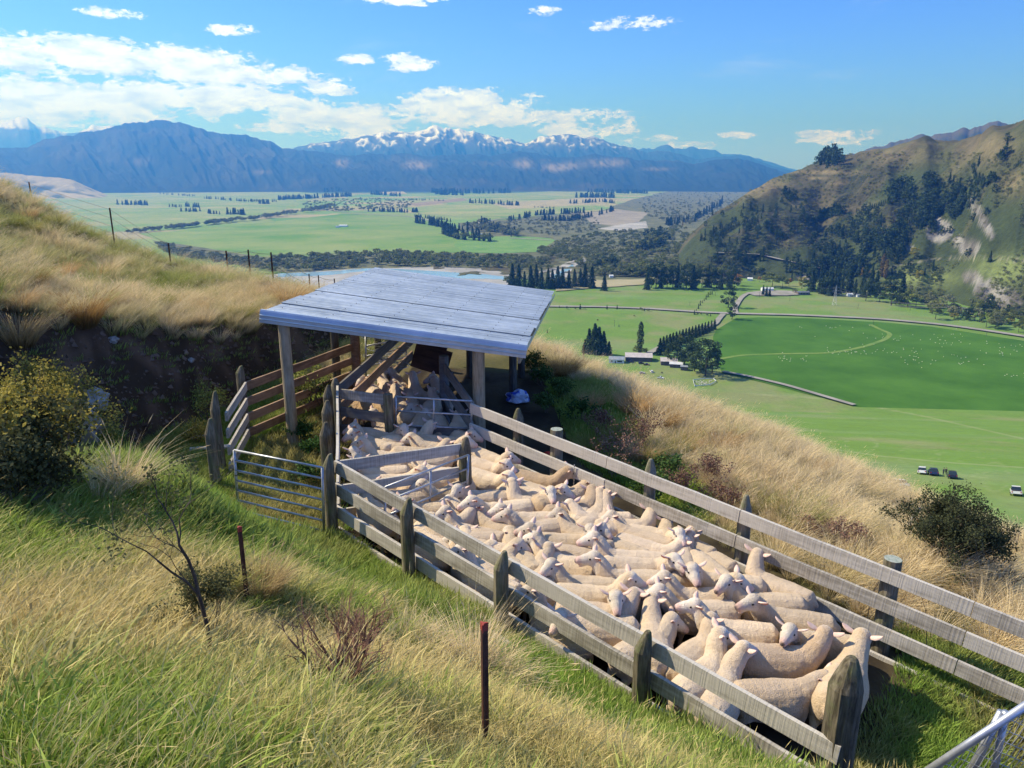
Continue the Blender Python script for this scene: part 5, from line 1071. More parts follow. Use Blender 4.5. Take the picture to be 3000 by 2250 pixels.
for i in range(62):
    px_, py_ = (random.uniform(40, 830), random.uniform(620, 960)) if i < 34 else (random.uniform(1700, 2950), 0); py_ = py_ or (1150+(px_-1700)*.38+random.uniform(-20, 170)); g_ = at(px_, py_, 10, 60)
    if g_ is None or math.hypot(g_[0], g_[1]) < 11 or (i < 34 and g_[2] < -3.9) or (i >= 34 and uw(g_[0], g_[1])[1] < 9.0): continue
    me = BT[i % 3].copy(); me.materials.clear(); me.materials.append((M_to, M_ts, M_tg)[i % 3]); o = link(bpy.data.objects.new('tussock', me)); o.location = (g_[0], g_[1], g_[2]-.05); s = random.uniform(.55, .9); o.scale = (s, s, s*.9); o.rotation_euler = (0, 0, random.uniform(-3, 3)); tag(o, ('orange brown', 'pale straw', 'yellow green')[i % 3]+(' tussock growing '+('just above the dark bank ' if py_ > 850 else 'high up ' if px_ < 300 else 'midway up ')+'on the left hillside' if i < 34 else ' tussock growing '+('above the brown weeds ' if px_ < 2050 else 'between pointed and flat post ' if px_ < 2600 else 'near the dark bush ')+'past the far fence'), 'tussock', 'tussocks on the left hillside' if i < 34 else 'tussocks on the right slope')

# ---- shrubs: woody stems and leaf cards
def foliage_mat(name, ca, cb, trans=.25):
    m = bpy.data.materials.new(name); m.use_nodes = True; t = NT(m.node_tree); b = t.n['Principled BSDF']; out = t.n['Material Output']; g = t.node('ShaderNodeNewGeometry'); tc = t.node('ShaderNodeTexCoord'); oi = t.node('ShaderNodeObjectInfo')
    f = t.math('ADD', t.math('MULTIPLY', g.outputs['Random Per Island'], .55), t.math('ADD', t.math('MULTIPLY', t.noise(tc.outputs['Object'], 2.2, 3, .6), .5), t.math('MULTIPLY', t.math('SUBTRACT', oi.outputs['Random'], .5), .3)))
    c = t.ramp(f, [(.25, ca), (.85, cb)]); t.l.new(c, b.inputs['Base Color']); b.inputs['Roughness'].default_value = .8; b.inputs['Specular IOR Level'].default_value = .15
    tr = t.node('ShaderNodeBsdfTranslucent'); t.l.new(c, tr.inputs[0]); mx = t.node('ShaderNodeMixShader'); mx.inputs[0].default_value = trans; t.l.new(b.outputs[0], mx.inputs[1]); t.l.new(tr.outputs[0], mx.inputs[2]); t.l.new(mx.outputs[0], out.inputs[0]); return m
M_bark = vary_mat('dark_bark', (.035,.026,.022), (.10,.08,.065), 12, bump=.6)
M_gbark = vary_mat('grey_twig', (.09,.07,.06), (.20,.16,.13), 14)
M_rtwig = vary_mat('russet_twig', (.14,.07,.045), (.30,.17,.12), 10)
def grow(mb, p, d, L, r, depth, rg, tips, spread=.55, segs=3, n=5, up=.15, kids=(2, 3), shrink=.72, wig=.18):
    P = [p]; rs_ = [r]; q = p.copy(); dd = d.copy()
    for i in range(segs): dd = (dd+Vector((rg.gauss(0, wig), rg.gauss(0, wig), rg.gauss(0, wig)+up*.3))).normalized(); q = q+dd*L/segs; P.append(q.copy()); rs_.append(r*(1-.35*(i+1)/segs))
    mb.tube(P, rs_, n, False); tips.append((q.copy(), dd.copy(), depth))
    if depth > 0:
        for kk in range(rg.randint(*kids)):
            a = rg.uniform(0, 6.283); o_ = dd.orthogonal().normalized(); o_.rotate(Matrix.Rotation(a, 3, dd)); nd = (dd+o_*rg.uniform(spread*.5, spread*1.3)+Vector((0, 0, up))).normalized(); s_ = rg.choice(P[1:]) if kk and rg.random() < .6 else q
            if kk == 0: nd = (dd+o_*spread*.35).normalized()
            grow(mb, s_, nd, L*rg.uniform(shrink*.8, shrink*1.1), r*(.65 if kk == 0 else .45), depth-1, rg, tips, spread, segs, max(3, n-1), up, kids, shrink, wig)
def leaf_cards(name, pts_, size, mat, parent, rg, per=6, rad=.08, asp=.6):
    V = []; Fc = []
    for p in pts_:
        for _ in range(per):
            c = p+Vector((rg.gauss(0, rad), rg.gauss(0, rad), rg.gauss(0, rad))); a = Vector((rg.gauss(0, 1), rg.gauss(0, 1), rg.gauss(0, .8)+.4)).normalized(); b = a.orthogonal().normalized(); b.rotate(Matrix.Rotation(rg.uniform(0, 6.28), 3, a)); s = size*rg.uniform(.6, 1.3); n_ = len(V)
            V += [(c-b*s*asp*.5)[:], (c+a*s*.5)[:], (c+b*s*asp*.5+a*s*.1)[:], (c-a*s*.5)[:]]; Fc.append((n_, n_+1, n_+2, n_+3))
    return mesh_from(name, V, Fc, mat, parent)
def shrub(x, y, label, cat, h, seed, mleaf, mbark, depth=4, stems=5, leaf=.05, per=5, spread=.6, rad=.06, name='shrub', sub=0, lean=(0, 0), r0=.02, kids=(2, 3), tipsdepth=2, group=None, asp=.6, L=.42):
    z = gz(x, y)-.03; e = empty(name, (x, y, z)); tag(e, label, cat, group); rg = random.Random(seed); mb = MB(); tips = []
    for _ in range(stems): grow(mb, Vector((rg.uniform(-.06, .06)*h, rg.uniform(-.06, .06)*h, 0)), Vector((rg.gauss(0, .45)*spread*1.6+lean[0], rg.gauss(0, .45)*spread*1.6+lean[1], 1)).normalized(), h*L, r0*h, depth, rg, tips, spread, kids=kids)
    mb.build('stems', mbark, e)
    if mleaf: leaf_cards('foliage', [t_[0] for t_ in tips if t_[2] <= tipsdepth], leaf, mleaf, e, rg, per, rad, asp)
    return e
M_yel = foliage_mat('yellow_flower_foliage', (.27,.23,.04), (.58,.46,.11), .35); M_olive = foliage_mat('olive_foliage', (.06,.065,.025), (.14,.14,.055)); M_dkol = foliage_mat('dark_olive_foliage', (.028,.038,.018), (.09,.10,.045)); M_lime = foliage_mat('lime_foliage', (.16,.20,.04), (.36,.38,.10)); M_seed = foliage_mat('brown_seed_heads', (.14,.07,.05), (.36,.22,.16)); M_weed = foliage_mat('green_weed', (.05,.10,.025), (.12,.20,.05)); M_fern = foliage_mat('fern_green', (.03,.08,.02), (.08,.16,.04))
def gp(px_, py_, r=None):
    g_ = at(px_, py_) if r is None else W(px_, py_, r); return g_[0], g_[1]
for i, (px_, py_, h, lb) in enumerate([(40,1340,1.35,'large yellow flowering shrub at the left edge'), (140,1310,1.05,'rounded yellow flowering shrub beside the pale rock'), (20,1420,.8,'lower yellow brown shrub at the left edge under the large one'), (130,1420,.7,'olive green shrub in front of the yellow flowering ones'), (30,1500,.55,'low dark shrub at the foot of the yellow ones')]):
    x, y = gp(px_, py_); shrub(x, y, lb, 'shrub', h, 400+i, M_yel if i < 3 else M_olive, M_gbark, 4, 10, .045, 11, .62, .06, group='shrubs at the left edge')
x, y = gp(605, 1245); shrub(x, y, 'pale green bushy plant just outside the yard fence', 'shrub', .7, 410, M_lime, M_gbark, 3, 8, .04, 8, .5, .05)
x, y = gp(575, 1300); shrub(x, y, 'straw coloured low bush left of the pointed yard gate post', 'shrub', .45, 411, M_yel, M_gbark, 3, 7, .035, 7, .6, .05)
for i, (px_, py_, h) in enumerate(((870,1120,.7),(905,1100,.9),(935,1085,.6))): x, y = W(px_, py_, 14.8)[:2]; shrub(x, y, ['yellow tipped broom bush behind the brown boards, left one','taller yellow tipped broom bush behind the brown boards','dark green spiky bush behind the brown boards, right one'][i], 'shrub', h, 415+i, M_lime if i < 2 else M_dkol, M_gbark, 3, 6, .05, 6, .4, .04)
x, y = gp(2790, 1690); shrub(x, y, 'big dark olive bush on the dry slope at the right', 'bush', 1.0, 420, M_dkol, M_bark, 5, 12, .032, 11, .62, .045, name='bush', kids=(2, 3), tipsdepth=3)
x, y = gp(2860, 1700); shrub(x, y, 'smaller dark bush merging with the big one on its right', 'bush', .75, 421, M_dkol, M_bark, 5, 8, .032, 10, .62, .045, name='bush', tipsdepth=3)
x, y = gp(2925, 1745); shrub(x, y, 'charred black stump with spiky twigs in the dry grass', 'stump', .45, 423, None, M_bark, 3, 6, spread=.6, r0=.07, name='stump')
x, y = gp(2990, 1640); shrub(x, y, 'grey leafless bush cut by the right edge', 'bush', .8, 424, None, M_gbark, 5, 7, spread=.7, name='bush', r0=.012)
x, y = gp(2900, 1560); shrub(x, y, 'ochre flowering bush behind the dark one', 'bush', .7, 425, M_yel, M_gbark, 4, 6, .04, 6, .7, .05, name='bush')
x, y = gp(985, 2080); shrub(x, y, 'dry russet twiggy bush fanning out in the foreground grass', 'bush', .72, 430, None, M_rtwig, 6, 9, spread=.42, name='bush', r0=.026, kids=(2, 3), L=.26)
x, y = gp(905, 2030); shrub(x, y, 'small russet twig clump left of the fanned bush', 'bush', .32, 431, None, M_rtwig, 5, 4, spread=.4, name='bush', r0=.013, L=.26)
x, y = gp(650, 1990); e = shrub(x, y, 'twisted dark bare branch leaning up out of the grass', 'branch', 1.1, 433, M_olive, M_bark, 5, 1, .018, 5, .5, .02, name='bare_shrub', lean=(-1.0, .5), r0=.013, kids=(2, 3), tipsdepth=1, L=.42)
x, y = gp(600, 1900); shrub(x, y, 'thin feathery olive bush beside the twisted branch', 'bush', .55, 434, M_olive, M_gbark, 5, 5, .016, 4, .35, .02, name='bush', r0=.009, L=.3)
for i, (px_, py_, h, mm, lb) in enumerate([(1800,1400,.85,M_seed,'brown seed headed weed clump in front of the shaded grass'), (1870,1330,.8,M_seed,'tall russet dock weeds at the edge of the shade'), (1760,1290,.6,M_seed,'dim brown weeds inside the roof shadow'), (1950,1440,.6,M_weed,'green nettle clump behind the far fence'), (1700,1240,.5,M_fern,'dark green weeds beside the shed in shade'),
   (2000,1480,.6,M_seed,'pale headed weeds leaning on the far fence'), (1900,1490,.6,M_weed,'green weeds hard against the far fence'), (2080,1440,.6,M_seed,'dry weeds among the buff tussock'), (2110,1500,.5,M_seed,'brown weeds behind the far fence at its pointed post'), (1590,1130,.45,M_fern,'bright green fern clump beside the shed'), (1560,1090,.5,M_fern,'fern clump right under the roof corner'), (1640,1170,.5,M_weed,'leafy green weeds at the sunny edge of the roof shadow'),
   (1600,1210,.4,M_weed,'low weeds beside the blue and white bag'), (2460,1620,.5,M_seed,'thistle heads behind the far fence'), (2380,1590,.4,M_seed,'small thistle clump left of the larger heads'), (880,1300,.4,M_fern,'green weeds at the foot of the front shed pole'), (930,1340,.35,M_fern,'leafy weeds along the end-on fence'), (910,1420,.35,M_weed,'weeds beside the end-on fence near the yard gate')]):
    x, y = gp(px_, py_); shrub(x, y, lb, 'weeds', h, 440+i, mm, M_gbark, 3, 9, .035 if mm is M_seed else .05, 5, .35, .03, name='weed_clump', r0=.008)
for i, (u, w, h) in enumerate([(2.3,8.5,.85),(1.9,8.52,.95),(1.6,8.45,.8),(1.25,8.5,.9),(.9,8.5,.75),(2.7,8.5,.7)]):
    q = pen(u, w); shrub(q[0], q[1], ['dark thin dock stem behind the far fence, tallest left one','dark dock stem with side twigs behind the far fence','short dark dock stem behind the far fence','slender dark stem behind the far fence right of the dock','lowest bare stem behind the far fence','leftmost short dark stem behind the far fence'][i], 'dock', h, 470+i, M_seed, M_bark, 3, 1, .014, 2, .3, .015, name='dock_plant', r0=.006, kids=(1, 2), L=.5)
# rocks
M_rock = vary_mat('pale_rock', (.20,.185,.165), (.42,.40,.36), 3, bump=.9, bscale=14)
for i, (px_, py_, s, lb) in enumerate([(235,1255,(.3,.3,.42),'grey lichen covered rock beside the yellow shrub'), (275,1180,(.2,.2,.22),'upper grey rock behind the first beside the bank'), (330,1000,(.10,.07,.07),'pale rock face showing at the top of the dark bank'), (560,1060,(.06,.05,.05),'small pale stone stuck in the dark bank')]):
    g_ = at(px_, py_); o = crumple('rock', (g_[0], g_[1], g_[2]+.02), s, M_rock, 11+i*3.7, .9); tag(o, lb, 'rock')
    for p in o.data.polygons: p.use_smooth = False

# rubble and roots on the cut bank
def rubble():
    r = np.random.default_rng(88); V = []; Fc = []; Cn = 0; x = r.uniform(-9, -2, 9000); y = r.uniform(10, 20, 9000); d = segdist(x, y, BENCH); ins = inpoly(x, y, BENCH); k = (~ins) & (d < 1.5); x, y = x[k], y[k]; z = ground(x, y)
    for a, b, c in zip(x, y, z):
        s = min(r.exponential(.022)+.01, .07); n = len(V); P = r.normal(0, 1, (5, 3)); P /= np.linalg.norm(P, axis=1)[:, None]; P = np.array([(0,0,1),(1,0,-.2),(-.5,.87,-.2),(-.5,-.87,-.2),(0,0,-1)])+P*.3
        V += [(a+p[0]*s, b+p[1]*s, c+p[2]*s*.8) for p in P]; Fc += [(n, n+1, n+2), (n, n+2, n+3), (n, n+3, n+1), (n+4, n+2, n+1), (n+4, n+3, n+2), (n+4, n+1, n+3)]
    o = mesh_from('bank_rubble', np.array(V), Fc, vary_mat('bank_stone', (.07,.045,.03), (.24,.17,.12), .9, coord='Object')); tag(o, 'loose brown stones and clods on the dark cut bank', 'rubble', kind='stuff')
    x = r.uniform(-10, -1.5, 30000); y = r.uniform(9.5, 21, 30000); d = segdist(x, y, BENCH); ins = inpoly(x, y, BENCH); g = ground(x, y); n_ = natural(x, y); edge = (~ins) & (d > .5) & (n_-g < .30) & (d < 3); k = edge & (r.random(len(x)) < .10); x, y, g = x[k], y[k], g[k]
    scatter('bank_top_grass', np.c_[x, y, g], np.zeros((len(x), 2)), r.uniform(.5, .95, len(x)), r.uniform(.4, 1, len(x)), r.integers(0, 4, len(x)), c_tuss, 'tussock grass overhanging the top edge of the cut bank', seed=9)
    x = r.uniform(-9, -2.2, 5000); y = r.uniform(10, 20, 5000); d = segdist(x, y, BENCH); ins = inpoly(x, y, BENCH); k = (~ins) & (d < 1.6) & (r.random(5000) < .5); x, y = x[k], y[k]
    scatter('bank_weeds', np.c_[x, y, ground(x, y)], None, r.uniform(.5, 1.3, len(x)), r.uniform(0, .6, len(x)), r.integers(0, 3, len(x)), c_lawn, 'sparse grass rooted in the dark cut bank', seed=10)
rubble()
# ------------------------------------------------------------------ trees of the valley and the hill
def crown_cards(r, n, shape, s0, s1, droop=0.0):
    V = []; Fc = []
    for _ in range(n):
        c, out = shape(r); a = (out+Vector(r.normal(0, .45, 3))).normalized(); a.z -= droop; a.normalize(); b = a.orthogonal().normalized(); b.rotate(Matrix.Rotation(r.uniform(0, 6.28), 3, a)); e = a.cross(b); s = r.uniform(s0, s1); k = len(V)
        V += [(c-b*s*.5)[:], (c-e*s*.35)[:], (c+b*s*.5)[:], (c+e*s*.35+a*s*.2)[:]]; Fc.append((k, k+1, k+2, k+3))
    return V, Fc
def conifer_shape(w, seed):                 # ragged cone with whorls of branches
    rg = random.Random(seed); wh = [(rg.uniform(0, 6.28), rg.uniform(.65, 1.15)) for _ in range(40)]
    def f(r):
        h = r.random()**1.35; lay = (h*14) % 1; a0, k = wh[int(h*13.9) % 40]; a = r.uniform(0, 6.283); lob = .72+.28*math.cos((a-a0)*3); R_ = w*(1-h)**.8*(1.0-.35*lay)*k*lob+.012; q = R_*math.sqrt(r.uniform(.35, 1)); return Vector((math.cos(a)*q, math.sin(a)*q, .08+.92*h-q*.25)), Vector((math.cos(a), math.sin(a), .15))
    return f
def pine_shape(w, seed):                    # broad old pine: clumps on a rounded top
    rg = random.Random(seed); cl = []
    for k in range(26): h = rg.uniform(.18, .95); R_ = w*math.sin(3.14*min(1, (h*.85+.12)))**.6*rg.uniform(.35, 1); a = rg.uniform(0, 6.28); cl.append((Vector((math.cos(a)*R_, math.sin(a)*R_, h)), rg.uniform(.07, .13)))
    def f(r): c, s = cl[r.integers(0, 26)]; d = Vector(r.normal(0, 1, 3)).normalized(); return c+Vector((d.x*s, d.y*s, d.z*s*.6)), d
    return f
def round_shape(w, seed, squash=1.0, n=22):
    rg = random.Random(seed); cl = []
    for k in range(n): d = Vector((rg.gauss(0, 1), rg.gauss(0, 1), rg.gauss(0, .8)+.25)).normalized(); q = rg.uniform(.5, .85); cl.append((Vector((d.x*w*q, d.y*w*q, .52+d.z*.40*q*squash)), rg.uniform(.12, .2)))
    def f(r): c, s = cl[r.integers(0, n)]; d = Vector(r.normal(0, 1, 3)).normalized(); d.z = abs(d.z)*.8+.2*d.z; return c+d*s*(w*1.6), d
    return f
def poplar_shape(w, seed):
    rg = random.Random(seed); ph = rg.uniform(0, 6)
    def f(r): h = r.random(); a = r.uniform(0, 6.283); R_ = w*(math.sin(3.1416*min(.97, h*.9+.08))**.55)*(.8+.2*math.sin(h*23+a*2+ph)); q = R_*math.sqrt(r.uniform(.4, 1)); return Vector((math.cos(a)*q, math.sin(a)*q, .05+.95*h)), Vector((math.cos(a)*.6, math.sin(a)*.6, .8))
    return f
M_trunk = vary_mat('tree_trunk', (.05,.04,.032), (.12,.095,.075), 3)
TM = dict(pine=foliage_mat('pine_needles', (.022,.048,.018), (.085,.125,.045), .15), willow=foliage_mat('willow_leaves', (.11,.14,.035), (.30,.31,.11), .3), grey=foliage_mat('grey_shrub_leaves', (.12,.14,.06), (.30,.31,.16), .3),
   yellow=foliage_mat('yellow_leaves', (.20,.20,.03), (.42,.36,.06), .3), orange=foliage_mat('orange_leaves', (.28,.16,.04), (.48,.26,.08), .3), poplar=foliage_mat('poplar_leaves', (.035,.06,.02), (.09,.12,.04), .2), gold=foliage_mat('bronze_poplar_leaves', (.13,.10,.035), (.30,.22,.07), .2), lime=foliage_mat('lime_leaves', (.10,.14,.03), (.24,.26,.07), .3))
def tree_mesh(kind, seed, n, s0, s1, mat, w):
    r = np.random.default_rng(seed); f = {'conifer': conifer_shape, 'pine': pine_shape, 'round': round_shape, 'poplar': poplar_shape}[kind](w, seed); V, Fc = crown_cards(r, n, f, s0, s1, .15 if kind == 'conifer' else 0)
    me = bpy.data.meshes.new('crown'); me.from_pydata(V, [], Fc); me.materials.append(mat); return me
def trunk_mesh(h, r): mb = MB(); mb.tube([(0, 0, -.03), (0, 0, h*.5), (.01, 0, h)], [r, r*.7, r*.3], 6); me = bpy.data.meshes.new('trunk'); me.from_pydata(mb.v, [], mb.f); me.materials.append(M_trunk); return me
BIG = {k: [tree_mesh(sh, 500+j*7+len(k), n, s0, s1, TM[m], w) for j in range(3)] for k, (sh, n, s0, s1, m, w) in dict(conifer=('conifer',1500,.03,.07,'pine',.24), bigpine=('pine',2200,.03,.06,'pine',.36), willow=('round',1300,.04,.08,'willow',.42), grey=('round',1300,.04,.08,'grey',.50), yellow=('round',1300,.04,.08,'yellow',.42), orange=('round',1300,.04,.08,'orange',.42), lime=('round',1300,.04,.08,'lime',.46), poplar=('poplar',1300,.025,.055,'poplar',.11), gold=('poplar',1300,.03,.06,'gold',.13)).items()}
SML = {k: [tree_mesh(sh, 600+j*7+len(k), n, s0, s1, TM[m], w) for j in range(4)] for k, (sh, n, s0, s1, m, w) in dict(conifer=('conifer',260,.07,.15,'pine',.24), hillpine=('pine',260,.08,.15,'pine',.34), willow=('round',240,.10,.19,'willow',.50), grey=('round',240,.10,.19,'grey',.52), lime=('round',240,.10,.19,'lime',.50), gold=('poplar',200,.07,.12,'gold',.13), yellow=('round',240,.10,.19,'yellow',.45), poplar=('poplar',200,.06,.12,'poplar',.12)).items()}
TR = trunk_mesh(.5, .022); rt = random.Random(77); ORD = 'first second third fourth fifth sixth seventh eighth ninth tenth eleventh twelfth thirteenth fourteenth fifteenth sixteenth seventeenth eighteenth'.split()
NAMES = dict(conifer='pine_tree', bigpine='pine_tree', hillpine='pine_tree', willow='willow_tree', grey='shrub_tree', yellow='autumn_tree', orange='autumn_tree', lime='broadleaf_tree', poplar='poplar_tree', gold='poplar_tree')
def big_tree(kind, X, Y, hd, label, drape=False, wx=1.0, group=None, cat='tree'):
    if drape: q = drape_at(X*K, Y*K)
    else: q = np.array((*vp(X*K, Y*K), ZV))
    if q is None: return
    dist = float(q @ FW); h = hd*K/F*dist*1.03; e = empty(NAMES[kind], (q[0], q[1], max(q[2], gz(q[0], q[1]) if not drape else q[2])-.2), rt.uniform(0, 6.28)); tag(e, label, cat, group)
    me = BIG[kind][rt.randrange(3)]; c = link(bpy.data.objects.new('crown', me), e); t_ = link(bpy.data.objects.new('trunk', TR), e); s = rt.uniform(.92, 1.08)
    c.scale = (h*wx*s, h*wx*s, h); t_.scale = (h, h, h); return e
def small_tree(kind, q, h, label, group, cat='tree', wx=1.0):
    o = link(bpy.data.objects.new(NAMES[kind], SML[kind][rt.randrange(4)])); o.location = (q[0], q[1], q[2]-.3); o.rotation_euler = (0, 0, rt.uniform(0, 6.28)); w_ = h*wx*rt.uniform(.9, 1.15); o.scale = (w_, w_, h); return tag(o, label, cat, group)
def bulk(name, items, label, cat='trees'):  # (kind, q, h, wx): many trees past the count, joined into one mesh
    VV = []; FF = []; MI = []; off = 0; mats = [TM['pine'], TM['willow'], TM['grey'], TM['lime'], TM['gold'], TM['yellow'], TM['poplar']]; mi_ = dict(conifer=0, hillpine=0, willow=1, grey=2, lime=3, gold=4, yellow=5, poplar=6); cache = {}
    for kind, q, h, wx in [i_[:4] for i_ in items]:
        j = rt.randrange(4)
        if (kind, j) not in cache: me = SML[kind][j]; co = np.zeros(len(me.vertices)*3, np.float32); me.vertices.foreach_get('co', co); cache[kind, j] = co.reshape(-1, 3)
        co = cache[kind, j]; n4 = len(co)//4; sel = np.arange(n4) if h > 7 else np.arange(0, n4, 2); idx = (sel[:, None]*4+np.arange(4)).ravel(); co = co[idx]
        a = rt.uniform(0, 6.28); c, s = math.cos(a), math.sin(a); w = h*wx; V = np.c_[(co[:, 0]*c-co[:, 1]*s)*w+q[0], (co[:, 0]*s+co[:, 1]*c)*w+q[1], co[:, 2]*h+q[2]-.3]
        VV.append(V); n = len(V)//4; FF.append(off+np.arange(n*4).reshape(n, 4)); MI.append(np.full(n, mi_[kind])); off += len(V)
    o = mesh_from(name, np.concatenate(VV), np.concatenate(FF), mats, midx=np.concatenate(MI)); return tag(o, label, cat, kind='stuff')
def vq(X, Y): x, y = vp(X*K, Y*K); return (x, y, ZV)
def hpx(q, hd): return hd*K/F*float(np.array(q) @ FW)
# the farm below the hillside
for i, (X, Y, h, lb) in enumerate([(1284,764,64,'tallest dark conifer of the tight clump on the green field'),(1303,766,50,'right hand dark conifer of the tight clump on the green field'),(1272,762,52,'left rear conifer of the tight clump on the green field'),(1263,761,28,'low outlying conifer at the left of the tight clump'),(1315,767,30,'short conifer at the right foot of the tight clump'),(1293,765,58,'middle conifer of the tight clump on the green field')]): big_tree('conifer', X, Y, h, lb, wx=1.5)
big_tree('poplar', 1382, 764, 68, 'lone tall dark poplar on the green field', wx=1.15); big_tree('lime', 1374, 766, 22, 'low bush at the foot of the lone poplar', wx=.9); big_tree('lime', 1387, 766, 16, 'small bush right of the lone poplar foot')
big_tree('yellow', 1394, 764, 14, 'small yellow tree between the lone poplar and the long roof')
for i in range(18):
    f = i/17; big_tree('conifer', 1425+(1543-1425)*f, 766-(766-712)*f**.9, 36-14*f, ORD[i]+' conifer of the hedge row, counted from the long roof toward the side road', wx=1.35, group='conifer hedge beside the side road')
for X, Y, h, w, lb in [(1455,786,52,1.0,'dark pine behind the small grey shed'),(1478,790,66,1.0,'tall dark pine left of the biggest one'),(1500,802,66,.9,'dark pine merging with the biggest one on its left'),(1524,812,84,.95,'biggest dark pine of the farm, casting a broad shadow'),(1538,806,60,.8,'low spreading pine at the right of the biggest one'),(1496,770,40,1,'pine behind the tall pair near the hedge')]: big_tree('bigpine', X, Y, h, lb, wx=w)
big_tree('lime', 1440, 778, 24, 'round dark broadleaf beside the long roof', wx=1); big_tree('willow', 1466, 746, 26, 'olive broadleaf tree showing over the hedge row')
big_tree('bigpine', 1573, 664, 52, 'taller dark pine at the road junction', wx=.75); big_tree('bigpine', 1581, 690, 40, 'lower dark pine in front of the taller one at the road junction', wx=.75)
for X, Y, h, k in [(1208,665,6,'conifer'),(1225,668,8,'grey'),(1253,668,12,'conifer'),(1243,668,6,'grey'),(1311,668,11,'conifer'),(1333,668,10,'conifer'),(1262,668,6,'grey'),(1345,669,5,'grey'),(1385,671,8,'grey'),(1392,672,7,'conifer'),(1400,673,8,'grey'),(1182,719,8,'conifer'),(1337,706,6,'conifer'),(1370,684,5,'grey'),(1500,679,6,'grey'),(1507,680,5,'grey'),(1514,680,7,'grey'),(1527,682,7,'grey'),(1535,683,7,'conifer'),(1291,693,5,'grey')]:
    q = vq(X, Y); small_tree(k, q, hpx(q, h), 'small dark tree standing by itself along the pale road' if Y < 690 else 'small tree dotted in the near green field', 'small trees by the valley road' if Y < 690 else 'small trees in the near field')
# dark rows above the roof
for i in range(15): f = i/14; big_tree('conifer', 1108+f*170+rt.uniform(-3, 3), 622+rt.uniform(-3, 3), rt.uniform(36, 50), ORD[i]+' pine from the left in the belt above the right half of the shed roof', wx=1.2, group='pine belt above the shed roof')
big_tree('willow', 1098, 618, 26, 'round olive tree at the left end of the pine belt', wx=1.2); big_tree('conifer', 1305, 628, 34, 'single pointed pine standing apart right of the belt', wx=1.3)
for i in range(18): f = i/17; big_tree('bigpine' if i % 3 else 'conifer', 1398+f*182+rt.uniform(-3, 3), 624+rt.uniform(-4, 3), rt.uniform(38, 58), ORD[i]+' dark pine from the left in the block left of the farm yard', wx=.9, group='pine block left of the farm yard')
for i in range(12): f = i/11; big_tree('lime' if i % 2 else 'willow', 1345+f*220, 598+rt.uniform(-4, 3), rt.uniform(26, 36), ORD[i]+' pale willow from the left behind the pine block', wx=1.1, group='willows behind the pine block')
for k, X, Y, h, w, lb in [('orange',1592,617,28,1,'orange autumn tree beside the farm drive'),('lime',1668,620,34,1.5,'large rounded green and yellow tree behind the farm yard'),('lime',1690,622,28,1.2,'second rounded green tree behind the farm yard'),('orange',1704,618,20,.8,'orange topped tree at the right of the rounded pair'),('yellow',1732,624,30,.9,'bright yellow tree right of the rounded pair'),('orange',1640,610,14,.8,'small orange tree behind the farm roofs'),
   ('conifer',1655,640,22,1,'small dark conifer by the white farm shed'),('conifer',1648,638,22,1,'leftmost small conifer by the farm shed'),('conifer',1662,640,20,1,'rightmost small conifer by the farm shed'),('lime',1716,634,12,1.1,'low round bush beside the dark open shed'),('gold',1905,598,48,1.1,'tallest bronze poplar at the foot of the hill'),('gold',1912,602,40,1.1,'bronze poplar just right of the tallest one'),
   ('yellow',1920,640,30,1.2,'yellow green round tree under the bronze poplars'),('bigpine',1900,652,46,.9,'dark pine left of the blue roofed house'),('bigpine',1925,660,62,.8,'tall dark pine right of the bronze poplars'),('conifer',1945,655,60,1.3,'tall pointed pine in front of the low blue roofed house'),('lime',1960,664,40,1.3,'round dark tree beside the right hand pasture'),('willow',1978,664,30,1.4,'rounded dark willow at the edge of the right hand pasture'),('bigpine',1870,650,40,.8,'pine shadowing the white cottage'),('yellow',1975,560,28,1,'lime yellow tree on the hill road bend'),
   ('yellow',1985,606,26,.9,'yellow green tree on the bright slope'),('lime',2020,610,22,1.2,'dull green tree on the bright slope'),('bigpine',2090,556,20,1,'round dark pine just above the grassy shelf'),('conifer',2138,566,24,1.2,'pointed pine on the grassy shelf'),('yellow',2060,690,16,1.6,'ochre bush beside the lower road'),('yellow',2180,700,14,1.6,'yellow bush at the lower right by the road')]: big_tree(k, X, Y, h, lb, drape=Y < 612 and X > 1890, wx=w)
for i in range(6): big_tree('gold', 1838+i*7.5, 612+rt.uniform(-2, 2), rt.uniform(28, 36), 'bronze poplar of the short row at the foot of the hill', wx=1.0, group='short row of bronze poplars')
for i in range(26):
    X = rt.uniform(1745, 1900); big_tree(rt.choice(['conifer', 'bigpine', 'conifer']), X, rt.uniform(618, 636)+(X-1745)*.06, rt.uniform(34, 56), 'dark pine in the thick stand behind the farm yard', wx=1.0, group='pine stand behind the farm yard')
for i in range(34):
    X = rt.uniform(1985, 2235); Y = 672+(X-1985)*.16+rt.uniform(-22, 14); big_tree(rt.choice(['grey', 'grey', 'willow', 'lime', 'bigpine']), X, Y, rt.uniform(18, 34), 'rounded grey green tree in the scrub below the rock face', wx=1.15, group='scrub trees below the rock face')
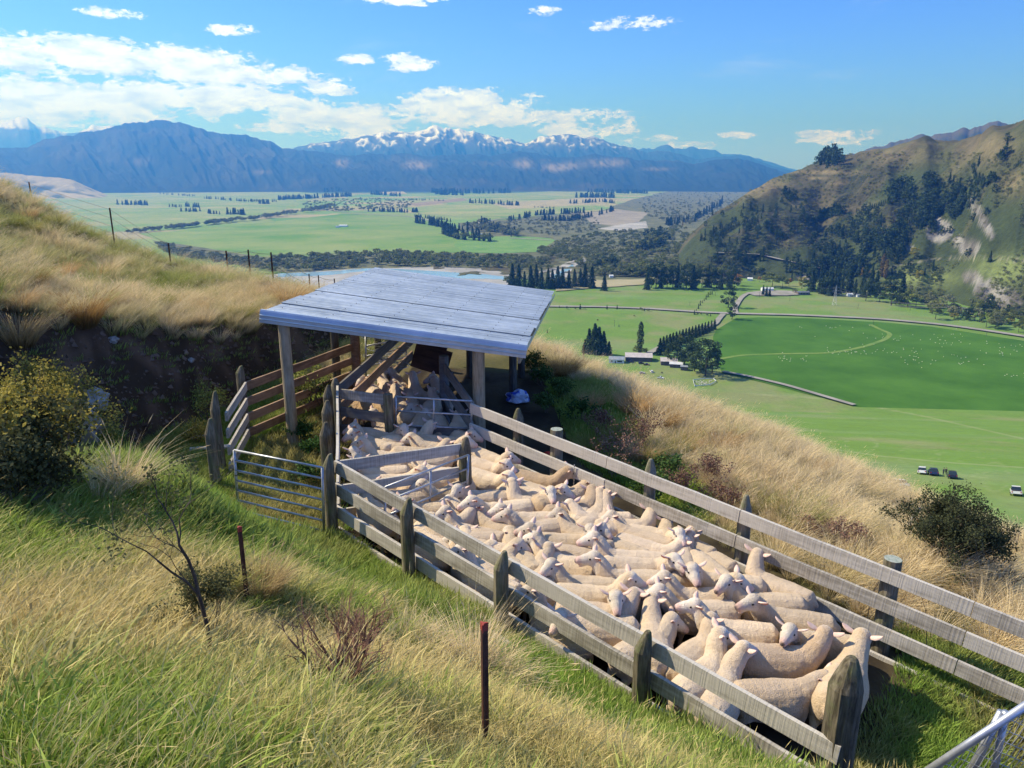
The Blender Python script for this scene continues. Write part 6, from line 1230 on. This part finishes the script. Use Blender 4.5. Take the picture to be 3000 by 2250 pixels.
# river willows and the scrub terrace: largest as things, the rest joined
cand = []
ZN = ['in the dense band on the far river bank','at the left end of the river band below the steel posts','on the broad scrub flat right of the shed roof','behind the pale terrace pasture','on the distant flats beside the golden hill spur','in the far grove at the middle of the plain']; zi = [0]
def inside(poly, n, kinds, h0, h1, wx=1.0):
    zone_ = ZN[zi[0]]; zi[0] += 1
    P = pts(poly); xs = [p[0] for p in P]; ys = [p[1] for p in P]; k = 0
    while k < n:
        x, y = rt.uniform(min(xs), max(xs)), rt.uniform(min(ys), max(ys))
        if inpoly(np.array([x]), np.array([y]), P)[0]: q = vq(x/K, y/K); cand.append((rt.choice(kinds), q, rt.uniform(h0, h1), wx, zone_)); k += 1
BL = 'gw'
inside([(590,562),(640,556),(800,549),(950,553),(1060,558),(1190,562),(1190,585),(1110,590),(1080,584),(940,578),(780,578),(620,590)], 460, ['willow','grey','willow','lime'], 9, 15, 1.15)
inside([(330,525),(400,538),(520,560),(620,570),(600,592),(480,575),(360,552)], 130, ['grey','willow'], 8, 14, 1.2)
inside([(1190,560),(1150,545),(1220,520),(1300,505),(1400,500),(1480,490),(1500,560),(1440,600),(1280,600),(1240,570)], 620, ['willow','grey','lime','willow'], 9, 15, 1.1)
inside([(1050,478),(1150,476),(1290,468),(1300,500),(1190,512),(1120,500),(1060,495)], 220, ['grey','willow','grey'], 6, 11, 1.1)
inside([(1400,420),(1600,402),(1680,410),(1560,470),(1480,490),(1400,470),(1380,440)], 520, ['grey','willow','grey','gold'], 9, 15, 1.0)
inside([(660,438),(720,432),(820,428),(900,430),(880,452),(740,458),(650,456)], 300, ['grey','willow'], 9, 16, 1.1)
def lines(P, n, kinds, h, jit=2.0, wx=1.2):
    P = np.array(P, float); d = np.r_[0, np.cumsum(np.hypot(*np.diff(P, axis=0).T))]
    for k in range(n): s = rt.uniform(0, d[-1]); X = np.interp(s, d, P[:, 0])+rt.uniform(-jit, jit); Y = np.interp(s, d, P[:, 1])+rt.uniform(-jit, jit)*.5; q = vq(X, Y); cand.append((rt.choice(kinds), q, max(hpx(q, h*rt.uniform(.75, 1.15)), 6), wx, 'in a tree line at the '+('left' if X < 1000 else 'middle' if X < 1350 else 'foot of the right hand hill')+' of the valley' if X < 1350 else 'in the wooded foot of the right hand hill'))
lines([(278,505),(330,500),(400,492),(480,482),(560,474),(640,462),(720,450)], 170, ['grey','willow'], 11, 3)
lines([(985,517),(1060,522),(1000,508),(990,496)], 22, ['conifer','willow'], 20, 2); lines([(1010,497),(1060,500),(1120,512),(1040,486),(1060,505)], 70, ['willow','conifer','grey','poplar'], 17, 5)
lines([(1490,560),(1540,560),(1600,570),(1640,600)], 60, ['willow','conifer','grey','hillpine'], 22, 8, 1.0); lines([(1280,585),(1320,570),(1330,590)], 26, ['hillpine','willow'], 22, 6, 1)
lines([(1395,530),(1440,525),(1400,515),(1430,540),(1370,545)], 40, ['hillpine','hillpine','willow'], 26, 8, .9); lines([(1440,488),(1500,478),(1540,455),(1560,440)], 44, ['conifer'], 16, 4, 1.1)
for P, n, h in (([(250,442),(322,443)],22,10),([(365,447),(392,447)],9,7),([(400,446),(430,448)],10,10),([(390,457),(432,457)],14,8),([(448,461),(484,463)],12,9),([(490,463),(530,464)],13,13),
   ([(795,457),(908,459)],40,9),([(895,468),(960,476),(975,480)],30,7),([(898,482),(940,488),(985,500)],40,16),([(955,505),(985,515)],14,20),([(1100,478),(1160,465),(1230,462),(1270,459)],60,12),([(1170,476),(1230,478),(1290,466),(1325,456)],60,12),([(1055,492),(1100,498)],10,10),
   ([(1010,438),(1120,444)],34,9),([(880,432),(960,434)],30,4),([(940,420),(1000,422)],30,10),([(930,416),(1060,418),(1110,416)],60,10),([(1150,448),(1200,450)],12,4),([(1230,440),(1300,436),(1330,440)],40,8),([(1240,427),(1325,427)],40,11),([(1270,415),(1360,418)],50,8),([(1350,417),(1400,418)],26,8),([(1430,412),(1500,407),(1560,404)],40,6),
   ([(330,418),(420,424)],24,4),([(430,428),(540,436),(600,436)],50,6),([(560,440),(585,440)],10,9),([(600,432),(680,428),(760,424)],90,9),([(690,415),(800,412),(900,408)],80,9),([(100,412),(260,412),(420,408),(560,404)],110,8),([(540,404),(700,403),(900,402)],120,9),([(900,402),(1100,402),(1330,401)],120,9),([(1060,408),(1110,408)],30,6),([(800,420),(870,424)],30,8)):
    lines(P, n, ['conifer'], h, 1.5, 1.4)
cand.sort(key=lambda c: -c[2]/math.hypot(c[1][0], c[1][1]))
nk = {'c': 0, 'w': 0}; rest = []
for c in cand:
    g = 'c' if c[0] in ('conifer', 'hillpine') else 'w'
    if nk[g] < (25 if g == 'c' else 190): nk[g] += 1; small_tree(c[0], c[1], c[2], dict(conifer='dark pointed pine ', hillpine='dark broad pine ', willow='rounded olive willow ', grey='rounded grey green willow ', lime='brighter green tree ', gold='bronze poplar ', poplar='slim poplar ')[c[0]]+c[4], 'pines on the river terrace' if g == 'c' else 'willows on the river terrace', wx=c[3])
    else: rest.append(c)
bulk('valley_woodland', rest, 'tree belts and river scrub spread across the far valley floor', 'woodland')
# pines and scrub on the right-hand hill
def hill_at(X, Y): return drape_at(X*K, Y*K)
hc_ = []
for cx, cy, sx, sy, n, h0, h1 in ((1835,520,60,36,26,20,30),(1990,470,46,34,70,20,30),(2060,440,50,30,60,18,28),(1950,430,34,26,34,18,28),(2110,400,40,26,24,16,26),(1700,430,20,14,12,14,22),(1870,480,40,30,22,18,26),(1600,480,50,30,30,12,18),(1660,490,60,30,40,14,20),(1550,520,50,30,34,14,20),(1790,350,22,9,44,22,34),(2170,330,12,20,8,18,26),(1900,540,40,30,40,22,32),(1800,560,50,26,40,20,30),(1590,560,50,14,26,14,22),(2010,420,20,40,20,18,28),(1730,470,30,20,14,12,20),(1940,520,20,34,34,22,32),(1740,590,60,14,30,20,32),(1840,585,60,18,40,20,34),(1960,590,40,14,16,16,24),(2140,680,60,14,26,18,28)):
    for _ in range(n):
        q = hill_at(rt.gauss(cx, sx*.55), rt.gauss(cy, sy*.55))
        if q is not None: hc_.append((rt.choice(['hillpine', 'conifer', 'hillpine']), q, hpx(q, rt.uniform(h0, h1)*.92), .95, 'in the knoll top clump against the sky' if cy < 370 and cx < 1850 else 'beside the rock scars' if cx > 2030 and cy > 380 else 'in the big gully stand left of the rock scars' if cx > 1920 else 'low on the hill above the farm yard' if cy > 535 else 'on the middle of the right hand hill' if cx > 1780 else 'on the left spur of the right hand hill'))
sky_ = []
for X in np.concatenate([np.linspace(1500, 1765, 64), np.linspace(1765, 1815, 34), np.linspace(1850, 1960, 24), np.linspace(2055, 2085, 12), np.linspace(2190, 2212, 6)]):
    ysk = np.interp(X*K, _xs, _ys)+rt.uniform(2, 6); q = None
    for k in range(14):
        q = hill_at(X, ysk)
        if q is not None: break
        ysk += 1.5
    if q is not None: hc_.append(('conifer', q, hpx(q, rt.uniform(7, 13) if not 1768 < X < 1815 else rt.uniform(16, 26)), 1.2, 'along the skyline of the right hand hill'))
sh_ = []
for _ in range(5200):
    X = rt.uniform(1430, 2225); Y = rt.uniform(330, 700)
    q = hill_at(X, Y)
    if q is None or q[2] < ZV+1: continue
    d = float(sheet_noise(np.array([q[0]]), np.array([q[1]]), .012, 51, 4)[0])
    if d > .40 and rt.random() < .9: sh_.append((rt.choice(['grey', 'willow', 'willow']), q, rt.uniform(2.5, 5.5), 1.3))
hc_.sort(key=lambda c: -c[2]/math.hypot(c[1][0], c[1][1]))
for c in hc_[:170]: small_tree(c[0], c[1], c[2], ('pointed pine ' if c[0] == 'conifer' else 'broad pine ')+c[4], 'pines on the right hand hill', wx=c[3])
bulk('hillside_scrub', sh_+hc_[170:], 'low scrub and smaller pines over the hill on the right', 'scrub')

# ------------------------------------------------------------------ farm buildings, vehicles, people
M_white = vary_mat('white_wall', (.66,.68,.68), (.78,.79,.78), .6); M_groof = vary_mat('grey_metal_roof', (.20,.23,.26), (.30,.33,.36), .4, rough=.5); M_proof = vary_mat('pale_pink_roof', (.40,.36,.34), (.52,.47,.45), .3, rough=.6); M_lroof = vary_mat('light_roof', (.50,.52,.54), (.64,.66,.68), .3, rough=.5); M_droof = vary_mat('dark_roof', (.09,.10,.12), (.15,.16,.18), .3, rough=.5)
M_dwall = vary_mat('brown_timber_wall', (.10,.08,.07), (.17,.14,.12), .6); M_win = new_mat('window_glass', .12, .6)[0]; M_win.node_tree.nodes['Principled BSDF'].inputs['Base Color'].default_value = (.02, .03, .04, 1); M_trim = vary_mat('white_trim', (.7,.7,.7), (.8,.8,.8), 2)
def building(X, Y, wpx, dep, hw, hr, yaw, mw, mr, label, name='farm_building', wins=(), door=None, hip=False, drape=False, cat='building'):
    q = drape_at(X*K, Y*K) if drape else np.array((*vp(X*K, Y*K), ZV)); q[2] = max(q[2], gz(q[0], q[1])); L = hpx(q, wpx); e = empty(name, q, yaw); tag(e, label, cat)
    mb = MB().box((0, 0, hw/2), (L, dep, hw+.6)); b = len(mb.v); mb.v += [(-L/2, -dep/2, hw+.3), (-L/2, dep/2, hw+.3), (-L/2, 0, hw+hr), (L/2, -dep/2, hw+.3), (L/2, dep/2, hw+.3), (L/2, 0, hw+hr)]; mb.f += [(b, b+2, b+1), (b+3, b+4, b+5)]; mb.build('wall', mw, e)
    o_ = .4; ov = .5; V = []; x0 = L/2+ov; ins_ = dep*.35 if hip else 0
    for z in (.0, .18): V += [(-x0, -dep/2-o_, hw+.22+z), (x0, -dep/2-o_, hw+.22+z), (x0-ins_, 0, hw+hr+.12+z), (-x0+ins_, 0, hw+hr+.12+z), (x0, dep/2+o_, hw+.22+z), (-x0, dep/2+o_, hw+.22+z)]
    Fc = [(0,1,2,3), (3,2,4,5), (6,9,8,7), (9,11,10,8), (0,6,7,1), (5,4,10,11), (0,3,9,6), (3,5,11,9), (1,7,8,2), (2,8,10,4)]
    if hip: Fc += [(1,4,2), (0,3,5)]
    mesh_from('roof', V, Fc, mr, e)
    for wx_, ww, wh in wins:
        f = MB().box((wx_*L, -dep/2-.05, hw*.58), (ww, .12, wh)).build('window', M_trim, e); MB().box((wx_*L, -dep/2-.13, hw*.58), (ww-.2, .06, wh-.2)).build('pane', M_win, f)
    if door is not None: MB().box((door*L, -dep/2-.06, 1.0), (.95, .14, 2.0)).build('door', M_dwall, e)
    return e
building(1332, 782, 32, 8, 2.7, 1.9, R(-8), M_white, M_groof, 'white farm cottage with grey roof on the terrace below the hillside', 'cottage', ((-.33,1.6,1.3),(.2,4.2,1.5)), -.08)
building(1379, 777, 56, 13, 3.2, 2.6, R(-7), M_dwall, M_proof, 'long woolshed with pale pinkish roof beside the cottage', 'woolshed', (), .3)
building(1444, 786, 34, 11, 3.0, 2.2, R(-7), M_dwall, M_proof, 'lower pale roofed extension at the right end of the woolshed', 'woolshed', ()); building(1460, 792, 26, 8, 2.6, 1.2, R(-12), M_dwall, M_lroof, 'light grey roofed lean-to half hidden under the dark pines', 'farm_shed')
building(1478, 799, 14, 5, 2.8, .7, R(-20), M_dwall, M_groof, 'small grey square shed in front of the pines', 'farm_shed', (), .1)
building(1657, 628, 24, 9, 3.0, 1.4, R(-5), M_white, M_lroof, 'cream walled farm shed at the head of the yard', 'farm_shed', (), .2); building(1733, 636, 26, 10, 3.0, 1.2, R(4), M_dwall, M_droof, 'dark open fronted implement shed beside the yard', 'implement_shed', ((-.25,3,2),(.0,3,2),(.25,3,2)))
building(1838, 640, 16, 7, 2.6, 1.3, R(0), M_white, M_lroof, 'white cottage half behind pines at the right of the pasture', 'cottage', ((-.2,1.4,1.2),(.25,1.4,1.2)), 0.0); building(1852, 641, 8, 6, 2.4, 1.0, R(10), M_white, M_groof, 'tiny white outbuilding right of the white cottage', 'outbuilding'); building(1808, 622, 16, 8, 2.8, 1.2, R(-5), M_white, M_lroof, 'pale low house in the trees above the pasture', 'farm_house', ((0,3,1.2),))
building(1944, 614, 26, 10, 2.8, 2.6, R(8), M_dwall, M_droof, 'blue grey roofed house under the hill among trees', 'farm_house', ((-.3,1.6,1.2),(.3,1.6,1.2))); building(1620, 606, 10, 7, 2.6, 1.8, R(-20), M_white, M_lroof, 'small pale roofed barn behind the orange tree', 'barn')
building(1365, 532, 14, 9, 3, 2.2, R(5), M_white, M_groof, 'pale house among dark trees above the river terrace', 'farm_house', ((0,3,1.2),)); building(742, 490, 17, 14, 4, 2.5, R(3), M_white, M_lroof, 'white barn roofs out on the mid valley pasture', 'barn'); building(729, 492, 7, 12, 4, 2.0, R(3), M_white, M_groof, 'small barn left of the white one on the mid valley pasture', 'barn')
building(1035, 508, 12, 10, 3, 2, 0, M_white, M_groof, 'house among trees at the far pasture corner', 'farm_house'); building(1320, 600, 8, 7, 3, 1.5, 0, M_white, M_lroof, 'tiny pale hut between river gravel and pine block', 'hut')
for i in range(46):                          # houses of the distant town
    X, Y = rt.gauss(640, 60), rt.uniform(394, 404)
    q = np.array((*vp(X*K, (Y+1)*K), ZV)); e = MB().box((0, 0, 2.5), (rt.uniform(18, 34), 14, 6)); b = 8; e.v += [(-18, -9, 5.5), (18, -9, 5.5), (18, 9, 5.5), (-18, 9, 5.5), (-18, 0, 10), (18, 0, 10)]; e.f += [(8, 9, 13, 12), (12, 13, 10, 11)]
    o = e.build('town_house', M_trim); o.location = q; o.rotation_euler = (0, 0, rt.uniform(-.5, .5)); tag(o, 'tiny white house of the town far off at the mountain foot', 'house', 'houses of the distant town')
# vehicles
def paint(name, c, rough=.28): m = new_mat(name, rough, .5)[0]; b = m.node_tree.nodes['Principled BSDF']; b.inputs['Base Color'].default_value = (*c, 1); b.inputs['Coat Weight'].default_value = .4; return m
PW, PDk, PBl, PSi, PBr = paint('white_paint', (.78,.78,.77)), paint('black_paint', (.02,.02,.024)), paint('navy_paint', (.025,.035,.09)), paint('silver_paint', (.42,.43,.44)), paint('maroon_paint', (.09,.03,.03)); M_tyre = vary_mat('tyre', (.02,.02,.02), (.04,.04,.04), 5); M_rim = paint('rim', (.4,.4,.4)); M_lamp = paint('lamp_glass', (.75,.75,.7), .1); M_red = paint('tail_lamp', (.4,.02,.02), .2)
def car_parts(ute=False):
    bl = 4.7 if not ute else 5.1; w = 1.85; P = [(-bl/2, .45), (-bl/2+.05, .95), (-bl/2+.5, 1.05)] if not ute else [(-bl/2, .5), (-bl/2, 1.02), (-bl/2+1.7, 1.05)]
    P += [(.95, 1.08), (bl/2-.25, .98), (bl/2, .80), (bl/2, .42)]; body = MB()
    for s in (-1, 1):
        for x, z in P: body.v.append((x, s*(w/2-(.04 if z > .9 else 0)), z))
    n = len(P)
    for i in range(n): body.f.append((i, (i+1) % n, n+(i+1) % n, n+i))
    body.f += [tuple(range(n))[::-1], tuple(range(n, 2*n))]; cab = [(-bl/2+.25, 1.0), (-bl/2+.75, 1.62), (.35, 1.66), (1.15, 1.05)] if not ute else [(-.85, 1.03), (-.65, 1.68), (.45, 1.70), (1.25, 1.06)]
    def prism(p, w0, w1): m_ = MB(); [m_.v.append((x, s*(w0 if z < 1.2 else w1)/2, z)) for s in (-1, 1) for x, z in p]; k = len(p); m_.f = [(i, (i+1) % k, k+(i+1) % k, k+i) for i in range(k)]+[tuple(range(k))[::-1], tuple(range(k, 2*k))]; return m_
    return body, prism(cab, 1.78, 1.45), prism([(cab[1][0]+.03, cab[1][1]+.0), (cab[1][0]+.06, cab[1][1]+.06), (cab[2][0]-.04, cab[2][1]+.05), (cab[2][0], cab[2][1]-.0)], 1.46, 1.42), bl
_cm = {}
def vehicle(pos, yaw, mat, label, ute=False, name='parked_car', cat='car', group=None, slope=0):
    e = empty(name, pos, yaw); e.rotation_euler = (slope[0], slope[1], yaw) if slope else (0, 0, yaw); tag(e, label, cat, group); body, cab, roof, bl = car_parts(ute); body.build('body', mat, e); cab.build('window_glass', M_win, e); roof.build('roof_panel', mat, e)
    if ute: MB().box((-1.7, 0, 1.05), (1.6, 1.6, .05)).build('tray', M_tyre, e)
    for x in (-bl/2+.85, bl/2-.9):
        for s in (-1, 1): o = MB().tube([(x, s*.80, .34), (x, s*.95, .34)], .34, 12).build('wheel', M_tyre, e); MB().tube([(x, s*.94, .34), (x, s*.965, .34)], .18, 8).build('rim', M_rim, o)
    for s in (-1, 1): MB().box((bl/2, s*.65, .72), (.06, .32, .16)).build('headlight', M_lamp, e); MB().box((-bl/2, s*.72, .82), (.06, .18, .24)).build('tail_light', M_red, e)
    return e
def far_car(x_, y_, yaw, mat, label, **kw):
    g_ = at(x_, y_, 60, 2000); ex_ = (gz(g_[0]+1, g_[1])-gz(g_[0]-1, g_[1]))/2; ey_ = (gz(g_[0], g_[1]+1)-gz(g_[0], g_[1]-1))/2; c, s = math.cos(yaw), math.sin(yaw); e = vehicle((g_[0], g_[1], g_[2]+.05), yaw, mat, label, **kw)
    e.rotation_euler = (math.atan(-ex_*s+ey_*c), -math.atan(ex_*c+ey_*s), yaw); return e
for x_, y_, yaw, m, u, lb in ((2702,1388,1.0,PW,0,'white car leftmost of the group on the green slope'),(2734,1392,1.15,PBl,0,'dark blue car beside the white one on the green slope'),(2789,1401,1.1,PDk,0,'black four wheel drive right of the two standing people'),(2976,1450,1.0,PW,1,'white ute alone at the right edge of the green slope'),(2625,1428,2.9,PW,0,'white vehicle top showing just over the brow of dry grass'),
   (1881,1095,.1,PSi,0,'silver car side-on on the grass below the woolshed'),(1909,1091,1.7,PW,0,'white car seen end-on on the grass below the woolshed'),(1935,1109,-.5,PW,1,'white ute parked nearest under the dark pines'),(1878,1066,.1,PDk,0,'dark car in front of the woolshed, left one of the pair'),(1894,1070,-.1,PBr,1,'dark ute in front of the woolshed, right one of the pair'),
   (1848,1062,.1,PBl,1,'navy ute in the shade beside the cottage'),(1797,1096,.5,PW,1,'white ute behind the brow grass in the left car group'),(1813,1095,.2,PW,0,'white car at the right end of the left car group'),(1772,1098,.1,PSi,0,'pale car half hidden by brow grass at the left of its group'),(1548,1010,.3,PW,0,'white car showing beside the shed roof corner')): far_car(x_, y_, yaw, m, lb, ute=bool(u), name='parked_ute' if u else 'parked_car', cat='ute' if u else 'car')
def quad(x_, y_, lb):
    g_ = at(x_, y_, 60, 2000); e = empty('quad_bike', (g_[0], g_[1], g_[2]+.05), 1.2); tag(e, lb, 'quad bike'); MB().box((0, 0, .65), (1.4, .5, .3)).box((-.2, 0, .88), (.7, .35, .15)).build('body', PBr, e)
    for x in (-.6, .6):
        for s in (-1, 1): MB().tube([(x, s*.35, .3), (x, s*.58, .3)], .3, 10).build('wheel', M_tyre, e)
    MB().tube([(.35, -.4, 1.1), (.42, 0, 1.05), (.35, .4, 1.1)], .03, 5).tube([(.45, 0, .7), (.42, 0, 1.05)], .03, 5).build('handlebar', M_tyre, e); MB().box((-.75, 0, .85), (.45, .7, .05)).box((.75, 0, .85), (.4, .7, .05)).build('rack', M_tyre, e)
quad(1939, 1093, 'quad bike standing above the white ute near the pines')
# people: one skinned body each
M_navy = vary_mat('dark_clothes', (.02,.025,.035), (.05,.055,.07), 8); M_skin = vary_mat('skin', (.42,.26,.19), (.5,.32,.24), 8); M_hair = vary_mat('dark_hair', (.03,.02,.015), (.06,.04,.03), 9)
def person(x_, y_, yaw, label, seed):
    g_ = at(x_, y_, 60, 2000); e = empty('person', (g_[0], g_[1], g_[2]), yaw); tag(e, label, 'person', 'people standing by the vehicles'); rg = random.Random(seed); a = rg.uniform(.05, .2)
    J = [(0,0,.95),(0,0,1.15),(0,0,1.38),(0,0,1.50),(0,.01,1.58),(.02,0,1.68),(0,.17,1.40),(.02,.24,1.14),(.12+a,.22,.92),(0,-.17,1.40),(.02,-.24,1.14),(.1,-.22,.90),(0,.10,.88),(.03,.11,.50),(0,.12,.08),(.13,.13,.04),(0,-.10,.88),(.02,-.12,.50),(-.04,-.14,.08),(.1,-.15,.04),(.16+a,.21,.85),(.13,-.21,.83)]
    E_ = [(0,1),(1,2),(2,3),(3,4),(4,5),(2,6),(6,7),(7,8),(2,9),(9,10),(10,11),(0,12),(12,13),(13,14),(14,15),(0,16),(16,17),(17,18),(18,19),(8,20),(11,21)]; Rd = [.16,.15,.17,.07,.08,.10,.075,.055,.04,.075,.055,.04,.11,.075,.05,.045,.11,.075,.05,.045,.04,.04]
    me = bpy.data.meshes.new('body'); me.from_pydata(J, E_, []); o = link(bpy.data.objects.new('body', me)); sk = o.modifiers.new('s', 'SKIN')
    for i, v in enumerate(me.skin_vertices[0].data): v.radius = (Rd[i], Rd[i]*.85)
    me.skin_vertices[0].data[0].use_root = True; ss = o.modifiers.new('u', 'SUBSURF'); ss.levels = 1; ss.render_levels = 1; m2 = bpy.data.meshes.new_from_object(o.evaluated_get(bpy.context.evaluated_depsgraph_get())); bpy.data.objects.remove(o); m2.materials.clear(); m2.materials.append(M_navy); m2.materials.append(M_skin)
    m2.polygons.foreach_set('material_index', [1 if p.center.z > 1.5 or (p.center.z < .92 and abs(p.center.y) > .19 and p.center.z > .7) else 0 for p in m2.polygons]); m2.polygons.foreach_set('use_smooth', [True]*len(m2.polygons)); link(bpy.data.objects.new('body', m2), e)
    bm = bmesh.new(); ell(bm, (.0, .01, 1.74), (.115, .10, .09)); m3 = bpy.data.meshes.new('hair'); bm.to_mesh(m3); bm.free(); m3.materials.append(M_hair); link(bpy.data.objects.new('hair', m3), e)
for x_, y_, lb in ((2763,1391,'person in dark clothes between the blue and black cars, left one'),(2770,1391,'person in dark clothes between the blue and black cars, right one'),(1757,1072,'leftmost of three dark figures standing on the grass left of the cottage'),(1760,1073,'middle of three dark figures standing on the grass left of the cottage'),(1763,1073,'rightmost of three dark figures standing on the grass left of the cottage'),(1853,1068,'dark clothed person by the navy ute, left one'),(1857,1067,'dark clothed person by the navy ute, middle one'),(1861,1066,'dark clothed person by the navy ute, right one')): person(x_, y_, rt.uniform(0, 6.28), lb, int(x_))
# pylon, poles and wires
def pylon(X, Y, hd):
    q = np.array((*vp(X*K, Y*K), ZV)); h = hpx(q, hd); e = empty('lattice_pylon', q); tag(e, 'grey lattice power pylon standing in the pasture below the hill', 'pylon'); mb = MB(); w0 = h*.17; lv = [0, .18, .36, .54, .68, .8, .9, 1.0]; wd = lambda f: w0*(1-f)**1.15+.35
    for i in range(4): sx, sy = ((-1,-1),(1,-1),(1,1),(-1,1))[i]; mb.tube([(sx*wd(f)/2, sy*wd(f)/2, f*h) for f in lv], .11, 4)
    for a, b in zip(lv[:-1], lv[1:]):
        for i in range(4):
            s = ((-1,-1),(1,-1),(1,1),(-1,1)); p, q_ = s[i], s[(i+1) % 4]; mb.tube([(p[0]*wd(a)/2, p[1]*wd(a)/2, a*h), (q_[0]*wd(b)/2, q_[1]*wd(b)/2, b*h)], .07, 3); mb.tube([(q_[0]*wd(a)/2, q_[1]*wd(a)/2, a*h), (p[0]*wd(b)/2, p[1]*wd(b)/2, b*h)], .07, 3)
    mb.build('tower', M_galv, e)
    for f in (.72, .88): m_ = MB(); L = h*.17; m_.tube([(-L, 0, f*h), (L, 0, f*h)], .10, 4).tube([(-L, 0, f*h), (0, 0, (f+.06)*h)], .07, 3).tube([(L, 0, f*h), (0, 0, (f+.06)*h)], .07, 3); m_.build('cross_arm', M_galv, e)
    return e, q, h
py_e, py_q, py_h = pylon(1802, 660, 44)
w_ = MB()
for f in (.72, .88):
    for s in (-1, 1):
        a = Vector((py_q[0]+s*py_h*.17, py_q[1], ZV+py_h*f-1))
        for q2, hh in ((vq(1400, 612), 26), (vq(2060, 700), 22)): b = Vector((q2[0]+s*4, q2[1], ZV+hh*(f+.1))); w_.tube([a.lerp(b, t_)-Vector((0, 0, 7*math.sin(3.1416*t_))) for t_ in [k/10 for k in range(11)]], .07, 3, False)
tag(w_.build('power_line', M_wire), 'power lines sweeping from the pylon across the pasture', 'power line')
for i, (X, Y, h) in enumerate([(1327,705,14),(1640,643,12),(1706,650,12),(1853,668,12),(1966,671,12),(1886,702,10),(1490,660,8),(2130,728,10),(1545,640,9)]):
    q = np.array((*vp(X*K, Y*K), ZV)); hh = hpx(q, h); e = empty('power_pole', q); tag(e, 'thin wooden power pole standing beside the fields of the valley', 'power pole', 'wooden power poles in the valley'); MB().tube([(0, 0, 0), (0, 0, hh)], [.16, .11], 6).build('pole', M_dpole, e); MB().box((0, 0, hh*.93), (2.0, .12, .12)).build('cross_arm', M_dpole, e)
g_ = at(778*2.0, 1130); x_, y_ = W(1708, 1100, 21)[:2]; q = V3((x_, y_, gz(x_, y_))); o = post('fence_stake', x_, y_, q.z+.75, q.z-.2, .022, M_dpole, n=6); tag(o, 'thin dark stake on the brow between the tussocks', 'stake')
# sheep far below, in and around the yards and on the crop
SW = vary_mat('distant_fleece', (.62,.58,.50), (.74,.70,.62), .5)
bm = bmesh.new(); ell(bm, (0, 0, .55), (.55, .26, .28), None, 6); ell(bm, (.58, 0, .78), (.17, .1, .11), None, 5); [ell(bm, (x, y, .2), (.05, .05, .22), None, 4) for x in (-.35, .35) for y in (-.14, .14)]; msh = bpy.data.meshes.new('grazing_sheep'); bm.to_mesh(msh); bm.free(); msh.materials.append(SW)
def far_sheep(x_, y_, label, group): g_ = at(x_, y_, 60, 2500); o = link(bpy.data.objects.new('grazing_sheep', msh)); o.location = (g_[0], g_[1], g_[2]+.25); o.rotation_euler = (0, 0, rt.uniform(0, 6.28)); o.scale = (.8,)*3; tag(o, label, 'sheep', group)
for cx, cy, sx, sy, n in ((2300,1055,14,6,12),(2355,1055,8,6,6),(2690,1050,30,18,24),(2830,1060,30,10,14),(2780,1000,46,12,24),(2620,990,70,8,16),(2440,960,50,4,12),(2580,1020,60,8,14),(2930,1028,26,10,20),(2980,1105,24,8,8),(2500,1035,60,4,26)):
    for _ in range(n): far_sheep(rt.gauss(cx, sx), rt.gauss(cy, sy), 'white sheep grazing on the dark green crop field', 'sheep grazing on the crop field')
for _ in range(60): far_sheep(rt.uniform(2035, 2085), rt.uniform(1117, 1130), 'sheep held in the little yard under the biggest pine', 'sheep in the little yard')
yd = empty('yard_pen', (*at(2065, 1124, 60, 2000)[:2], at(2065, 1124, 60, 2000)[2])); tag(yd, 'small pale railed yard full of sheep below the biggest pine', 'yard'); Pp = [at(a, b, 60, 2000)-np.array(yd.location) for a, b in ((2030,1116),(2062,1112),(2090,1112),(2098,1120),(2080,1130),(2035,1134))]
for a, b in zip(Pp, Pp[1:]+Pp[:1]): MB().bar(V3(a)+Vector((0, 0, .9)), V3(b)+Vector((0, 0, .9)), .12, .7).build('rail', M_lroof, yd)
# ------------------------------------------------------------------ air
def haze():
    mb = MB(); mb.box((0, 13900, 900), (52000, 29000, 2110.0)); o = mb.build('haze', None); tag(o, kind='stuff')
    m = bpy.data.materials.new('haze'); m.use_nodes = True; t = NT(m.node_tree); t.n.clear(); out = t.node('ShaderNodeOutputMaterial')
    v = t.node('ShaderNodeVolumePrincipled'); v.inputs['Color'].default_value = (.06, .29, 1, 1); v.inputs['Absorption Color'].default_value = (.8, .8, .8, 1); v.inputs['Density'].default_value = 1.25e-4; v.inputs['Anisotropy'].default_value = .25
    t.l.new(v.outputs[0], out.inputs['Volume']); o.data.materials.append(m); return o
haze()
